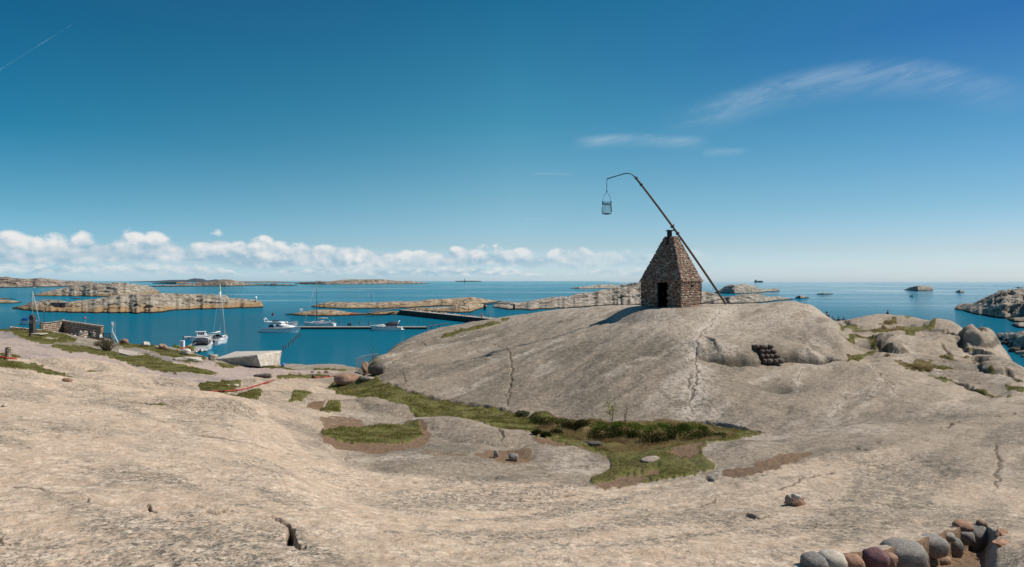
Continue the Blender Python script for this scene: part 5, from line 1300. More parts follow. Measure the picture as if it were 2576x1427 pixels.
# ------------------------------------------------------------------ stone steps
def steps():
    base = on(1940, 916, 34, 46)
    root = thing('stone_steps', 'four short steps of rounded cobbles let into the ledge of the big dome', 'steps', base)
    yg = lambda u, v: ground(u, v, 32, 50)[1] - .16
    rows = [(1894, 1944, 867, 878, 3), (1907, 1953, 878.6, 889.5, 3), (1912, 1960, 890.3, 902, 4), (1916, 1970, 902.6, 915.5, 4)]
    rnd = random.Random(8)
    meshes = []
    for k in range(6):
        meshes.append(rock_mb((2, 2, 2), 60 + k, 2, 0.12, square=0.55).mesh('cobble', M_STEP, True))
    for u0, u1, v0, v1, n in rows:
        Y = min(yg((u0 + u1) / 2, v1 - 2), yg(u0 + 6, v1 - 2), yg(u1 - 6, v1 - 2))
        ws = [rnd.uniform(.8, 1.3) for _ in range(n)]; tot = sum(ws); u = u0
        p0 = world(u0, v0, Y) - base; p1 = world(u1, v1, Y) - base
        for w in ws:
            wu = (u1 - u0) * w / tot; c = world(u + wu / 2, (v0 + v1) / 2, Y) - base; u += wu
            sx = wu / F * Y * 1.03; sz = (v1 - v0) / F * Y * 1.02
            o = part('cobble', meshes[rnd.randrange(6)], root, c, (rnd.uniform(-.1, .1), rnd.uniform(-.15, .15), rnd.uniform(-.2, .2)), (sx * .5, 0.25, sz * .5))
        mb = MB(); mb.box(((p0.x + p1.x) / 2, p0.y + .42, p0.z - .13), (p1.x - p0.x - .08, .8, .2)); mb.build('tread', M_GREYC, root, bevel=0.03)
    for (u, v, Y, s) in ((1899, 873, 41.9, .42), (1900, 886, 41.6, .42), (1906, 898, 41.2, .45), (1910, 908, 40.8, .4)):
        part('cobble', meshes[rnd.randrange(6)], root, world(u, v, Y) - base, (0, 0, rnd.random()), (s * .5, .25, .18))

steps()

# ------------------------------------------------------------------ loose stones on the bare rock
def boulder(label, u, v, w, h, mat, seed, y0=0, y1=999, name='boulder', cat='boulder', depth=1.0, sink=0.12, sub=3, rough=0.16, square=0.0, facets=0, rz=0, group=None, tilt=0.0):
    """w, h in picture units; foot at (u, v)"""
    g = on(u, v, y0, y1); k = g.y / F
    W, H = w * k, h * k
    o = rock_mb((W, W * depth, H * 1.15), seed, sub, rough, 0.55, square, facets).build(name, mat, None, sub > 1 and not facets)
    o.location = (g.x, g.y + W * depth * 0.3, g.z + H * (0.5 - sink)); o.rotation_euler = (0, tilt, rz)
    tag(o, label, cat, group); return o
boulder('small upright grey stone left of a rounder one on the bare rock below the grass', 1247, 1153, 13, 19, M_GREYC, 3, 12, 26, 'stone', 'stone', 0.9, 0.05, 3, .12, .45, 3)
boulder('rounded pinkish grey stone in a patch of soil, right of an upright one', 1292, 1161, 25, 19, M_GREYC, 5, 12, 26, 'stone', 'stone', 1.0, 0.08, 3, .10, .2, 2)
boulder('long flat grey slab lying in the worn grass of the hollow', 1640, 1160, 52, 10, M_BOULD, 9, 14, 30, 'stone', 'stone', 0.7, 0.45, 3, .08, .3, 0, R(22), tilt=R(-5))
boulder('dark lichen-spotted boulder below the brown tussocks of the hollow', 1493, 1124, 46, 20, M_DARKR, 12, 16, 34, 'boulder', 'boulder', 0.8, 0.38, 3, .2, .3, 3)
boulder('small pale square stone at the left edge of the near rock slope', 8, 1024, 13, 8, M_CREAM, 14, 10, 30, 'stone', 'stone', 1, 0.05, 2, .08, .7, 4)
def broken_stone():
    g = on(2004, 1274, 5, 20); k = g.y / F
    root = thing('broken_stone', 'jagged pinkish stone with a pale broken face lying alone on the near slope', 'stone', g)
    o = rock_mb((50 * k, 34 * k, 30 * k), 31, 3, 0.25, 0.4, 0.3, 6).build('stone_body', M_BOULDR, root); o.location = (0, 12 * k, 9 * k)
    o = rock_mb((26 * k, 20 * k, 20 * k), 33, 2, 0.3, 0.0, 0.3, 5).build('pale_chip', M_BOULDL, root); o.location = (4 * k, 10 * k, 20 * k)
    o = rock_mb((16 * k, 16 * k, 22 * k), 34, 2, 0.3, 0.0, 0.3, 5).build('dark_chip', M_GREYC, root); o.location = (-16 * k, 10 * k, 16 * k)
broken_stone()

# ------------------------------------------------------------------ near right: retaining row of cobbles
def near_wall():
    base = on(*w7(1300, 420), 2.6, 12)
    root = thing('cobble_edging', 'row of large coloured cobbles edging the rock in the near right corner', 'stone wall', base)
    EX = EDGE_X[1:14]
    ed = [on(*w7(x, y - 12), 2.6, 12).y for x, y in EX]
    YEDGE = lambda x: float(np.interp(x, [q[0] for q in EX], ed))
    # centre x, y, width, height (crop pixels), material, seed, depth offset, square
    L_ = [(300, 640, 250, 240, M_SLATE, 71, .06, .3, 'shaded_slab_side'), (485, 605, 262, 240, M_CREAM, 72, 0, .15, 'cobble'), (715, 620, 200, 190, M_BROWNC, 73, 0, .25, 'cobble'), (958, 575, 245, 235, M_PURPLE, 74, -.02, .1, 'cobble'),  # first one: shadowed slab side as a stone, shade in its dark colour
          (1275, 520, 395, 250, M_GREYC, 75, -.03, .4, 'cobble'), (1578, 425, 262, 215, M_GREYC, 76, 0, .3, 'cobble'), (1910, 210, 170, 95, M_BROWNC, 77, .05, .2, 'cobble'),
          (1907, 322, 190, 165, M_GREYC, 78, 0, .3, 'cobble'), (2070, 400, 285, 350, M_SLATE, 79, -.02, .35, 'cobble'), (1800, 450, 165, 235, M_SLATE, 80, .06, .3, 'cobble'), (1706, 500, 72, 82, M_BROWNC, 81, .0, .1, 'cobble'),
          (2112, 205, 95, 120, M_BOULDR, 82, .06, .2, 'cobble'), (2030, 290, 110, 110, M_BROWNC, 83, .08, .3, 'cobble'), (1690, 590, 150, 120, M_BOULDR, 84, .05, .2, 'cobble'), (1130, 560, 120, 90, M_BROWNC, 85, .08, .3, 'cobble'), (1560, 600, 130, 100, M_SLATE, 86, .06, .3, 'cobble'), (1850, 600, 150, 140, M_SLATE, 87, .06, .3, 'cobble'),
          (1105, 600, 120, 200, M_BOULDR, 88, .1, .3, ''), (1455, 590, 130, 200, M_SLATE, 89, .1, .3, ''), (1650, 430, 110, 150, M_BROWNC, 90, .12, .3, ''), (835, 630, 90, 160, M_GREYC, 91, .08, .2, ''), (610, 640, 90, 150, M_BROWNC, 92, .1, .2, ''), (1755, 330, 120, 90, M_GREYC, 93, .1, .3, ''), (1980, 470, 110, 160, M_BOULDR, 94, .1, .3, '')]
    for x, y, w, h, m, sd, dy, sq, nm in L_:
        w *= 1.13; h *= 1.06
        u, v = w7(x, y); k0 = w * .23177; h0 = h * .23177
        # depth: the rock surface under the top edge of the stone
        Y = YEDGE(x) - 0.27 + dy * .5
        c = world(u, v, Y) - base
        o = rock_mb((1, 1, 1), sd, 3, 0.10, square=sq).build('cobble', m, root, True)
        o.location = c; o.scale = (k0 / F * Y, k0 / F * Y * .85, h0 / F * Y); o.rotation_euler = (R(8), R(random.uniform(-6, 6)), 0)
near_wall()
for nm, (x, y, w, h, rot) in {'upper': (2320, 290, 230, 60, -24), 'lower': (2330, 395, 240, 66, -14)}.items():
    u, v = w7(x, y); g = on(u, v + 4, 2.6, 12); k = g.y / F * .23177
    o = rock_mb((w * k, h * k * 1.6, h * k), 90 + w, 2, .25, square=.3, facets=4).build('stone_shard', M_BROWNC)
    o.location = (g.x, g.y, g.z + h * k * .35); o.rotation_euler = (0, R(rot * .3), R(-rot * 1.6))
    tag(o, 'long thin broken stone shard right of the cobble edging, the %s of two' % nm, 'stone', 'broken shards beside the cobble edging')

# ------------------------------------------------------------------ harbour: land edge, quay, walls
def slab_poly(name, pts, z0, z1, mat, parent=None, bevel=0.0):
    """a flat slab with the plan outline pts (world x, y)"""
    mb = MB(); n = len(pts)
    mb.loft([[(x, y, z0) for x, y in pts], [(x, y, z1) for x, y in pts]])
    return mb.build(name, mat, parent, False, bevel)
def xy(u, Y): return ((u - U0) / F * Y, Y)

# terrace west of the lawn, with its two walls
TZ = 5.05
terr = slab_poly('terrace', [xy(88, 88), xy(262, 86), xy(285, 92), xy(262, 97), xy(158, 110), xy(96, 104)], 0.2, TZ, M_CONC); structure(terr)
def rubble_wall(label, p0, p1, z0, z1, th, mat, core, name='stone_wall', sz=0.22, both=False, seed=1, coping=True, end=True, z1b=None):
    """real stones set in a core; p0->p1 with the seen face on the right hand of the direction p0->p1 ... stones on both if asked"""
    rnd = random.Random(seed)
    p0 = Vector((*p0, 0)); p1 = Vector((*p1, 0)); d = (p1 - p0); Ln = d.length; d.normalize(); nrm = Vector((d.y, -d.x, 0))
    mid = (p0 + p1) / 2
    root = thing(name, label, 'wall', (mid.x, mid.y, z0)); z1b = z1 if z1b is None else z1b
    H0, H1 = z1 - z0, z1b - z0
    def pt(a, off, z): return p0 - mid + d * a + nrm * off + Vector((0, 0, z))
    mb = MB(); vs = [pt(a, o, z) for a, o, z in ((0, -th / 2, -.5), (Ln, -th / 2, -.5), (Ln, th / 2, -.5), (0, th / 2, -.5), (0, -th / 2, H0 - .05), (Ln, -th / 2, H1 - .05), (Ln, th / 2, H1 - .05), (0, th / 2, H0 - .05))]
    mb.add(vs, [(3, 2, 1, 0), (4, 5, 6, 7), (0, 1, 5, 4), (1, 2, 6, 5), (2, 3, 7, 6), (3, 0, 4, 7)]); mb.build('wall_core', core, root)
    items = []
    z = 0.0
    while z < max(H0, H1):
        h = sz * rnd.uniform(.7, 1.15); a = rnd.uniform(-.1, 0)
        while a < Ln:
            w = sz * rnd.uniform(.8, 1.9)
            Hh = H0 + (H1 - H0) * min(1, max(0, a / Ln))
            if z + h * .6 < Hh: items.append((a + w / 2, z + h / 2, w, h))
            a += w
        z += h
    faces = [1, -1] if both else [1]
    ps = []
    for sd in faces:
        for a, zc, w, h in items:
            ps.append((pt(a, sd * (th / 2), zc), d * w * .54, Vector((0, 0, h * .54)), nrm * sd * rnd.uniform(.05, .10), w * h))
    if coping:
        a = 0
        while a < Ln:
            w = sz * rnd.uniform(1.2, 2.4); Hh = H0 + (H1 - H0) * min(1, a / Ln)
            ps.append((pt(min(Ln, a + w / 2), 0, Hh - .01), d * w * .53, nrm * th * .56, Vector((0, 0, .07)), w * th)); a += w
    if end:
        for side, aa in ((0, 0), (1, Ln)):
            z = 0
            Hh = H0 if side == 0 else H1
            while z < Hh - .08:
                h = sz * rnd.uniform(.7, 1.2); ps.append((pt(aa, 0, z + h / 2), nrm * th * .5, Vector((0, 0, h * .54)), d * (.08 if side else -.08), th * h)); z += h
    ps.sort(key=lambda q: -q[4])
    v0, f0 = ICO[1]
    key = 'wall_stone_' + mat.name
    me = bpy.data.meshes.get(key)
    if not me:
        me = bpy.data.meshes.new(key); me.from_pydata([tuple(v * (1 + 0.1 * mn.noise(v * 2))) for v in v0], [], f0); me.materials.append(mat); me.polygons.foreach_set('use_smooth', [True] * len(f0))
    lim = 300 if sz > 0.3 else 0
    for c, A, B_, N, _ in ps[:lim]:
        o = bpy.data.objects.new('stone', me); COL.objects.link(o); o.parent = root
        M = Matrix.Identity(4)
        for k in range(3): M[k][0], M[k][1], M[k][2], M[k][3] = A[k], B_[k], N[k], c[k]
        o.matrix_basis = M
    vs = []; fs = []; rn = []
    for c, A, B_, N, _ in ps[lim:]:
        o = len(vs); vs += [tuple(c + A * q.x + B_ * q.y + N * q.z) for q in v0]; fs += [tuple(i + o for i in f) for f in f0]; rn += [rnd.random()] * len(v0)
    if vs:
        m2 = bpy.data.meshes.new('stones'); m2.from_pydata(vs, [], fs); m2.materials.append(mat); m2.polygons.foreach_set('use_smooth', [True] * len(fs))
        a = m2.attributes.new('rnd', 'FLOAT', 'POINT'); a.data.foreach_set('value', rn)
        o = bpy.data.objects.new('stones', m2); COL.objects.link(o); o.parent = root; o['kind'] = 'stuff'
    return root
rubble_wall('pale sunlit rubble wall at the left end of the harbour terrace', xy(104, 98.5), xy(160, 105), TZ, 7.15, 0.5, M_RUBBLE, M_MORTAR, seed=3, sz=.34)
rubble_wall('long rubble wall in shade behind the people on the harbour terrace', xy(159, 105.2), xy(257, 92.5), TZ, 7.2, 0.5, M_RUBBLE, M_MORTAR, seed=4, sz=.34)
rubble_wall('low rubble wall along the lawn edge in front of the terrace tables', xy(98, 92), xy(200, 85.0), 5.3, 6.55, 0.45, M_RUBBLE, M_MORTAR, seed=5, sz=.34, z1b=5.9)
rubble_wall('short sloping rubble wall beside the terrace steps, pale in the sun', xy(182, 77.5), xy(214, 84.5), 5.2, 5.85, 0.5, M_RUBBLE, M_MORTAR, seed=6, sz=.30, z1b=7.0)
rubble_wall('dark rubble wall left of the monolith with pale capping slabs', xy(28, 92), xy(101, 92), 5.6, 7.05, 0.6, M_RUBBLE, M_MORTAR, seed=7, sz=.34, z1b=6.6)
def steps_wood():
    root = thing('wooden_landing', 'low grey wooden landing of planks at the right end of the terrace wall', 'landing', (*xy(232, 84), 5.2))
    bx, by = xy(232, 84)
    for k in range(9):
        p = xy(218 + 0 * k, 82.5 + k * .36); q = xy(246, 83.2 + k * .36)
        MB().box(((p[0] + q[0]) / 2 - bx, (p[1] + q[1]) / 2 - by, .12), (q[0] - p[0], .33, .06), .12).build('plank', M_PLANK, root)
    MB().box((0, -1.4, -.1), (1.6, .08, .42), .12).build('riser', M_PLANK, root)
steps_wood()
def rail_fence():
    x, y = xy(269, 92)
    root = thing('wooden_rail_fence', 'short dark wooden rail fence right of the terrace wall', 'fence', (x, y, TZ))
    for s in (-.55, .55): MB().box((s, 0, .55), (.10, .10, 1.1)).build('post', M_PIER, root)
    for z in (.35, .65, .98): MB().box((0, -.07, z), (1.3, .05, .14)).build('rail', M_PIER, root)
rail_fence()

def monolith():
    g = on(78, 842, 60, 79)
    root = thing('monolith', 'tall dark standing stone with a slanted top and a small grey plaque, on the lawn', 'standing stone', g)
    k = g.y / F
    H = 48.5 * k; W = 11.5 * k
    mb = MB(); f = [(-W / 2, 0), (W / 2, 0), (W / 2 * 1.0, H * .86), (W * .30, H * .95), (-W / 2 * .8, H)]
    mb.loft([[(x, 0, z) for x, z in f], [(x + .09, .34, z) for x, z in f]])
    o = mb.build('stone_body', M_SLATED, root, bevel=.02)
    MB().box((-W * .02, -.012, H * .62), (W * .55, .03, H * .17)).build('plaque', M_GREYC, root)
    MB().box((.15, 0.1, -.02), (2.6, 1.3, .12)).build('plinth', M_CONC, root, bevel=.02)
monolith()
def sculpture():
    g = on(74, 850, 55, 76); k = g.y / F
    root = thing('bronze_sculpture', 'small dark bronze bird-like figure on a thin stand in front of the monolith', 'sculpture', g)
    mb = MB(); mb.tube([(-.05, 0, .12), (.02, 0, .24), (.12, 0, .34), (.24, 0, .30)], [.04, .12, .14, .03], 8); mb.build('figure', M_BRONZE, root, True)
    MB().tube([(.12, 0, .30), (.20, 0, .50), (.26, 0, .52)], [.05, .04, .02], 6).build('neck', M_BRONZE, root, True)
    for s in (-.04, .05): MB().tube([(.02 + s, s, 0), (.02, 0, .25)], .018, 5).build('leg', M_BRONZE, root)
    MB().box((0, 0, .01), (.4, .25, .05)).build('base', M_BRONZE, root)
sculpture()
def stone_post():
    g = on(20.8, 900, 36, 58); k = g.y / F
    root = thing('stone_post', 'rough square post built of small stones beside the red tube at far left', 'post', g)
    H = 25 * k; W = 9.5 * k
    MB().box((0, 0, H / 2), (W * .85, W * .85, H), .2).build('core', M_MORTAR, root)
    rnd = random.Random(5); me = rock_mb((1, 1, 1), 7, 1, .15, square=.5).mesh('stone', M_RUBBLE, True)
    z = 0
    while z < H:
        h = .11
        for sx, sy in ((-1, 0), (1, 0), (0, -1), (0, 1)):
            for q in (-.25, .25):
                a = (W * .43 * sx + (W * q if sx == 0 else 0), W * .43 * sy + (W * q if sy == 0 else 0)); part('stone', me, root, (a[0], a[1], z + h / 2), (0, 0, rnd.random()), (W * .5, W * .3 if sx == 0 else W * .5, h * 1.05))
        z += h
stone_post()

def tube_on_ground(label, pts, r, mat, y0, y1, name='hose', lift=.05, n=24):
    us = np.linspace(0, len(pts) - 1, n); P3 = []
    for t in us:
        i = min(int(t), len(pts) - 2); f = t - i
        u = pts[i][0] * (1 - f) + pts[i + 1][0] * f; v = pts[i][1] * (1 - f) + pts[i + 1][1] * f
        g = on(u, v, y0, y1); P3.append(g + Vector((0, 0, lift)))
    o = MB().tube(P3, r, 7).build(name, mat, None, True)
    return tag(o, label, 'hose')
tube_on_ground('red plastic tube lying beside the little stone post at the left edge', P(r1, [(-30, 870), (60, 888), (165, 900)]), .05, M_RED, 36, 60)
tube_on_ground('long red plastic tube curving over the rock above the two grass patches', P(r1, [(2005, 1212), (2150, 1214), (2350, 1195), (2576, 1125)]) + P(r2, [(100, 1140), (200, 1104)]), .035, M_RED, 30, 62)
tube_on_ground('red plastic tube running towards the dark boulders by the small fence', P(r2, [(590, 1078), (700, 1072), (780, 1062), (855, 1048)]), .05, M_RED, 34, 70)

# concrete pads
def pad(label, pts, y0, y1, z=.05, mat=None, name='concrete_pad'):
    g = [on(u, v, y0, y1) for u, v in pts]; zz = sum(p.z for p in g) / len(g)
    n = len(g); mb = MB(); mb.loft([[(p.x, p.y, p.z - .25) for p in g], [(p.x, p.y, p.z + z) for p in g]]); o = mb.build(name, mat or M_CONC)
    return tag(o, label, 'concrete pad')
pad('pale concrete pad in the grass right of the leafy bush', P(r1, [(1140, 835), (1150, 800), (1280, 822), (1400, 852), (1270, 866)]), 60, 90)

# ---- boulders linked by a chain along the quay
CH = [((1155, 705), (1220, 752), 'reddish brown squarish boulder nearest the bush at the start of the quay chain', M_BOULDR, .6, 21), ((1352, 730), (1432, 777), 'pale rounded boulder, second on the quay chain', M_BOULDL, .1, 22),
      ((1525, 750), (1612, 805), 'brown blocky boulder in the middle of the quay chain', M_BOULDR, .6, 23), ((1748, 798), (1828, 852), 'pale leaning boulder on the quay beside the plant tubs', M_BOULDL, .5, 24),
      ((1998, 850), (2090, 908), 'brown rounded boulder at the left end of the huge granite block', M_BOULD, .35, 25)]
tops = []
for (a, b, lab, mat, sq, sd) in CH:
    (u0, v0), (u1, v1) = r1(*a), r1(*b)
    o = boulder(lab, (u0 + u1) / 2, v1, u1 - u0, v1 - v0, mat, sd, 70, 89.5, square=sq, rough=.12, sub=3, depth=.9, group='boulders along the quay chain', sink=.04, facets=3)
    tops.append(Vector((o.location.x, o.location.y - .2, o.location.z + (v1 - v0) * o.location.y / F * .33)))
def quay_chain():
    mb = MB()
    root = thing('quay_chain', 'dark iron chain sagging between the boulders along the quay edge', 'chain', tops[0])
    for a, b in zip(tops[:3], tops[1:4]):
        a = a - tops[0]; b = b - tops[0]
        L_ = (b - a).length; n = max(8, int(L_ / .16)); mb = MB()
        for i in range(n):
            t = (i + .5) / n; p = a.lerp(b, t); p.z -= 4 * t * (1 - t) * .75
            mb.tube([p + Vector((math.cos(q) * .11, 0, math.sin(q) * .05)) if i % 2 else p + Vector((math.cos(q) * .11, math.sin(q) * .05, 0)) for q in np.linspace(0, 2 * math.pi, 7)], .022, 4, False)
        mb.build('chain_span', M_IRON, root)
quay_chain()

# ---- the huge block
def hexa(corners, n, rough, name, mat, seed, label, cat='boulder', bow=0.0):
    """8 corners (bottom 4 then top 4, same order), faces subdivided and roughened"""
    c = [Vector(q) for q in corners]; ctr = sum(c, Vector()) / 8
    def tri(a, b, d):
        lo = (c[0].lerp(c[1], a)).lerp(c[3].lerp(c[2], a), b); hi = (c[4].lerp(c[5], a)).lerp(c[7].lerp(c[6], a), b); return lo.lerp(hi, d)
    mb = MB(); idx = {}
    def vid(i, j, k):
        if (i, j, k) in idx: return idx[(i, j, k)]
        a, b, d = i / n, j / n, k / n; p = tri(a, b, d)
        x, y, z = 2 * a - 1, 2 * b - 1, 2 * d - 1
        e = sorted((abs(x), abs(y), abs(z)))[1]
        rnd_ = 1 - 0.045 * nss(e, .75, 1.0)
        off = 1 + rough * (mn.noise(p * .5 + Vector((seed, 0, 0))) + .5 * mn.noise(p * 1.6 + Vector((seed, 3, 0))) + .25 * mn.noise(p * 5))
        q = ctr + (p - ctr) * float(rnd_) * off - c[0]
        idx[(i, j, k)] = len(mb.v); mb.v.append(tuple(q)); return idx[(i, j, k)]
    for i in range(n):
        for j in range(n):
            for (f) in ((lambda i, j: (i, j, 0), 1), (lambda i, j: (i, j, n), 0), (lambda i, j: (i, 0, j), 0), (lambda i, j: (i, n, j), 1), (lambda i, j: (0, i, j), 1), (lambda i, j: (n, i, j), 0)):
                fn, flip = f; q = [vid(*fn(i, j)), vid(*fn(i + 1, j)), vid(*fn(i + 1, j + 1)), vid(*fn(i, j + 1))]
                mb.f.append(tuple(q[::-1]) if flip else tuple(q))
    o = mb.build(name, mat, None, False); o.location = c[0]
    o.data.polygons.foreach_set('use_smooth', [True] * len(o.data.polygons))
    m = o.modifiers.new('edges', 'EDGE_SPLIT'); m.split_angle = R(32)
    return tag(o, label, cat)
def gz(u, v, Y): return world(u, v, Y)
hexa([gz(536, 920, 79), gz(658, 924, 74), gz(708, 922, 82.5), gz(600, 916, 89), gz(534.5, 902.5, 79), gz(647.5, 892.5, 74.2), gz(713.5, 881, 82.5), gz(590, 884, 89)], 18, .03, 'huge_granite_block', M_BOULDL, 3,
     'huge flat-topped granite block at the harbour edge, sunlit right end and dark front', 'boulder')
# low outcrops
boulder('low pale outcrop with a dark left edge in the grass before the huge block', 468, 925, 74, 13, M_BOULDL, 41, 60, 76, depth=.35, sink=.25, rough=.2, sub=4)
boulder('dark overhung rock lip above the gravel path, left of the red tube', 662, 951, 42, 12, M_DARKR, 42, 44, 66, depth=.4, sink=.2, rough=.3)
boulder('brown slab stone at the end of the upper grass tongue', 166, 961, 26, 10, M_BOULDR, 43, 28, 44, depth=.6, sink=.2, square=.5, facets=3)
boulder('small white stone on the gravel path at far left', 76, 903.5, 7, 4, M_CREAM, 44, 40, 60, 'stone', 'stone')
boulder('small white boulder, the upper of two in the grass patch', 572, 973, 9, 6, M_CREAM, 45, 36, 50, 'stone', 'stone', group='white stones in the grass patch')
boulder('white boulder beside the red tube, the lower of two in the grass patch', 592, 981, 13, 9, M_CREAM, 46, 36, 50, 'stone', 'stone', group='white stones in the grass patch')
boulder('brown stone on the pale ground, right one of the pair near the fence', 820, 938, 11, 6, M_BOULDR, 47, 50, 76, 'stone', 'stone')
boulder('small grey stone on the pale ground, left one of the pair near the fence', 786, 938, 9, 5, M_GREYC, 48, 50, 76, 'stone', 'stone')
boulder('dark stone standing in the grass strip under the two small stones', 788, 951, 10, 9, M_DARKR, 49, 44, 70, 'stone', 'stone')
# the rough heap of broken rock above the left slope
def heap():
    g = on(225, 925, 36, 52); rnd = random.Random(9)
    mb = MB()
    for k in range(60):
        u = rnd.uniform(190, 262); v = 936 - (u - 186) * .28 + rnd.uniform(-6, 6); q = on(u, v, 34, 56) - g
        s = rnd.uniform(.15, .5); r = rock_mb((s * 1.6, s, s * .8), 200 + k, 1, .3, square=.3, facets=2); mb.add([(a + q.x, b + q.y, c + q.z) for a, b, c in r.v], r.f)
    o = mb.build('broken_rock', M_BOULDL); tag(o, 'jumble of pale broken granite below the gravel path', 'rubble', kind='stuff')
heap()

# ---- dark boulders, tree and wire fence at the left foot of the dome
boulder('big dark rounded boulder with a pinkish top, left of the thin tree', 868, 970, 64, 30, M_BOULDR, 51, 36, 60, depth=.8, sink=.1, rough=.14, sub=4)
boulder('flat pale rock slab resting behind the big dark rounded boulder', 885, 956, 58, 16, M_BOULD, 52, 44, 62, depth=.5, sink=.0, rough=.15, sub=3)
boulder('brown angular boulder under the small wire fence', 918, 944, 22, 34, M_BOULDR, 53, 40, 62, depth=.9, square=.4, facets=5)
boulder('dark overhanging boulder against the foot of the dome behind the thin tree', 946, 943, 46, 32, M_DARKR, 54, 38, 62, depth=.7, rough=.2, sub=4)  # shade under the overhang put into the dark stone colour
boulder('small pale wedge of rock below the dark overhanging boulder', 926, 957, 44, 9, M_BOULD, 55, 38, 58, depth=.4, rough=.2)
def wire_fence():
    P0 = on(897.5, 930, 46, 62); root = thing('wire_fence', 'small galvanised wire mesh fence above the dark boulders at the harbour edge', 'fence', P0)
    posts = [(897.5, 902, 932, P0.y), (912.6, 896, 927, P0.y + 1.2), (951, 889, 912, P0.y + 3.5)]
    tp = []
    for u, vt, vb, Y in posts:
        a = world(u, vb, Y) - P0; b = world(u, vt, Y) - P0; tp.append((a, b)); MB().tube([a, b], .035, 7).build('post', M_ALU, root)
    for (a0, a1), (b0, b1) in zip(tp, tp[1:]):
        MB().tube([a1, b1], .025, 6).build('top_rail', M_ALU, root)
        mb = MB()
        for k in range(1, 14): t = k / 14; mb.tube([a0.lerp(b0, t), a1.lerp(b1, t)], .006, 3)
        for k in range(1, 8): t = k / 8; mb.tube([a0.lerp(a1, t), b0.lerp(b1, t)], .006, 3)
        mb.build('wire_mesh', M_ALU, root)
wire_fence()
def bucket():
    g = on(711.5, 922, 66, 86); o = MB().lathe([(.16, 0), (.2, .1), (.22, .42), (.2, .42)], 12).build('blue_tub', M_BLUE, None, True); o.location = g
    tag(o, 'small blue tub at the right foot of the huge granite block', 'tub')
bucket()
def info_board():
    Y = 87.0; c = world(530, 888.5, Y); root = thing('information_board', 'tilted pale blue information board on a post by the huge block', 'sign', (c.x, c.y, c.z - .8))
    b = MB().box((0, 0, 0), (.72, .04, .48)); o = b.build('panel', M_TEAL, root); o.location = (0, 0, .8); o.rotation_euler = (R(-35), R(10), 0)
    for s in (-.2, .2): MB().tube([(s, .05, -.6), (s, .05, .72)], .03, 6).build('post', M_MASTD, root)
info_board()

# ------------------------------------------------------------------ boats
def hull_secs(L, B, fs, fb, dr, n=15, flare=.12, bowpow=2.1, rake=.08, tr=.86):
    secs = []
    for i in range(n):
        t = i / (n - 1)
        w = B / 2 * (tr + (1 - tr) * nss(t, 0, .35)) * (1 - max(0, (t - .42) / .58) ** bowpow); w = max(w, .02)
        z = fs + (fb - fs) * t ** 2; x = -L / 2 + L * t
        d = dr * (1 - max(0, (t - .6) / .4) ** 2)
        xb = x - (L * rake * t ** 3)
        ring = []
        for s in (1, -1):
            seg = [(w, z, 0), (w * (1 - flare * t), z * .45, .4), (w * .86, 0, .7), (w * .55, -d * .6, .9), (w * .05, -d, 1.0)]
            if s < 0: seg = seg[::-1]
            for y, zz, k in seg: ring.append((x + (xb - x) * k, s * y, zz))
        secs.append(ring)
    return secs
def hull(root, L, B, fs, fb, dr, mat, stripe=None, **kw):
    s = hull_secs(L, B, fs, fb, dr, **kw)
    MB().loft(s).build('hull', mat, root, True).modifiers.new('e', 'EDGE_SPLIT').split_angle = R(40)
    # deck, 3 cm under the sheer line
    mb = MB(); top = [[(q[0][0], q[0][1] * .95, q[0][2] - .03 + .05), (q[0][0], 0, q[0][2] + .08), (q[-1][0], q[-1][1] * .95, q[-1][2] - .03 + .05)] for q in s]
    o = 0
    for q in top: mb.v += q
    for i in range(len(top) - 1):
        a = i * 3; mb.f += [(a, a + 3, a + 4, a + 1), (a + 1, a + 4, a + 5, a + 2)]
    mb.build('deck', M_OFFW, root, True)
    if stripe:
        mb = MB()
        for sd in (0, -1):
            pts = [(q[sd][0], q[sd][1] * 1.0 + (.012 if sd == 0 else -.012), q[sd][2] - .12) for q in s]; mb.tube(pts, .03, 5)
        mb.build('rub_rail', stripe, root)
    return s
def cabin(root, x0, x1, w0, w1, z0, h, rake0=.3, rake1=.6, mat=None, name='cabin', top=.8):
    mb = MB()
    lo = [(x0, -w0 / 2, z0), (x1, -w1 / 2, z0), (x1, w1 / 2, z0), (x0, w0 / 2, z0)]
    hi = [(x0 + rake0 * h, -w0 / 2 * top, z0 + h), (x1 - rake1 * h, -w1 / 2 * top, z0 + h), (x1 - rake1 * h, w1 / 2 * top, z0 + h), (x0 + rake0 * h, w0 / 2 * top, z0 + h)]
    mb.add(lo + hi, [(3, 2, 1, 0), (4, 5, 6, 7), (0, 1, 5, 4), (1, 2, 6, 5), (2, 3, 7, 6), (3, 0, 4, 7)])
    return mb.build(name, mat or M_WHITE, root, bevel=.04)
def side_windows(root, x0, x1, w, z, h, n=1, gap=.12, name='window', lean=.0, sides=(1, -1)):
    d = (x1 - x0) / n
    for s in sides:
        for k in range(n):
            a, b = x0 + k * d + gap / 2, x0 + (k + 1) * d - gap / 2; y = s * (w / 2 + .012)
            mb = MB(); mb.add([(a, y, z), (b, y, z), (b - .04, y - s * lean, z + h), (a + .06, y - s * lean, z + h), (a, y - s * .03, z), (b, y - s * .03, z), (b - .04, y - s * (lean + .03), z + h), (a + .06, y - s * (lean + .03), z + h)],
                              [(0, 1, 2, 3), (7, 6, 5, 4), (0, 4, 5, 1), (1, 5, 6, 2), (2, 6, 7, 3), (3, 7, 4, 0)])
            mb.build(name, M_GLASS, root)
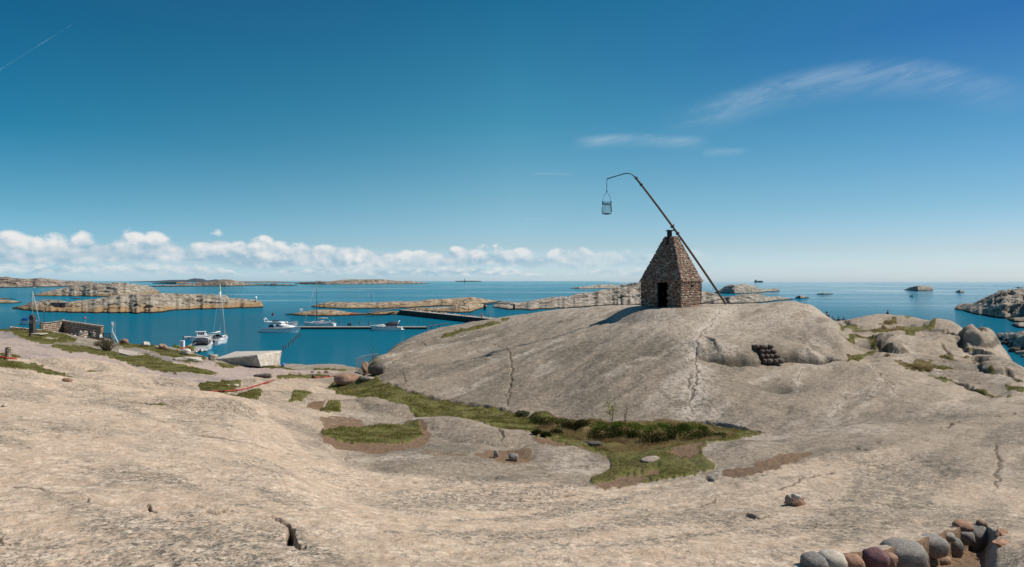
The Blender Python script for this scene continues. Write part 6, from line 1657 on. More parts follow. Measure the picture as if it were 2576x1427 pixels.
def pulpit(root, secs, i0, i1, h=.55):
    for sd in (0, -1):
        pts = [(q[sd][0], q[sd][1] * .96, q[sd][2] + h) for q in secs[i0:i1]]
        MB().tube(pts, .018, 5).build('guard_rail', M_ALU, root)
        mb = MB()
        for q in secs[i0:i1:2]: mb.tube([(q[sd][0], q[sd][1] * .96, q[sd][2]), (q[sd][0], q[sd][1] * .96, q[sd][2] + h)], .014, 4)
        mb.build('stanchion', M_ALU, root)
def outboard(root, x, y=0, s=1.0):
    MB().box((x - .15 * s, y, .75 * s), (.42 * s, .34 * s, .5 * s), 0, .8).build('outboard_cowl', M_DARK, root, bevel=.05)
    MB().box((x - .12 * s, y, .2 * s), (.18 * s, .12 * s, .9 * s)).build('outboard_leg', M_DARK, root)
def place(root, u, v, ang, Y=None):
    g = sea(u, v) if Y is None else Vector(((u - U0) / F * Y, Y, 0)); root.location = g; root.rotation_euler = (0, 0, ang); return g
def rig(root, mx, H, foot, bow, stern, boomL, boomz, mat, z0=1.1, furl=.09, spread=1.0):
    mast = MB().tube([(mx, 0, z0), (mx, 0, z0 + H)], [.10, .06], 8).build('mast', mat, root, True)
    MB().tube([(bow[0], 0, bow[1]), (mx + (bow[0] - mx) * .08, 0, z0 + H * .93)], [furl, furl * .5], 7).build('furled_genoa', M_SAIL, root, True)
    boom = MB().tube([(mx, 0, boomz), (mx - boomL, 0, boomz + .12)], .07, 7).build('boom', mat, root)
    MB().tube([(mx - .1, 0, boomz + .13), (mx - boomL * .5, 0, boomz + .24), (mx - boomL, 0, boomz + .2)], [.16, .17, .09], 8).build('furled_mainsail', M_SAIL, boom, True)
    for z in (.45, .72): MB().tube([(mx, -spread * (1.2 - z), z0 + H * z), (mx, spread * (1.2 - z), z0 + H * z)], .03, 5).build('spreader', mat, mast)
    for s in (-1, 1): MB().tube([(mx, s * foot, z0), (mx, s * spread * .75, z0 + H * .45), (mx, s * spread * .48, z0 + H * .72), (mx, 0, z0 + H * .97)], .012, 4).build('shroud', M_ALU, root)
    MB().tube([(stern[0], 0, stern[1]), (mx, 0, z0 + H)], .012, 4).build('backstay', M_ALU, root)

# moored sloop at the jetty
def sloop(label, L, B, name='sailboat', mastH=12.3, mast_mat=None, spray=True, group=None, hood=M_DARK):
    root = thing(name, label, 'sailboat', group=group)
    s = hull(root, L, B, 1.0, 1.35, .5, M_WHITE, M_BLUE, bowpow=2.0, rake=.10, tr=.72)
    c = cabin(root, -L * .08, L * .27, B * .62, B * .34, 1.12, .42, .1, 1.4, name='coachroof'); side_windows(root, -L * .02, L * .17, B * .54, 1.2, .2, 3, .1, lean=.05)
    MB().box((-L * .27, 0, 1.06), (L * .3, B * .5, .1)).build('cockpit', M_PLANK, root)
    for sd in (-1, 1): MB().box((-L * .27, sd * B * .33, 1.22), (L * .32, B * .12, .3)).build('coaming', M_WHITE, root, bevel=.03)
    if spray:
        secs = [[(x, B * .30 * math.cos(a), 1.3 + hh * math.sin(a)) for a in np.linspace(0, math.pi, 7)] for x, hh in ((-L * .15, .75), (-L * .08, .72), (-L * .02, .25))]
        mb = MB();
        for q in secs: mb.v += q
        for i in range(2):
            for k in range(6): mb.f.append((i * 7 + k, i * 7 + k + 1, i * 7 + 8 + k, i * 7 + 7 + k))
        mb.build('sprayhood', hood, root, True)
    ped = MB().tube([(-L * .36, -.45, 1.1), (-L * .36, -.45, 1.75), (-L * .36, .45, 1.75), (-L * .36, .45, 1.1)], .03, 6).build('wheel_pedestal', M_ALU, root)
    MB().tube([(-L * .36 + .02, .42 * math.cos(a), 1.65 + .42 * math.sin(a)) for a in np.linspace(0, 2 * math.pi, 14)], .02, 5, False).build('steering_wheel', M_ALU, ped)
    pulpit(root, s, 1, 14, .6)
    rig(root, L * .08, mastH, B * .42, (L * .47, 1.4), (-L * .48, 1.1), L * .36, 2.35, mast_mat or M_ALU, 1.3)
    return root
b = sloop('white sloop moored at the jetty, tallest pale mast with a yellow band', 11.2, 3.5, mastH=12.2)
place(b, 551, 862, math.atan2(15, -3.0) , 137.5)
MB().tube([(.9, 0, 11.6), (.9, 0, 12.7)], .10, 8).build('yellow_mast_band', simple('lime_yellow', (.55, .68, .05), .5), b)
bb = thing('outboard_motor', 'dark outboard motor hanging at the stern of the moored sloop', 'outboard', (0, 0, 0)); outboard(bb, 0); place(bb, 539, 868, 1.6, 131.6)
bb.location.z = .25
b = sloop('white sloop with a tall dark mast lying behind the long pontoon', 9.8, 3.1, mastH=12.9, mast_mat=M_MASTD, hood=M_OFFW)
place(b, 803, 820.5, math.pi - .06, 187.5)
MB().tube([(-4.3, -.9, 1.2), (-4.4, -.9, 2.4), (-4.4, .9, 2.4), (-4.3, .9, 1.2)], .07, 6).build('stern_arch', M_ALU, b)
MB().lathe([(.28, -.1), (.3, 0), (.28, .1)], 10, (-4.7, .7, 1.9)).build('red_lifebuoy', M_RED, b)
# cruiser with a dark canopy moored at the jetty
def sport_cruiser(label, L, B, canopy=M_DARK, group=None, portholes=3, arch=True):
    root = thing('motorboat', label, 'motorboat', group=group)
    s = hull(root, L, B, .95, 1.45, .4, M_WHITE, M_DARK, bowpow=2.3, rake=.12, tr=.92)
    secs = []
    for x, w, z in ((-L * .02, B * .40, 1.75), (L * .10, B * .36, 1.72), (L * .24, B * .26, 1.6), (L * .37, B * .12, 1.45)):
        secs.append([(x, -w, 1.1), (x, -w * .92, z - .12), (x, -w * .4, z), (x, w * .4, z), (x, w * .92, z - .12), (x, w, 1.1)])
    MB().loft(secs).build('foredeck_cabin', M_WHITE, root, True)
    # windscreen and canopy
    w = B * .40
    MB().loft([[(-L * .03, -w, 1.5), (-L * .03, w, 1.5), (L * .10, w * .75, 1.5), (L * .10, -w * .75, 1.5)], [(-L * .10, -w * .85, 2.1), (-L * .10, w * .85, 2.1), (-L * .02, w * .6, 2.1), (-L * .02, -w * .6, 2.1)]]).build('windscreen', M_GLASS, root)
    cs = [[(x, w * 1.02 * math.cos(a), 1.35 + (hh) * math.sin(a) ** .7) for a in np.linspace(0, math.pi, 9)] for x, hh in ((-L * .42, .45), (-L * .36, 1.05), (-L * .18, 1.2), (-L * .07, 1.02), (L * .0, .45))]
    mb = MB()
    for q in cs: mb.v += q
    for i in range(4):
        for k in range(8): mb.f.append((i * 9 + k, i * 9 + k + 1, i * 9 + 10 + k, i * 9 + 9 + k))
    mb.build('canopy', canopy, root, True)
    if arch: MB().tube([(-L * .36, -w * 1.08, 1.1), (-L * .41, -w, 2.55), (-L * .42, -w * .5, 2.75), (-L * .42, w * .5, 2.75), (-L * .41, w, 2.55), (-L * .36, w * 1.08, 1.1)], .09, 7).build('radar_arch', M_WHITE, root, True)
    MB().box((-L * .515, 0, .25), (L * .09, B * .8, .1)).build('bathing_platform', M_OFFW, root, bevel=.02)
    for sd in (-1, 1):
        for k in range(portholes):
            x = L * (.02 + k * .13); y = B * .5 * (1 - max(0, ((x / L + .5) - .42) / .58) ** 2.3) * .965
            MB().tube([(x - .14, sd * (y + .01), .86), (x + .14, sd * (y - .02), .88)], .075, 7).build('porthole', M_GLASS, root)
    pulpit(root, s, 8, 15, .5)
    return root
b = sport_cruiser('white motor cruiser with dark blue canopy moored between jetty and sloop', 10.6, 3.5); place(b, 512, 879, math.atan2(13.1, -4.6), 126.0)
t = thing('rubber_dinghy', 'grey-white inflatable dinghy tied at the stern of the canopied cruiser', 'dinghy')
MB().tube([(1.3, -.6, .3), (1.0, -.72, .28), (-1.2, -.75, .25)], [.2, .24, .22], 8).build('side_tube', M_OFFW, t, True); MB().tube([(1.3, .6, .3), (1.0, .72, .28), (-1.2, .75, .25)], [.2, .24, .22], 8).build('side_tube', M_OFFW, t, True)
MB().tube([(1.25, -.62, .3), (1.75, -.3, .42), (1.75, .3, .42), (1.25, .62, .3)], .22, 8).build('bow_tube', M_OFFW, t, True); MB().box((0, 0, .2), (2.4, 1.1, .06)).build('floor', M_DARK, t); outboard(t, -1.25, 0, .7)
place(t, 489, 886, 2.9, 119.5)
b = sport_cruiser('white motor cruiser with grey canopy lying alongside the middle of the long pontoon', 9.0, 3.1, canopy=M_DARK); place(b, 971, 829.0, math.pi + .05, 172.6)
# small cabin boat
def cabin_boat():
    root = thing('cabin_boat', 'small white cabin boat with a wheelhouse behind the canopied cruiser', 'motorboat')
    s = hull(root, 6.6, 2.5, .85, 1.25, .35, M_WHITE, M_DARK, bowpow=2.2, rake=.08)
    cabin(root, -.6, 1.5, 1.9, 1.6, 1.0, .95, .1, .35, name='wheelhouse'); side_windows(root, -.4, 1.1, 1.72, 1.35, .45, 3, .1, lean=.1)
    MB().box((.15, 0, 2.0), (2.3, 1.75, .07)).build('roof', M_WHITE, root, bevel=.03)
    MB().box((1.27, 0, 1.6), (.06, 1.3, .42)).build('windscreen', M_GLASS, root)
    MB().tube([(.2, 0, 2.0), (.1, 0, 3.0)], .02, 5).build('aerial', M_ALU, root); outboard(root, -3.3); pulpit(root, s, 8, 15, .5)
    for sd in (-1, 1): MB().tube([(-2.2, sd * 1.25, .35), (-2.2, sd * 1.25, .75)], .12, 8).build('fender', M_DARK, root)
    return root
place(cabin_boat(), 503, 858, .35, 144.5)
# flybridge yacht under way
def flybridge():
    L, B = 10.6, 3.6
    root = thing('flybridge_yacht', 'white flybridge motor yacht gliding past the end of the pontoon', 'yacht')
    s = hull(root, L, B, 1.0, 1.7, .45, M_WHITE, M_DARK, bowpow=2.4, rake=.12, tr=.92)
    secs = []
    for x, w, z in ((-L * .30, B * .42, 2.35), (-L * .12, B * .42, 2.5), (L * .05, B * .38, 2.35), (L * .2, B * .28, 1.95), (L * .33, B * .12, 1.62)):
        secs.append([(x, -w, 1.2), (x, -w * .86, z - .12), (x, -w * .4, z), (x, w * .4, z), (x, w * .86, z - .12), (x, w, 1.2)])
    MB().loft(secs).build('saloon', M_WHITE, root, True)
    for sd in (-1, 1):
        MB().loft([[(-L * .30, sd * (B * .425), 1.45), (-L * .16, sd * (B * .43), 1.45), (-L * .18, sd * (B * .385), 2.15), (-L * .27, sd * (B * .385), 2.15)], [(-L * .30, sd * (B * .40), 1.45), (-L * .16, sd * (B * .40), 1.45), (-L * .18, sd * (B * .36), 2.15), (-L * .27, sd * (B * .36), 2.15)]]).build('window', M_GLASS, root)
        MB().loft([[(-L * .12, sd * (B * .428), 1.7), (L * .08, sd * (B * .385), 1.65), (L * .02, sd * (B * .36), 2.0), (-L * .08, sd * (B * .395), 2.1)], [(-L * .12, sd * (B * .40), 1.7), (L * .08, sd * (B * .36), 1.65), (L * .02, sd * (B * .33), 2.0), (-L * .08, sd * (B * .37), 2.1)]]).build('window', M_GLASS, root)
        for k in range(3): MB().tube([(-.2 + k * 1.3, sd * B * (.475 - .012 * k * k), .95), (.1 + k * 1.3, sd * B * (.47 - .014 * k * k), .97)], .07, 6).build('porthole', M_GLASS, root)
    MB().loft([[(-L * .40, -B * .36, 2.5), (L * .04, -B * .32, 2.5), (L * .04, B * .32, 2.5), (-L * .40, B * .36, 2.5)], [(-L * .42, -B * .38, 2.95), (-L * .0, -B * .36, 2.9), (-L * .0, B * .36, 2.9), (-L * .42, B * .38, 2.95)]]).build('flybridge', M_WHITE, root, bevel=.05)
    MB().box((-L * .12, 0, 3.1), (.08, 1.9, .4)).build('fly_windscreen', M_GLASS, root)
    MB().box((-L * .2, 0, 3.0), (.7, 1.5, .5)).build('helm_seat', M_DARK, root, bevel=.05)
    arch = MB().tube([(-L * .40, -B * .3, 2.9), (-L * .44, -B * .25, 3.6), (-L * .44, B * .25, 3.6), (-L * .40, B * .3, 2.9)], .08, 7).build('radar_arch', M_WHITE, root, True)
    MB().lathe([(.2, 0), (.28, .08), (.26, .24), (.1, .32)], 10, (-L * .44, 0, 3.65)).build('radar_dome', M_WHITE, arch)
    MB().box((-L * .52, 0, .3), (L * .08, B * .85, .1)).build('bathing_platform', M_DARK, root)
    fp = MB().tube([(-L * .35, 1.0, 3.0), (-L * .30, 1.0, 5.4)], .02, 5).build('flag_pole', M_ALU, root)
    mb = MB(); mb.add([(-L * .33, 1.0, 4.4), (-L * .305, 1.0, 5.3), (-L * .26, 1.03, 5.1), (-L * .29, 1.05, 4.3)], [(0, 1, 2, 3)]); fl = mb.build('flag', M_RED, fp); fl.modifiers.new('thick', 'SOLIDIFY').thickness = .015
    pulpit(root, s, 7, 15, .6)
    return root
place(flybridge(), 710, 835, -.03, 166)
def open_boat():
    root = thing('day_boat', 'white open day boat lying behind the flybridge yacht at the pontoon head', 'motorboat')
    s = hull(root, 6.2, 2.3, .8, 1.25, .3, M_WHITE, M_ORANGE, bowpow=2.1, rake=.1)
    MB().box((-.4, 0, 1.15), (.7, 1.0, .6)).build('console', M_WHITE, root, bevel=.05); MB().box((-.1, 0, 1.6), (.05, .9, .35)).build('windscreen', M_GLASS, root)
    MB().box((-1.5, 0, 1.0), (.5, 1.4, .3)).build('bench', M_DARK, root); outboard(root, -3.1); pulpit(root, s, 8, 15, .4); return root
place(open_boat(), 724, 818, .15, 190)

# jetty with flower tubs
def jetty():
    a = Vector(((462 - U0) / F * 114, 114, 0)); bq = Vector(((531 - U0) / F * 150, 150, 0)); d = (bq - a); L = d.length; ang = math.atan2(d.y, d.x)
    root = thing('floating_jetty', 'short pale floating jetty between the moored boats, reaching out from the quay', 'jetty', a + d / 2, ang)
    MB().box((0, 0, .2), (L, 3.0, .4)).build('pontoon', M_PIER, root)
    n = 60
    for k in range(n): MB().box((-L / 2 + (k + .5) * L / n, 0, .47), (L / n * .9, 3.1, .06)).build('plank', M_PLANK, root)
    for x in (-L * .3, 0, L * .25, L * .48):
        for s in (-1, 1): MB().tube([(x, s * 1.4, .5), (x, s * 1.4, .75)], .06, 6).build('bollard', M_ALU, root)
    return root
jetty()
rnd = random.Random(21)
GREENS = [simple('potted_leaves_green', (.10, .20, .04), .8, 0, .4, 9), simple('potted_leaves_lime', (.32, .38, .06), .8, 0, .4, 9), simple('potted_leaves_dark', (.05, .10, .035), .8, 0, .4, 9)]
M_SOILT = simple('tub_wood', (.2, .13, .08), .85, 0, .3, 8)
spots = [(438, 874.5, 0, 'leftmost'), (446, 876, 1, 'second from the left'), (471, 868, 2, 'dark green'), (478, 864, 0, 'farther'), (484, 860, 1, 'lime coloured'), (474, 871, 0, 'nearest')]
for u, v, k, w in spots:
    Y = {0: 104, 1: 104}.get(0) if u < 450 else 118
    c = world(u, v, Y); root = thing('plant_tub', '%s leafy plant tub among those on the jetty by the canopied cruiser' % w, 'plant tub', (c.x, c.y, .5 if u > 450 else 3.0 if False else c.z - .5), 0, 'plant tubs on the jetty')
    MB().lathe([(.28, 0), (.36, .35), (.32, .35)], 10).build('tub', M_SOILT, root, True)
    mb = MB()
    for q in range(170):
        a = rnd.uniform(0, 2 * math.pi); r = rnd.uniform(0, .6); z = rnd.uniform(.3, 1.0) * (1 - r * .5); p = Vector((r * math.cos(a), r * math.sin(a), z)); s = .12
        t1 = Vector((rnd.uniform(-1, 1), rnd.uniform(-1, 1), rnd.uniform(-1, 1))).normalized() * s; t2 = Vector((rnd.uniform(-1, 1), rnd.uniform(-1, 1), rnd.uniform(-1, 1))).normalized() * s
        mb.add([p, p + t1, p + t1 + t2, p + t2], [(0, 1, 2, 3)])
    mb.build('foliage', GREENS[k], root)
def kayaks(label, u, v, Y, mat, ang):
    c = world(u, v, Y); mb = MB(); mb.loft([[(x, w * math.cos(a), .25 + w * .45 * math.sin(a)) for a in np.linspace(0, 2 * math.pi, 9)[:-1]] for x, w in ((-2, .02), (-1.3, .2), (0, .33), (1.3, .2), (2, .02))])
    o = mb.build('kayak', mat, None, True); o.location = (c.x, c.y, max(0.3, c.z)); o.rotation_euler = (R(12), R(-12), ang); tag(o, label, 'kayak')
kayaks('orange kayak pulled up at the near end of the jetty', 450, 882, 108, M_ORANGE, .3)
kayaks('larger orange kayak lying on the rocks left of the footbridge, tilted', 880, 791.5, 222, M_ORANGE, .35)
kayaks('red kayak beside the larger orange one on the rocks by the footbridge', 886, 789.5, 226, M_RED, .3)
bx = MB().box((0, 0, .75), (.75, .5, 1.5)).build('white_locker', M_WHITE, None, bevel=.05); bx.location = world(458.5, 878.5, 110); tag(bx, 'small upright white locker at the landward end of the jetty', 'locker')

# long pontoon, gangway
def pontoon():
    x0, x1 = (733 - U0) / F * 178, (1076 - U0) / F * 178
    root = thing('long_pontoon', 'long straight floating pontoon across the harbour with a pale deck', 'pontoon', ((x0 + x1) / 2, 178, 0), -.006)
    L = x1 - x0; n = 8
    for k in range(n):
        MB().box((-L / 2 + (k + .5) * L / n, 0, .26), (L / n - .12, 2.9, .56)).build('float', M_PIER, root)
        MB().box((-L / 2 + (k + .5) * L / n, 0, .60), (L / n - .06, 3.1, .10)).build('deck', M_PLANK, root)
    for k in range(14): MB().tube([(-L / 2 + 1.5 + k * L / 14, 1.4, .62), (-L / 2 + 1.5 + k * L / 14, 1.4, 1.15 if k % 3 == 0 else .85)], .07, 6).build('mooring_post', M_ALU, root)
    return root
pontoon()
def gangway():
    a = Vector(((1072 - U0) / F * 177, 177, .65)); b = Vector(((1128 - U0) / F * 177, 177, 1.75)); root = thing('gangway', 'narrow sloping gangway from the right end of the long pontoon to the rock', 'gangway', a)
    d = b - a
    MB().tube([(0, 0, 0), d], .16, 4).build('beam', M_PLANK, root)
    for s in (-.6, .6):
        MB().tube([(0, s, .1), d + Vector((0, s, .1))], .05, 5).build('side_rail', M_ALU, root)
    for t in (.25, .6): MB().tube([d * t + Vector((0, 0, .1)), d * t + Vector((0, 0, -1.6))], .08, 6).build('strut', M_PIER, root)
gangway()
bd = thing('dock_board', 'small dark slatted board standing on the pontoon left of the cruiser', 'board', world(878.5, 820.5, 178.6)); bd.location.z = .65
for k in range(3): MB().box((0, 0, .35 + k * .24), (1.15, .06, .18)).build('slat', M_DARK, bd)
for s in (-.45, .45): MB().box((s, .05, .45), (.08, .06, .9)).build('post', M_DARK, bd)

def pile(label, u, vt, vb, group, r=.11):
    Y = seaY(u, vb); h = (warp(u, vb) - warp(u, vt)) / F * Y
    o = MB().tube([(0, 0, -1.5), (0, 0, max(.6, h))], r, 8).build('mooring_pile', M_PIER, None, True); o.location = ((u - U0) / F * Y, Y, 0)
    tag(o, label, 'mooring pile', group)
row = [(450, 640, 676), (427, 655, 690), (410, 670, 712), (388, 690, 732), (367, 712, 746), (344, 733, 772), (312, 752, 792), (292, 762, 806)]
nth = ['nearest the yacht', 'second from the yacht', 'third from the yacht', 'fourth from the yacht', 'fifth from the yacht', 'third from the huge block', 'second from the huge block', 'nearest the huge block']
for (x, a, b_), w in zip(row, nth):
    pile('dark mooring pile %s in the slanting near row' % w, *r2(x, a), r2(x, b_)[1], 'mooring piles in the slanting near row', .12)
c4 = lambda x, y: (838.5 + .18229 * x, 737.9 + .18229 * y)
back = [(90, 375, 415), (242, 382, 428), (357, 382, 420), (490, 385, 422), (622, 383, 412), (857, 315, 345), (940, 322, 358), (1000, 330, 366), (1022, 375, 414), (1063, 340, 380), (1117, 348, 386), (1187, 357, 396), (1255, 368, 408), (1328, 378, 424), (1382, 385, 432), (-85, 380, 412), (-190, 378, 410)]
ORD = ['first', 'second', 'third', 'fourth', 'fifth', 'sixth', 'seventh', 'eighth', 'ninth', 'tenth', 'eleventh', 'twelfth']
n1 = n2 = n3 = 0
for i, (x, a, b_) in enumerate(back):
    if x < -50: lab = 'dark mooring pile %s the bow of the dark-masted sloop' % ('just off' if n3 == 0 else 'farther left of'); grp = 'mooring piles by the dark-masted sloop'; n3 += 1
    elif x < 640: lab = '%s mooring pile from the left in the far row behind the pontoon' % ORD[n1]; grp = 'far mooring piles behind the pontoon'; n1 += 1
    else: lab = '%s mooring pile from the left between the cruiser and the breakwater' % ORD[n2]; grp = 'far mooring piles by the breakwater'; n2 += 1
    u, v = c4(x, a); pile(lab, u, v, c4(x, b_)[1], grp, .13)

# ---- stone breakwater with its quay top
def breakwater():
    P_ = [(1003, 253), (1175, 207), (1215, 190)]
    pts = [Vector(((u - U0) / F * Y, Y, 0)) for u, Y in P_]
    d0 = (pts[1] - pts[0]).normalized(); nrm = Vector((-d0.y, d0.x, 0)) * -1
    root = thing('stone_breakwater', 'long straight breakwater quay with a dark stone face and a pale walkway', 'breakwater', pts[0])
    L = (pts[2] - pts[0]).length
    W = 4.2; n2 = Vector((d0.y, -d0.x, 0))
    def q(a, w, z): return d0 * a - n2 * w + Vector((0, 0, z))
    MB().loft([[q(0, 0, -2), q(L, 0, -2), q(L, W, -2), q(0, W, -2)], [q(0, .25, 1.95), q(L, .25, 1.75), q(L, W, 1.75), q(0, W, 1.95)]]).build('quay_wall', M_DARKR, root)
    for k in range(26):
        a0 = L * k / 26; a1 = L * (k + 1) / 26 - .06
        MB().loft([[q(a0, .1, 1.93 - .2 * k / 26), q(a1, .1, 1.93 - .2 * k / 26), q(a1, W * .62, 1.93 - .2 * k / 26), q(a0, W * .62, 1.93 - .2 * k / 26)], [q(a0, .1, 2.08 - .2 * k / 26), q(a1, .1, 2.08 - .2 * k / 26), q(a1, W * .62, 2.08 - .2 * k / 26), q(a0, W * .62, 2.08 - .2 * k / 26)]]).build('deck_slab', M_CONC, root)
    rnd = random.Random(3)
    me = rock_mb((1, 1, 1), 5, 1, .2, square=.6).mesh('face_stone', M_DARKR)
    for r_ in range(4):
        a = rnd.uniform(0, .6)
        while a < L - .5:
            w = rnd.uniform(.7, 1.5); o = part('face_stone', me, root, q(a + w / 2, .0 + .06 * r_, .2 + r_ * .48), (0, 0, math.atan2(d0.y, d0.x)), (w * .97, .5, .47)); a += w
    for t in (.12, .35, .52, .7, .88): MB().tube([q(L * t, .35, 1.9), q(L * t, .35, 2.35)], .1, 6).build('bollard', M_IRON, root)
    # rubble armour behind
    mb = MB(); rn = []
    for k in range(420):
        a = rnd.uniform(0, L + 14); w = W * .7 + rnd.uniform(0, 1) ** .7 * 5.0; s = rnd.uniform(.5, 1.3); z = 2.0 - (w - W * .7) * .45 + rnd.uniform(-.2, .3)
        p = q(a, w, z); r = rock_mb((s * 1.4, s, s * .9), 300 + k % 40, 1, .25, square=.3, facets=2); mb.add([(x + p.x, y + p.y, zz + p.z) for x, y, zz in r.v], r.f); rn += [rnd.random()] * len(r.v)
    o = mb.build('armour_boulders', M_BOULD, root); at = o.data.attributes.new('rnd', 'FLOAT', 'POINT'); at.data.foreach_set('value', rn); o['kind'] = 'stuff'
    return root, pts, d0, n2, L
BW, BWP, BWd, BWn, BWL = breakwater()
def footbridge():
    a = world(929, 786.5, 238); b = world(1001, 773, 254); root = thing('footbridge', 'narrow wooden footbridge with railings climbing from the skerry to the breakwater', 'footbridge', a)
    d = b - a; L = d.length; dn = d.normalized(); sd = Vector((dn.y, -dn.x, 0)).normalized()
    n = 16
    for k in range(n):
        c = d * ((k + .5) / n); MB().box(c, (L / n * .9, 1.6, .10), math.atan2(d.y, d.x)).build('plank', M_PLANK, root)
    for s in (-.8, .8):
        for h in (.55, 1.05): MB().tube([sd * s + Vector((0, 0, h)), d + sd * s + Vector((0, 0, h))], .045, 5).build('handrail', M_WOOD, root)
        for k in range(9): c = d * (k / 8) + sd * s; MB().tube([c, c + Vector((0, 0, 1.05))], .045, 5).build('baluster', M_WOOD, root)
        MB().tube([sd * s * .8 - Vector((0, 0, .15)), d + sd * s * .8 - Vector((0, 0, .15))], .12, 5).build('beam', M_PIER, root)
footbridge()
def arched_bridge():
    a = world(1219, 763.5, 294); b = world(1293, 762.5, 296); root = thing('arched_bridge', 'low dark arched footbridge spanning the channel between the two rocks', 'bridge', a)
    d = b - a
    top = [d * t + Vector((0, 0, .55 * 4 * t * (1 - t))) for t in np.linspace(0, 1, 11)]
    mb = MB(); mb.loft([[p + Vector((0, -.8, -.22)), p + Vector((0, .8, -.22)), p + Vector((0, .8, .12)), p + Vector((0, -.8, .12))] for p in top]); mb.build('deck', M_PIER, root)
    for s in (-.8, .8): MB().tube([p + Vector((0, s, .75)) for p in top], .05, 5).build('handrail', M_PIER, root)
    for k in range(0, 11, 2):
        for s in (-.8, .8): MB().tube([top[k] + Vector((0, s, 0)), top[k] + Vector((0, s, .75))], .04, 5).build('baluster', M_PIER, root)
    for t, n_ in ((0, 1), (1, 1)): MB().box(d * t + Vector((0, 0, -a.z / 2 - .3)), (1.0, 2.0, a.z + .8)).build('abutment', M_PIER, root)
arched_bridge()

# ---- beacons, hut, signs, far things
def beacon():
    c = on_skerry(6, 644, 763); root = thing('harbour_beacon', 'small white lantern beacon on a yellowish block at the tip of the big islet', 'beacon', c)
    MB().box((0, 0, .3), (1.1, 1.1, 1.3), 0, .9).build('plinth', M_YEL, root)
    MB().lathe([(.5, .95), (.42, 1.9), (.42, 1.95)], 10).build('tower_body', M_WHITE, root, True)
    MB().lathe([(.62, 1.95), (.62, 2.05), (.55, 2.05)], 10).build('gallery', M_WHITE, root)
    MB().lathe([(.28, 2.05), (.28, 2.25)], 10).build('lantern', M_GLASS, root); MB().lathe([(.7, 2.2), (.55, 2.6), (.1, 3.1), (.03, 3.4)], 10).build('cap', M_WHITE, root, True)
beacon()
def hut():
    c = on_skerry(6, 149.5, 777.5); root = thing('grey_shed', 'low flat grey wooden shed on the shore of the big islet', 'shed', c, .1)
    W = 6.6; H = 2.0
    MB().box((0, 0, -.6), (W + .2, 2.6, 1.2)).build('foundation', M_TAN, root)
    MB().box((0, 0, H / 2), (W - .1, 2.4, H)).build('wall', M_GREYP, root)
    for k in range(16): MB().box((-W / 2 + (k + .5) * W / 16, -1.23, H / 2), (W / 16 * .9, .06, H * .98)).build('board', M_GREYP, root)
    MB().box((0, 0, H + .08), (W + .3, 2.9, .16)).build('roof', simple('roof_felt', (.2, .17, .12), .9), root)
    dr = MB().box((W * .2, -1.28, H * .45), (.9, .05, H * .8)).build('door', M_DARK, root); MB().box((W * .2 + .35, -1.33, H * .45), (.06, .06, .16)).build('handle', M_ALU, dr)
hut()
def notice():
    c = world(758, 780, 228); root = thing('channel_sign', 'small square white sign on a thin post at the tip of the low skerry', 'sign', (c.x, c.y, 0), R(38))
    MB().box((0, 0, c.z), (1.15, .06, 1.0)).build('panel', M_OFFW, root); MB().tube([(0, .06, -.8), (0, .06, c.z)], .05, 6).build('post', M_ALU, root)
    for s in (-.28, .28): MB().tube([(s - .1, -.05, c.z - .25), (s, -.05, c.z + .25), (s + .1, -.05, c.z - .25)], .035, 5).build('painted_mark', M_DARK, root)
notice()
def marker():
    c = world(214, 803.6, 132); root = thing('marker_buoy', 'round pink marker on a thin white stick rising behind the terrace wall', 'buoy', (c.x, c.y, 0))
    v, f = ICO[2]; MB().add([tuple(q * .24) for q in v], f).build('ball', M_PINK, root, True).location = (0, 0, c.z); MB().tube([(0, 0, 0), (0, 0, c.z)], .02, 5).build('stick', M_WHITE, root)
marker()
def lighthouse():
    Y = 5000; c = world(1168.6, 702.5, Y); k = Y / F; root = thing('far_lighthouse', 'tiny lighthouse tower on the horizon above the middle of the harbour', 'lighthouse', (c.x, Y, 0))
    MB().lathe([(2.6, 0), (2.0, 24 + 0), (2.0, 25)], 10).build('tower_body', M_SHIP, root); MB().lathe([(2.8, 25), (2.8, 26), (1.6, 26), (1.6, 30), (.2, 33)], 10).build('lantern', M_SHIP, root)
    MB().box((7, 0, 7), (8, 6, 8)).build('keeper_house', M_SHIP, root)
    root.location.z = 3
lighthouse()
def ship():
    Y = 6000; c = world(1909, 707, Y); root = thing('cargo_ship', 'dark blue cargo ship on the horizon right of the tower', 'ship', (c.x, Y, 0)); L = 90
    MB().loft(hull_secs(L, 14, 9, 12, 3)).build('hull', M_SHIP, root); MB().box((-30, 0, 15), (14, 12, 13)).build('superstructure', M_SHIP, root); MB().box((-32, 0, 24), (4, 4, 6)).build('funnel', M_SHIP, root)
    for x in (-8, 8, 24): MB().box((x, 0, 12.5), (13, 11, 5)).build('cargo', M_SHIP, root)
ship()
def far_motorboat(label, u, v, L, mat, ang=0):
    root = thing('small_boat', label, 'motorboat'); hull(root, L, L * .33, .7, 1.1, .3, mat, None); cabin(root, -L * .15, L * .2, L * .24, L * .2, .8, .8, .1, .5, mat); outboard(root, -L * .5); place(root, u, v, ang); return root
far_motorboat('tiny dark blue motorboat out on the calm sea off the right shore', *r4(1495, 301), 4.2, simple('blue_grey_hull', (.05, .12, .16), .5), .2)
far_motorboat('tiny white motorboat under the far shore at upper left', *r1(330, 229), 9, M_WHITE, 0)
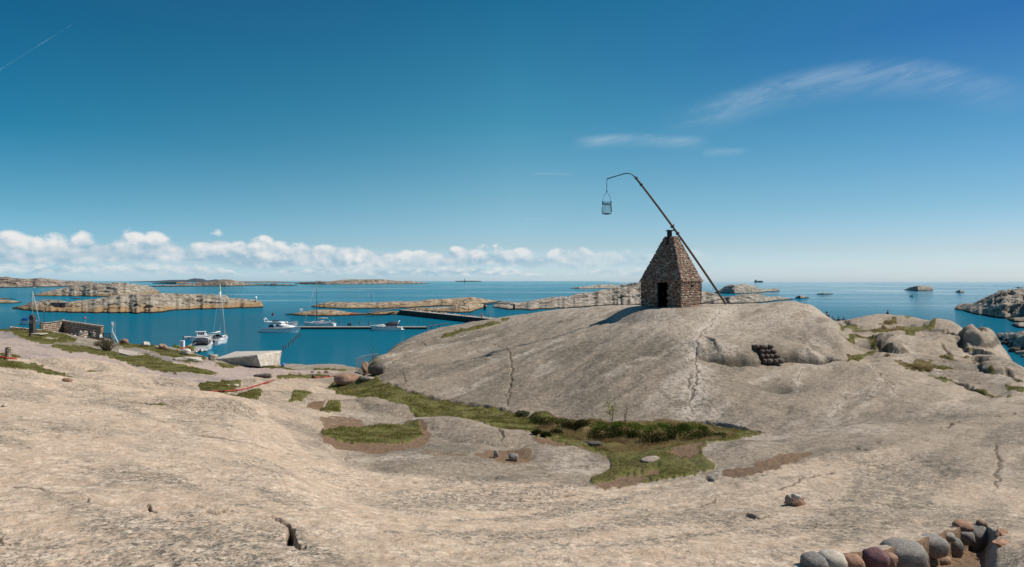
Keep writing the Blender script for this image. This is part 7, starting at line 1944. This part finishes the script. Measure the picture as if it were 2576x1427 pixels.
for (x, y, yb, n_) in ((1139, 262, 300, 'centre'), ):
    u, v = r2(x, y); Y = seaY(u, r2(x, yb)[1]); o = MB().tube([(0, 0, -1), (0, 0, (warp(u, r2(x, yb)[1]) - warp(u, v)) / F * Y)], .22, 6).build('spar_buoy', M_SHIP); o.location = ((u - U0) / F * Y, Y, 0); tag(o, 'thin dark spar buoy alone in open water beyond the tan skerries', 'buoy')

# ---- craft and gear behind the left wall
def left_sailboat():
    root = thing('moored_sailboat', 'small white sailboat with blue cover half hidden behind the dark wall', 'sailboat')
    s = hull(root, 8.4, 2.7, .9, 1.2, .4, M_WHITE, M_BLUE, tr=.7)
    cabin(root, -.6, 2.2, 1.6, 1.0, 1.0, .4, .1, 1.0, name='coachroof')
    MB().loft([[(x, .9 * math.cos(a), 1.2 + hh * math.sin(a)) for a in np.linspace(0, math.pi, 7)] for x, hh in ((-3.4, .9), (-2.2, 1.2), (-.8, 1.1), (0, .3))]).build('blue_cover', M_BLUE, root, True)
    rig(root, .8, 9.6, 1.1, (4.0, 1.3), (-4.1, 1.0), 2.8, 2.3, simple('tan_mast', (.5, .42, .28), .5), 1.1, .07, .8)
    return root
place(left_sailboat(), 78, 817, -.35, 196)
def fishing_mast():
    c = world(287, 864, 98); root = thing('fishing_boat', 'white radar mast and A-frame of a fishing boat moored beyond the bush', 'fishing boat', ((285 - U0) / F * 98, 98, 0), -.2)
    s = hull(root, 8.5, 3.0, 1.6, 3.0, .6, M_WHITE, M_DARK)
    def h(u, v): q = world(u, v, 98); return Vector((q.x - root.location.x, 0, q.z))
    for u in (289, 299): MB().tube([h(u, 862), h(282.5, 836)], .06, 6).build('frame_leg', M_WHITE, root)
    for v, a, b_ in ((851, 286, 293), (857, 287.5, 296.5)): MB().tube([h(a, v), h(b_, v)], .04, 5).build('cross_bar', M_WHITE, root)
    MB().tube([h(283, 838), h(282, 812)], .055, 6).build('mast', M_WHITE, root)
    for a, b_ in (((279, 825), (285.5, 825)), ((279, 813), (285.5, 813)), ((279, 813), (279, 825)), ((285.5, 813), (285.5, 825))): MB().tube([h(*a), h(*b_)], .03, 5).build('radar_frame', M_WHITE, root)
    MB().lathe([(.16, -.08), (.2, 0), (.14, .14)], 8, tuple(h(282.3, 819))).build('radar_dome', M_WHITE, root)
    for u in (290.5, 279): MB().tube([h(u, 850), h(u, 811)], .015, 4).build('whip_aerial', M_WHITE, root)
fishing_mast()
mb = thing('signal_post', 'thin dark post with a small lamp behind the left end of the pale wall', 'post', (*xy(110.6, 112), 2.0)); z1 = world(110.6, 790, 112).z - 2
MB().tube([(0, 0, -2), (0, 0, z1)], .05, 6).build('post_shaft', M_MASTD, mb); MB().lathe([(.12, 0), (.16, .1), (.04, .3)], 8, (0, 0, z1)).build('lamp', M_MASTD, mb)

def big_hedge(): pass
# contrail
def contrail():
    Y = 9000; a = Vector(((-40 - U0) / F * Y, Y, EYE - (200 - V0) / F * Y)); b = Vector(((178 - U0) / F * Y, Y, EYE - (64 - V0) / F * Y))
    m = bpy.data.materials.new('contrail_ice'); m.use_nodes = True; m.node_tree.nodes.clear(); t = NT(m.node_tree)
    d = t.node('ShaderNodeBsdfDiffuse'); d.inputs[0].default_value = (.85, .88, .9, 1); tr = t.node('ShaderNodeBsdfTransparent'); mx = t.node('ShaderNodeMixShader'); o_ = t.node('ShaderNodeOutputMaterial')
    pos = t.node('ShaderNodeNewGeometry').outputs['Position']; n = t.noise(pos, .0022, 3, .5); t.l.new(t.math('MULTIPLY_ADD', t.ss(n, .40, .62), .30, .06), mx.inputs[0]); t.l.new(tr.outputs[0], mx.inputs[1]); t.l.new(d.outputs[0], mx.inputs[2]); t.l.new(mx.outputs[0], o_.inputs[0])
    pts = [Vector((0, 0, 0)).lerp(b - a, k / 12) for k in range(13)]
    o = MB().tube(pts, [11 - 8 * k / 12 for k in range(13)], 8).build('contrail', m, None, True); o.location = a; tag(o, 'thin white contrail slanting across the upper left sky', 'contrail')
contrail()

# ------------------------------------------------------------------ people
def skin_mesh(name, joints, edges, mat, sub=1, root=0):
    me = bpy.data.meshes.new(name + '_src'); me.from_pydata([j[0] for j in joints], edges, [])
    o = bpy.data.objects.new(name + '_src', me); COL.objects.link(o)
    m = o.modifiers.new('s', 'SKIN'); m.use_smooth_shade = True
    for i, j in enumerate(joints):
        r = j[1]; r = r if isinstance(r, tuple) else (r, r)
        me.skin_vertices[0].data[i].radius = r; me.skin_vertices[0].data[i].use_root = (i == root)
    s = o.modifiers.new('d', 'SUBSURF'); s.levels = sub
    bpy.context.view_layer.update()
    dg = bpy.context.evaluated_depsgraph_get(); r = bpy.data.meshes.new_from_object(o.evaluated_get(dg)); r.name = name
    bpy.data.objects.remove(o); bpy.data.meshes.remove(me); r.materials.clear(); r.materials.append(mat); return r
M_SKIN = simple('skin', (.50, .30, .22), .6, 0, .08, 8)
def cloth(c): return simple('cloth', c, .85, 0, .15, 12)
CL = {'white': cloth((.72, .72, .70)), 'black': cloth((.025, .025, .03)), 'navy': cloth((.03, .045, .10)), 'cream': cloth((.62, .55, .43)), 'sky': cloth((.45, .58, .72)), 'grey': cloth((.28, .28, .28)), 'denim': cloth((.08, .14, .24)), 'red': cloth((.45, .04, .05)), 'dark': cloth((.05, .045, .045)), 'pink': cloth((.7, .1, .3))}
HAIR = {'dark': simple('dark_hair', (.03, .022, .016), .8), 'fair': simple('fair_hair', (.30, .20, .10), .8), 'grey': simple('grey_hair', (.35, .34, .33), .8)}
def pose(kind):
    if kind == 'stand':
        hip = (0, 0, .92); ch = (0, 0, 1.28); sh = (0, 0, 1.42); nk = (0, 0, 1.50); hd = (0, -.02, 1.62)
        legs = [[(s * .10, 0, .88), (s * .11, -.01, .48), (s * .12, .02, .08), (s * .13, -.12, .04)] for s in (1, -1)]
        arms = [[(s * .19, 0, 1.40), (s * .25, .02, 1.12), (s * .25, -.08, .88), (s * .25, -.11, .80)] for s in (1, -1)]
    elif kind == 'walk':
        hip = (0, 0, .90); ch = (0, -.03, 1.26); sh = (0, -.04, 1.40); nk = (0, -.05, 1.48); hd = (0, -.08, 1.60)
        legs = [[(.10, 0, .86), (.11, -.18, .50), (.12, -.16, .09), (.12, -.29, .06)], [(-.10, 0, .86), (-.11, .08, .48), (-.11, .34, .16), (-.11, .28, .05)]]
        arms = [[(.19, -.03, 1.38), (.25, .12, 1.14), (.24, .08, .92), (.24, .04, .84)], [(-.19, -.03, 1.38), (-.25, -.13, 1.14), (-.24, -.26, .98), (-.24, -.33, .95)]]
    else:
        hip = (0, 0, .50); ch = (0, -.06, .86); sh = (0, -.09, 1.00); nk = (0, -.11, 1.08); hd = (0, -.15, 1.20)
        legs = [[(s * .10, 0, .48), (s * .14, -.44, .52), (s * .14, -.46, .10), (s * .14, -.58, .05)] for s in (1, -1)]
        arms = [[(s * .19, -.08, .98), (s * .26, -.10, .72), (s * .18, -.34, .62), (s * .14, -.42, .62)] for s in (1, -1)]
    return hip, ch, sh, nk, hd, legs, arms
PROTO = {}
for kind in ('stand', 'walk', 'sit'):
    hip, ch, sh, nk, hd, legs, arms = pose(kind)
    up = lambda p, z, y=0: (p[0], p[1] + y, p[2] + z)
    J = [(hip, (.14, .10)), (ch, (.15, .10)), (sh, (.13, .085)), (nk, .05), (up(nk, .05), .052), (hd, (.078, .095)), (up(hd, .09), (.07, .085))]; E = [(0, 1), (1, 2), (2, 3), (3, 4), (4, 5), (5, 6)]
    for lg in legs:
        o = len(J); J += [(lg[0], .085), (lg[1], .058), (lg[2], .04), (lg[3], (.035, .03))]; E += [(0, o), (o, o + 1), (o + 1, o + 2), (o + 2, o + 3)]
    for am in arms:
        o = len(J); J += [(am[0], .052), (am[1], .04), (am[2], .03), (am[3], (.035, .018))]; E += [(2, o), (o, o + 1), (o + 1, o + 2), (o + 2, o + 3)]
        h = Vector(am[3]); d = (h - Vector(am[2])).normalized(); sd = d.cross(Vector((1, 0, .2))).normalized()
        for q in range(4): J.append((tuple(h + d * (.075 + .01 * (1 - abs(q - 1.5))) + sd * (q - 1.5) * .02), .008)); E.append((o + 3, len(J) - 1))
        J.append((tuple(h + d * .03 + sd * .05), .009)); E.append((o + 3, len(J) - 1))
    body = skin_mesh('body_' + kind, J, E, M_SKIN, 1)
    T = [(up(hip, .03), (.155, .115)), (ch, (.168, .12)), (sh, (.145, .10)), (up(nk, -.03), .06)]; TE = [(0, 1), (1, 2), (2, 3)]
    for am in arms:
        o = len(T); T += [(am[0], .066), (am[1], .054), (am[2], .042)]; TE += [(2, o), (o, o + 1), (o + 1, o + 2)]
    top = skin_mesh('top_' + kind, T, TE, CL['white'], 1)
    G = [(up(hip, .04), (.15, .11)), (hip, (.155, .115))]; GE = [(0, 1)]
    for lg in legs:
        o = len(G); G += [(lg[0], .10), (lg[1], .072), (lg[2], .058)]; GE += [(1, o), (o, o + 1), (o + 1, o + 2)]
    trs = skin_mesh('trousers_' + kind, G, GE, CL['denim'], 1)
    v, f = ICO[2]; hb = MB(); hb.add([(q.x * .084 + hd[0], q.y * .100 + hd[1] + .024, q.z * .092 + hd[2] + .058) for q in v if True], f); hair = hb.mesh('hair_' + kind, HAIR['dark'], True)
    face = MB(); 
    face.tube([(hd[0], hd[1] - .09, hd[2] + .03), (hd[0], hd[1] - .118, hd[2] - .005), (hd[0], hd[1] - .10, hd[2] - .015)], [.008, .014, .01], 5); nose = face.mesh('nose_' + kind, M_SKIN, True)
    eyes = MB()
    for s in (-1, 1): eyes.add([(q.x * .012 + hd[0] + s * .03, q.y * .01 + hd[1] - .092, q.z * .009 + hd[2] + .02) for q in ICO[1][0]], ICO[1][1])
    eyes.box((hd[0], hd[1] - .096, hd[2] - .05), (.045, .012, .01)); eym = eyes.mesh('eyes_' + kind, M_DARK)
    shoe = MB()
    for lg in legs: p = lg[3]; q = lg[2]; shoe.box(((p[0] + q[0]) / 2, (p[1] + q[1]) / 2 - .01, p[2] - .005), (.10, .26, .09))
    sh_m = shoe.mesh('shoes_' + kind, CL['dark'])
    PROTO[kind] = (body, top, trs, hair, nose, eym, sh_m)
def matover(o, m):
    o.material_slots[0].link = 'OBJECT'; o.material_slots[0].material = m
def person(label, loc, kind, topc, trc, hairc='dark', rz=0.0, group=None, detail=True, s=1.0):
    r = thing('person', label, 'person', loc, rz, group); r.scale = (s, s, s)
    body, top, trs, hair, nose, eym, shm = PROTO[kind]
    part('body', body, r); matover(part('top', top, r), CL[topc]); matover(part('trousers', trs, r), CL[trc]); matover(part('hair', hair, r), HAIR[hairc]); part('shoes', shm, r)
    if detail: part('nose', nose, r); part('eyes', eym, r)
    return r
c1 = lambda x, y: (.125 * x, 771.4 + .125 * y)
def tperson(label, x, Y, kind, tc, rc, hc='dark', rz=0.0):
    u = c1(x, 0)[0]; return person(label, (*xy(u, Y), TZ - (.05 if kind == 'sit' else 0)), kind, tc, rc, hc, R(rz))
tperson('person in a dark jacket standing by the shaded terrace wall', 1825, 88.5, 'stand', 'black', 'denim', 'dark', 150)
tperson('person in a pale jacket and dark trousers standing at the right of the terrace', 1882, 88.8, 'stand', 'grey', 'black', 'fair', 200)
tperson('person in a cream jacket seated nearest the low pale wall', 1648, 86.5, 'sit', 'cream', 'dark', 'grey', 120)
tperson('person in a light blue shirt seated left of the cream jacket', 1585, 88.2, 'sit', 'sky', 'navy', 'fair', 60)
tperson('person in a white top standing behind the seated blue shirt', 1620, 91.0, 'stand', 'white', 'dark', 'dark', 180)
tperson('person in a white shirt seated in the middle of the terrace', 1495, 89.2, 'sit', 'white', 'navy', 'dark', 200)
tperson('person in dark clothes seated left of the white shirt on the terrace', 1445, 89.5, 'sit', 'black', 'black', 'grey', 30)
tperson('person in a navy jacket seated behind the others near the shaded wall', 1540, 91.5, 'sit', 'navy', 'dark', 'dark', 0)
tperson('person in dark clothes seated at the right end of the terrace table', 2015, 90.2, 'sit', 'white', 'black', 'grey', 90)
bagc = thing('shoulder_bag', 'dark green shoulder bag hanging on the back of the standing person', 'bag', (*xy(c1(1838, 0)[0], 88.2), TZ + 1.0))
MB().box((0, 0, 0), (.34, .14, .42), .3).build('bag_body', GREENS[2], bagc, bevel=.05); MB().tube([(-.1, 0, .2), (0, 0, .5), (.1, 0, .2)], .015, 5).build('strap', M_DARK, bagc)
def table(label, x, Y, rz=0.0, group='terrace tables'):
    r = thing('picnic_table', label, 'table', (*xy(c1(x, 0)[0], Y), TZ), rz, group)
    for k in range(4): MB().box((0, -.3 + k * .2, .74), (1.8, .18, .05)).build('plank', M_WOOD, r)
    for s in (-1, 1):
        MB().box((0, s * .7, .45), (1.8, .26, .05)).build('bench', M_WOOD, r)
        MB().box((s * .7, 0, .4), (.08, 1.5, .08)).build('cross_beam', M_WOOD, r)
        for q in (-1, 1): MB().tube([(s * .7, q * .62, 0), (s * .7, q * .2, .72)], .05, 5).build('leg', M_WOOD, r)
    return r
table('wooden picnic table with pink and orange cloths at the left of the terrace', 1240, 92.5, .1)
table('wooden picnic table in front of the seated group on the terrace', 1500, 88.0, -.15)
table('wooden picnic table between the seated group and the standing pair', 1740, 89.5, -.2)
for lab, x, Y, m in (('pink folded parasol lying on the leftmost terrace table', 1235, 92.3, M_PINK), ('orange cloth bundle on the leftmost terrace table', 1270, 92.0, M_ORANGE)):
    o = rock_mb((1.0, .45, .4), 77, 2, .25).build('cloth_bundle', m, None, True); o.location = (*xy(c1(x, 0)[0], Y), TZ + .92); tag(o, lab, 'cloth bundle')

# people out on the rocks and the breakwater
HEAD, LAG = 13, 11
def rp(label, u, v, Y, kind, tc, tr, hc='dark', rz=0, s=1.0, z=None, sink=0.0):
    p = world(u, v, Y); return person(label, (p.x, p.y, p.z if z is None else z), kind, tc, tr, hc, R(rz), None, False, s)
p = on(2082, 800, 50, 70)
person('person in dark clothes sitting just beyond the right shoulder of the big dome', (*xy(2083, 58), world(2083, 786, 58).z - 1.32), 'sit', 'black', 'dark', 'dark', R(200), None, False)
for u, lab, sx in ((2095.2, 'left of three people whose heads show over the right slabs', 0), (2110.3, 'middle of three people whose heads show over the right slabs', 1), (2123.2, 'right of three people whose heads show over the right slabs', 2)):
    person(lab, (*xy(u, 82), world(u, 798.5 + sx * .8, 82).z - 1.30), 'sit', 'dark', 'dark', 'dark', R(160), None, False)
person('lone person sitting on the highest slab by the sea at right, mostly hidden', (*xy(2231, 80), world(2231, 789.0, 80).z - 1.0), 'sit', 'black', 'dark', 'dark', R(90), None, False)
person('left one of two people sitting on the small islet at the right edge', (*xy(2549, 150), world(2549, 846, 150).z - .35), 'sit', 'black', 'dark', 'dark', R(180), None, False)
person('right one of two people sitting on the small islet at the right edge', (*xy(2562, 152), world(2562, 845, 152).z - .35), 'sit', 'navy', 'dark', 'dark', R(180), None, False)
def bwp(t, w, kind, tc, lab, rz=0):
    p = BWP[0] + BWd * (BWL * t) - BWn * w; person(lab, (p.x, p.y, 2.08 - .2 * t), kind, tc, 'dark', 'dark', R(rz), None, False)
bwp(.18, 1.2, 'walk', 'red', 'person in red walking on the far part of the breakwater', 120)
bwp(.30, 1.6, 'stand', 'dark', 'person in dark clothes on the breakwater next to the walker in red', 60)
bwp(.70, 1.7, 'walk', 'navy', 'person in navy walking on the middle of the breakwater', 300)
bwp(.74, 2.2, 'stand', 'dark', 'person in black standing among the boulders of the breakwater', 10)
bwp(.86, 1.4, 'walk', 'grey', 'person in grey nearest the shore end of the breakwater', 90)
bwp(.90, 2.0, 'stand', 'black', 'person in black beside the one in grey on the breakwater', 90)
bwp(.82, 2.4, 'sit', 'red', 'person in red sitting on the boulders of the breakwater', 90)
u, v = r2(1742, 392); person('left one of two people standing on the tan rock by the lagoon', on_skerry(LAG, u, v), 'stand', 'black', 'dark', 'dark', 0, None, False)
u, v = r2(1772, 390); person('right one of two people standing on the tan rock by the lagoon', on_skerry(LAG, u, v), 'stand', 'dark', 'dark', 'dark', 0, None, False)
u, v = r2(2040, 369); person('person standing alone on the tan rock left of the arched bridge', on_skerry(LAG, u, v), 'walk', 'black', 'dark', 'dark', 0, None, False)
for i, (x, y, lab) in enumerate(((592, 304, 'left one of two people walking on the low part of the pale headland'), (628, 302, 'right one of two people walking on the low part of the pale headland'), (742, 268, 'left one of two people standing on the hump of the pale headland'), (757, 268, 'right one of two people standing on the hump of the pale headland'), (1208, 178, 'person on the ridge of the pale headland close to the tower'))):
    u, v = r3(x, y); p = on_skerry(HEAD, u, v); person(lab, p, 'walk' if i % 2 else 'stand', ['black', 'white', 'dark', 'grey', 'dark'][i], 'dark', 'dark', 0, None, False)

# ------------------------------------------------------------------ plants
def leaf_mat(name, a, b, c=None):
    m, t, b_ = new_mat(name)
    pos = t.node('ShaderNodeNewGeometry').outputs['Position']
    n = t.noise(pos, 9.0, 3, .6); n2 = t.noise(pos, 1.1, 3, .6)
    col = t.mix(t.ss(n, .35, .65), a, b)
    if c: col = t.mix(t.ss(n2, .45, .6), col, c)
    o = [x for x in t.n if x.type == 'OUTPUT_MATERIAL'][0]; t.n.remove(b_)
    df = t.node('ShaderNodeBsdfDiffuse'); tl = t.node('ShaderNodeBsdfTranslucent'); mx = t.node('ShaderNodeMixShader'); mx.inputs[0].default_value = .45
    t.put(df.inputs['Color'], col); t.put(tl.inputs['Color'], col); t.l.new(df.outputs[0], mx.inputs[1]); t.l.new(tl.outputs[0], mx.inputs[2]); t.l.new(mx.outputs[0], o.inputs[0])
    return m
M_GRASS = leaf_mat('grass_blades', (.115, .122, .026), (.215, .20, .05), (.25, .19, .08))
M_DRYG = leaf_mat('dry_grass_blades', (.32, .24, .11), (.48, .37, .19), (.24, .17, .08))
M_HEATH = leaf_mat('heather_leaves', (.018, .034, .008), (.06, .09, .018), (.05, .045, .018))
M_BRAM = leaf_mat('bramble_leaves', (.05, .09, .012), (.13, .19, .028))
M_LEAF = leaf_mat('bright_leaves', (.16, .22, .03), (.26, .32, .05))
M_BUSH = leaf_mat('bush_leaves', (.10, .10, .04), (.17, .155, .065), (.13, .10, .06))
M_TWIG = simple('twig_bark', (.09, .065, .045), .9, 0, .3, 12)
rs = np.random.RandomState(4)
def blades(name, mask, mat, count, hmin, hmax, wid, label, y0=0, y1=999, thr=.45, lean=.35, power=1.0):
    """count blades spread by true ground area where the mask is set"""
    # ground area of each cell of the polar grid
    area = (np.abs(np.gradient(XX, axis=0)) * np.abs(np.gradient(YY, axis=1)))
    wgt = area * (mask > thr) * (YY >= y0) * (YY <= y1) * (UU > -60) * (UU < 2640) * (1.0 / np.maximum(YY, 8) ** power)
    p = (wgt / wgt.sum()).ravel(); idx = rs.choice(len(p), count, p=p)
    i, j = np.unravel_index(idx, UU.shape); i = np.clip(i, 0, NU - 2); j = np.clip(j, 0, NR - 2)
    f, g = rs.rand(count), rs.rand(count)
    lerp = lambda A: (A[i, j] * (1 - f) + A[i + 1, j] * f) * (1 - g) + (A[i, j + 1] * (1 - f) + A[i + 1, j + 1] * f) * g
    x, y, z = lerp(XX), lerp(YY), lerp(ZZ)
    dist = np.maximum(y, 12) / 25.0
    clump = fbm(x * 1.3, y * 1.3, 301, 3)
    h = (hmin + (hmax - hmin) * rs.rand(count)) * (0.4 + 1.2 * nss(clump, .3, .7)) * np.clip(dist, .7, 1.0); w = wid * np.clip(dist, .7, 3.0)
    a = rs.rand(count) * 2 * np.pi; la = rs.rand(count) * 2 * np.pi; ll = h * lean * rs.rand(count) * 1.6
    v = np.empty((count, 3, 3), np.float32)
    v[:, 0] = np.stack([x - np.cos(a) * w, y - np.sin(a) * w, z - .02], 1); v[:, 1] = np.stack([x + np.cos(a) * w, y + np.sin(a) * w, z - .02], 1); v[:, 2] = np.stack([x + np.cos(la) * ll, y + np.sin(la) * ll, z + h], 1)
    me = bpy.data.meshes.new(name); me.vertices.add(count * 3); me.vertices.foreach_set('co', v.ravel()); me.loops.add(count * 3); me.loops.foreach_set('vertex_index', np.arange(count * 3, dtype=np.int32))
    me.polygons.add(count); me.polygons.foreach_set('loop_start', np.arange(0, count * 3, 3, dtype=np.int32)); me.polygons.foreach_set('loop_total', np.full(count, 3, np.int32)); me.update(calc_edges=True); me.materials.append(mat)
    o = bpy.data.objects.new(name, me); COL.objects.link(o); return tag(o, label, 'grass', kind='stuff')
blades('grass', MASK['grass'] * (1 - .6 * MASK['dry']), M_GRASS, 110000, .02, .075, .012, 'short green turf in the hollow, the pond and between the rocks', 12, 50, .38)
blades('far_grass', MASK['grass'], M_GRASS, 70000, .02, .06, .016, 'short green turf beside the gravel path and beyond the slabs', 50, 100, .40)
blades('dry_grass', MASK['dry'] * (MASK['grass'] > .2), M_DRYG, 60000, .04, .12, .011, 'bleached dry grass tussocks under the big dome and between the right slabs', 14, 84, .30)

def leaf_cloud(mb, c, r, n, s, rnd, flat=.7):
    for _ in range(n):
        d = Vector((rnd.gauss(0, 1), rnd.gauss(0, 1), rnd.gauss(0, 1))).normalized() * (rnd.random() ** .4); p = Vector((c[0] + d.x * r[0], c[1] + d.y * r[1], c[2] + d.z * r[2]))
        t1 = Vector((rnd.uniform(-1, 1), rnd.uniform(-1, 1), rnd.uniform(-flat, flat))).normalized() * s * rnd.uniform(.6, 1.3); t2 = t1.cross(Vector((rnd.uniform(-1, 1), rnd.uniform(-1, 1), rnd.uniform(-1, 1)))).normalized() * s * .6
        mb.add([p - t1 * .5 - t2 * .0, p + t2 * .5, p + t1 * .5, p - t2 * .5], [(0, 1, 2, 3)])
# heather and bramble tufts on the bank under the dome
hb = []
rnd = random.Random(31)
tufts = [(q5(x, y), sx, sy, k) for x, y, sx, sy, k in ((150, 190, 20, 7, 0), (300, 262, 24, 9, 0), (420, 272, 26, 11, 0), (560, 290, 24, 12, 0), (660, 300, 22, 10, 0), (480, 370, 18, 8, 0), (900, 320, 28, 12, 1), (980, 385, 34, 17, 0), (860, 420, 24, 14, 0), (1090, 380, 26, 15, 0), (1080, 300, 22, 8, 1),
         (1230, 320, 26, 9, 1), (1390, 350, 28, 13, 1), (1370, 430, 26, 15, 0), (1480, 440, 24, 14, 0), (1520, 320, 24, 10, 1), (1600, 370, 28, 13, 0), (1790, 320, 30, 10, 1), (1800, 400, 32, 12, 0), (1930, 395, 30, 9, 0), (1700, 330, 20, 10, 0), (290, 368, 14, 6, 0), (380, 390, 14, 6, 0), (2070, 400, 18, 6, 0), (740, 285, 20, 9, 0), (1230, 400, 18, 12, 0), (1900, 340, 14, 8, 1))]
for (uv, sx, sy, k) in tufts:
    g = on(uv[0], uv[1] + sy * .6, 18, 36); kk = g.y / F; r = (sx * kk, sx * kk * .75, sy * kk * 1.25)
    mb = MB(); leaf_cloud(mb, (0, 0, r[2] * .6), r, 620, .065, rnd, .9)
    hb.append((mb, g, k))
for k, m_, nm, lab in ((0, M_HEATH, 'heather', 'dark heather and scrub along the turf bank at the foot of the dome'), (1, M_BRAM, 'bramble', 'fresh green brambles among the heather at the foot of the dome')):
    mb2 = MB()
    for mb, g, kk_ in hb:
        if kk_ == k: mb2.add([(x + g.x, y + g.y, z + g.z) for x, y, z in mb.v], mb.f)
    tag(mb2.build(nm, m_), lab, 'undergrowth', kind='stuff')
def twiggy(label, u, v, H, leafn, leafm, seed, y0, y1, name='young_tree', stems=5, spread=.35, leafs=.05, cat='tree'):
    g = on(u, v, y0, y1); rnd = random.Random(seed); root = thing(name, label, cat, g); lm = MB(); tm = MB()
    for k in range(stems):
        a = rnd.uniform(0, 6.28); top = Vector((math.cos(a) * spread * H * rnd.uniform(.2, 1), math.sin(a) * spread * H * rnd.uniform(.2, 1), H * rnd.uniform(.7, 1)))
        pts = [Vector((0, 0, -.05)), top * .4 + Vector((rnd.uniform(-.03, .03), 0, .03)), top * .75, top]; tm.tube(pts, [.010 * H ** .5, .008, .005, .003], 5)
        for q in range(7):
            t = rnd.uniform(.3, .98); b = top * t; e = b + Vector((rnd.uniform(-1, 1), rnd.uniform(-1, 1), rnd.uniform(.2, 1))).normalized() * H * .22; tm.tube([b, e], [.007, .003], 4)
            if leafn: leaf_cloud(lm, e, (.09 * H,) * 3, leafn, leafs, rnd)
    tm.build('trunk', M_TWIG, root)
    if leafn: lm.build('foliage', leafm, root)
    return root
g = on(1539, 1062, 24, 34)
twiggy('slender yellow-green sapling rising from the bank against the dome', 1540, 1066, 1.15, 5, M_LEAF, 3, 22, 34, 'sapling', 4, .3, .075, 'sapling')
twiggy('bare twiggy sapling right of the yellow-green one', 1572, 1066, .9, 0, None, 4, 22, 34, 'sapling', 3, .35, .05, 'sapling')
twiggy('thin young tree with sparse yellow-green leaves beside the dark boulders', 946, 946, 2.0, 5, M_LEAF, 5, 36, 52, 'young_tree', 6, .22, .06)
def harbour_bush():
    g = on(268, 888, 62, 80); rnd = random.Random(12); k = g.y / F; root = thing('harbour_bush', 'large loose brownish-green bush below the terrace at the harbour', 'bush', g)
    W, H = 62 * k, 37 * k; tm = MB(); lm = MB()
    for q in range(90):
        a = rnd.uniform(0, 6.28); r = rnd.random() ** .5; top = Vector((math.cos(a) * r * W / 2, math.sin(a) * r * W * .35, H * (1 - .55 * r * r) * rnd.uniform(.65, 1.05)))
        tm.tube([Vector((top.x * .25, top.y * .25, 0)), top * .6 + Vector((0, 0, H * .1)), top], [.02, .012, .005], 4)
        leaf_cloud(lm, top, (.26, .26, .22), 26, .07, rnd)
        leaf_cloud(lm, top * .7 + Vector((0, 0, H * .1)), (.3, .3, .25), 12, .07, rnd)
    tm.build('stems', M_TWIG, root); lm.build('foliage', M_BUSH, root)
harbour_bush()
# rounded tussocks between the right slabs
for i, (x, y, w_, h_, lab) in enumerate(((790, 545, 90, 45, 'round golden tussock at the mouth of the dark overhang between the right slabs'), (1090, 680, 90, 50, 'leftmost of three golden tussocks in the long turf strip at right'), (1170, 700, 100, 45, 'middle of three golden tussocks in the long turf strip at right'), (1330, 730, 100, 45, 'rightmost of three golden tussocks in the long turf strip at right'))):
    u, v = q4(x, y); g = on(u, v, 34, 52); kk = g.y / F * .19271; mb = MB(); leaf_cloud(mb, (0, 0, h_ * kk * .3), (w_ * kk * .5, w_ * kk * .45, h_ * kk * .6), 420, .05, random.Random(i + 50), 1.0)
    o = mb.build('grass_tussock', M_DRYG); o.location = g; tag(o, lab, 'tussock')
# dark rocks just beyond the right slabs, shore boulders at the right islets
for x, y, w_, h_, lab in ((1000, 516, 110, 22, 'dark wet rock showing over the far edge of the right slabs'),):
    u, v = r4(x, y); p = world(u, v, 84); k = 84 / F * K; o = rock_mb((w_ * k, w_ * k * .6, h_ * k * 2.2), 61, 3, .3, square=.2, facets=3).build('sea_rock', M_DARKR, None, True); o.location = p; tag(o, lab, 'rock')
def shore_rocks():
    rnd = random.Random(17); lst = [(2350, 690, 60, 30), (2420, 720, 90, 45), (2500, 700, 100, 60), (2460, 760, 80, 45), (2540, 760, 100, 55), (2500, 800, 110, 55), (2560, 830, 110, 40), (2380, 740, 60, 30), (2530, 825, 70, 25), (2570, 865, 60, 20), (2340, 665, 70, 22), (2560, 700, 90, 70)]
    names = ['dark', 'grey']
    d_ = sorted(lst[1::2]); p_ = sorted(lst[0::2]); lst = [q for ab in zip(p_, d_) for q in ab]
    for i, (x, y, w_, h_) in enumerate(lst):
        u, v = r4(x, y + h_ * .5); Y = seaY(u, v); k = Y / F * K
        o = rock_mb((w_ * k, w_ * k * .9, h_ * k * 1.6), 500 + i, 3, .22, square=.35, facets=4).build('shore_rock', M_DARKR if i % 2 else M_BOULD); o.location = ((u - U0) / F * Y, Y, h_ * k * .35); o.rotation_euler = (0, 0, rnd.random() * 3)
        tag(o, '%s %s boulder from the left among those tumbled before the right-hand islet' % (ORD[i // 2], 'dark' if i % 2 else 'pale'), 'rock', 'tumbled boulders by the right-hand islet')
shore_rocks()
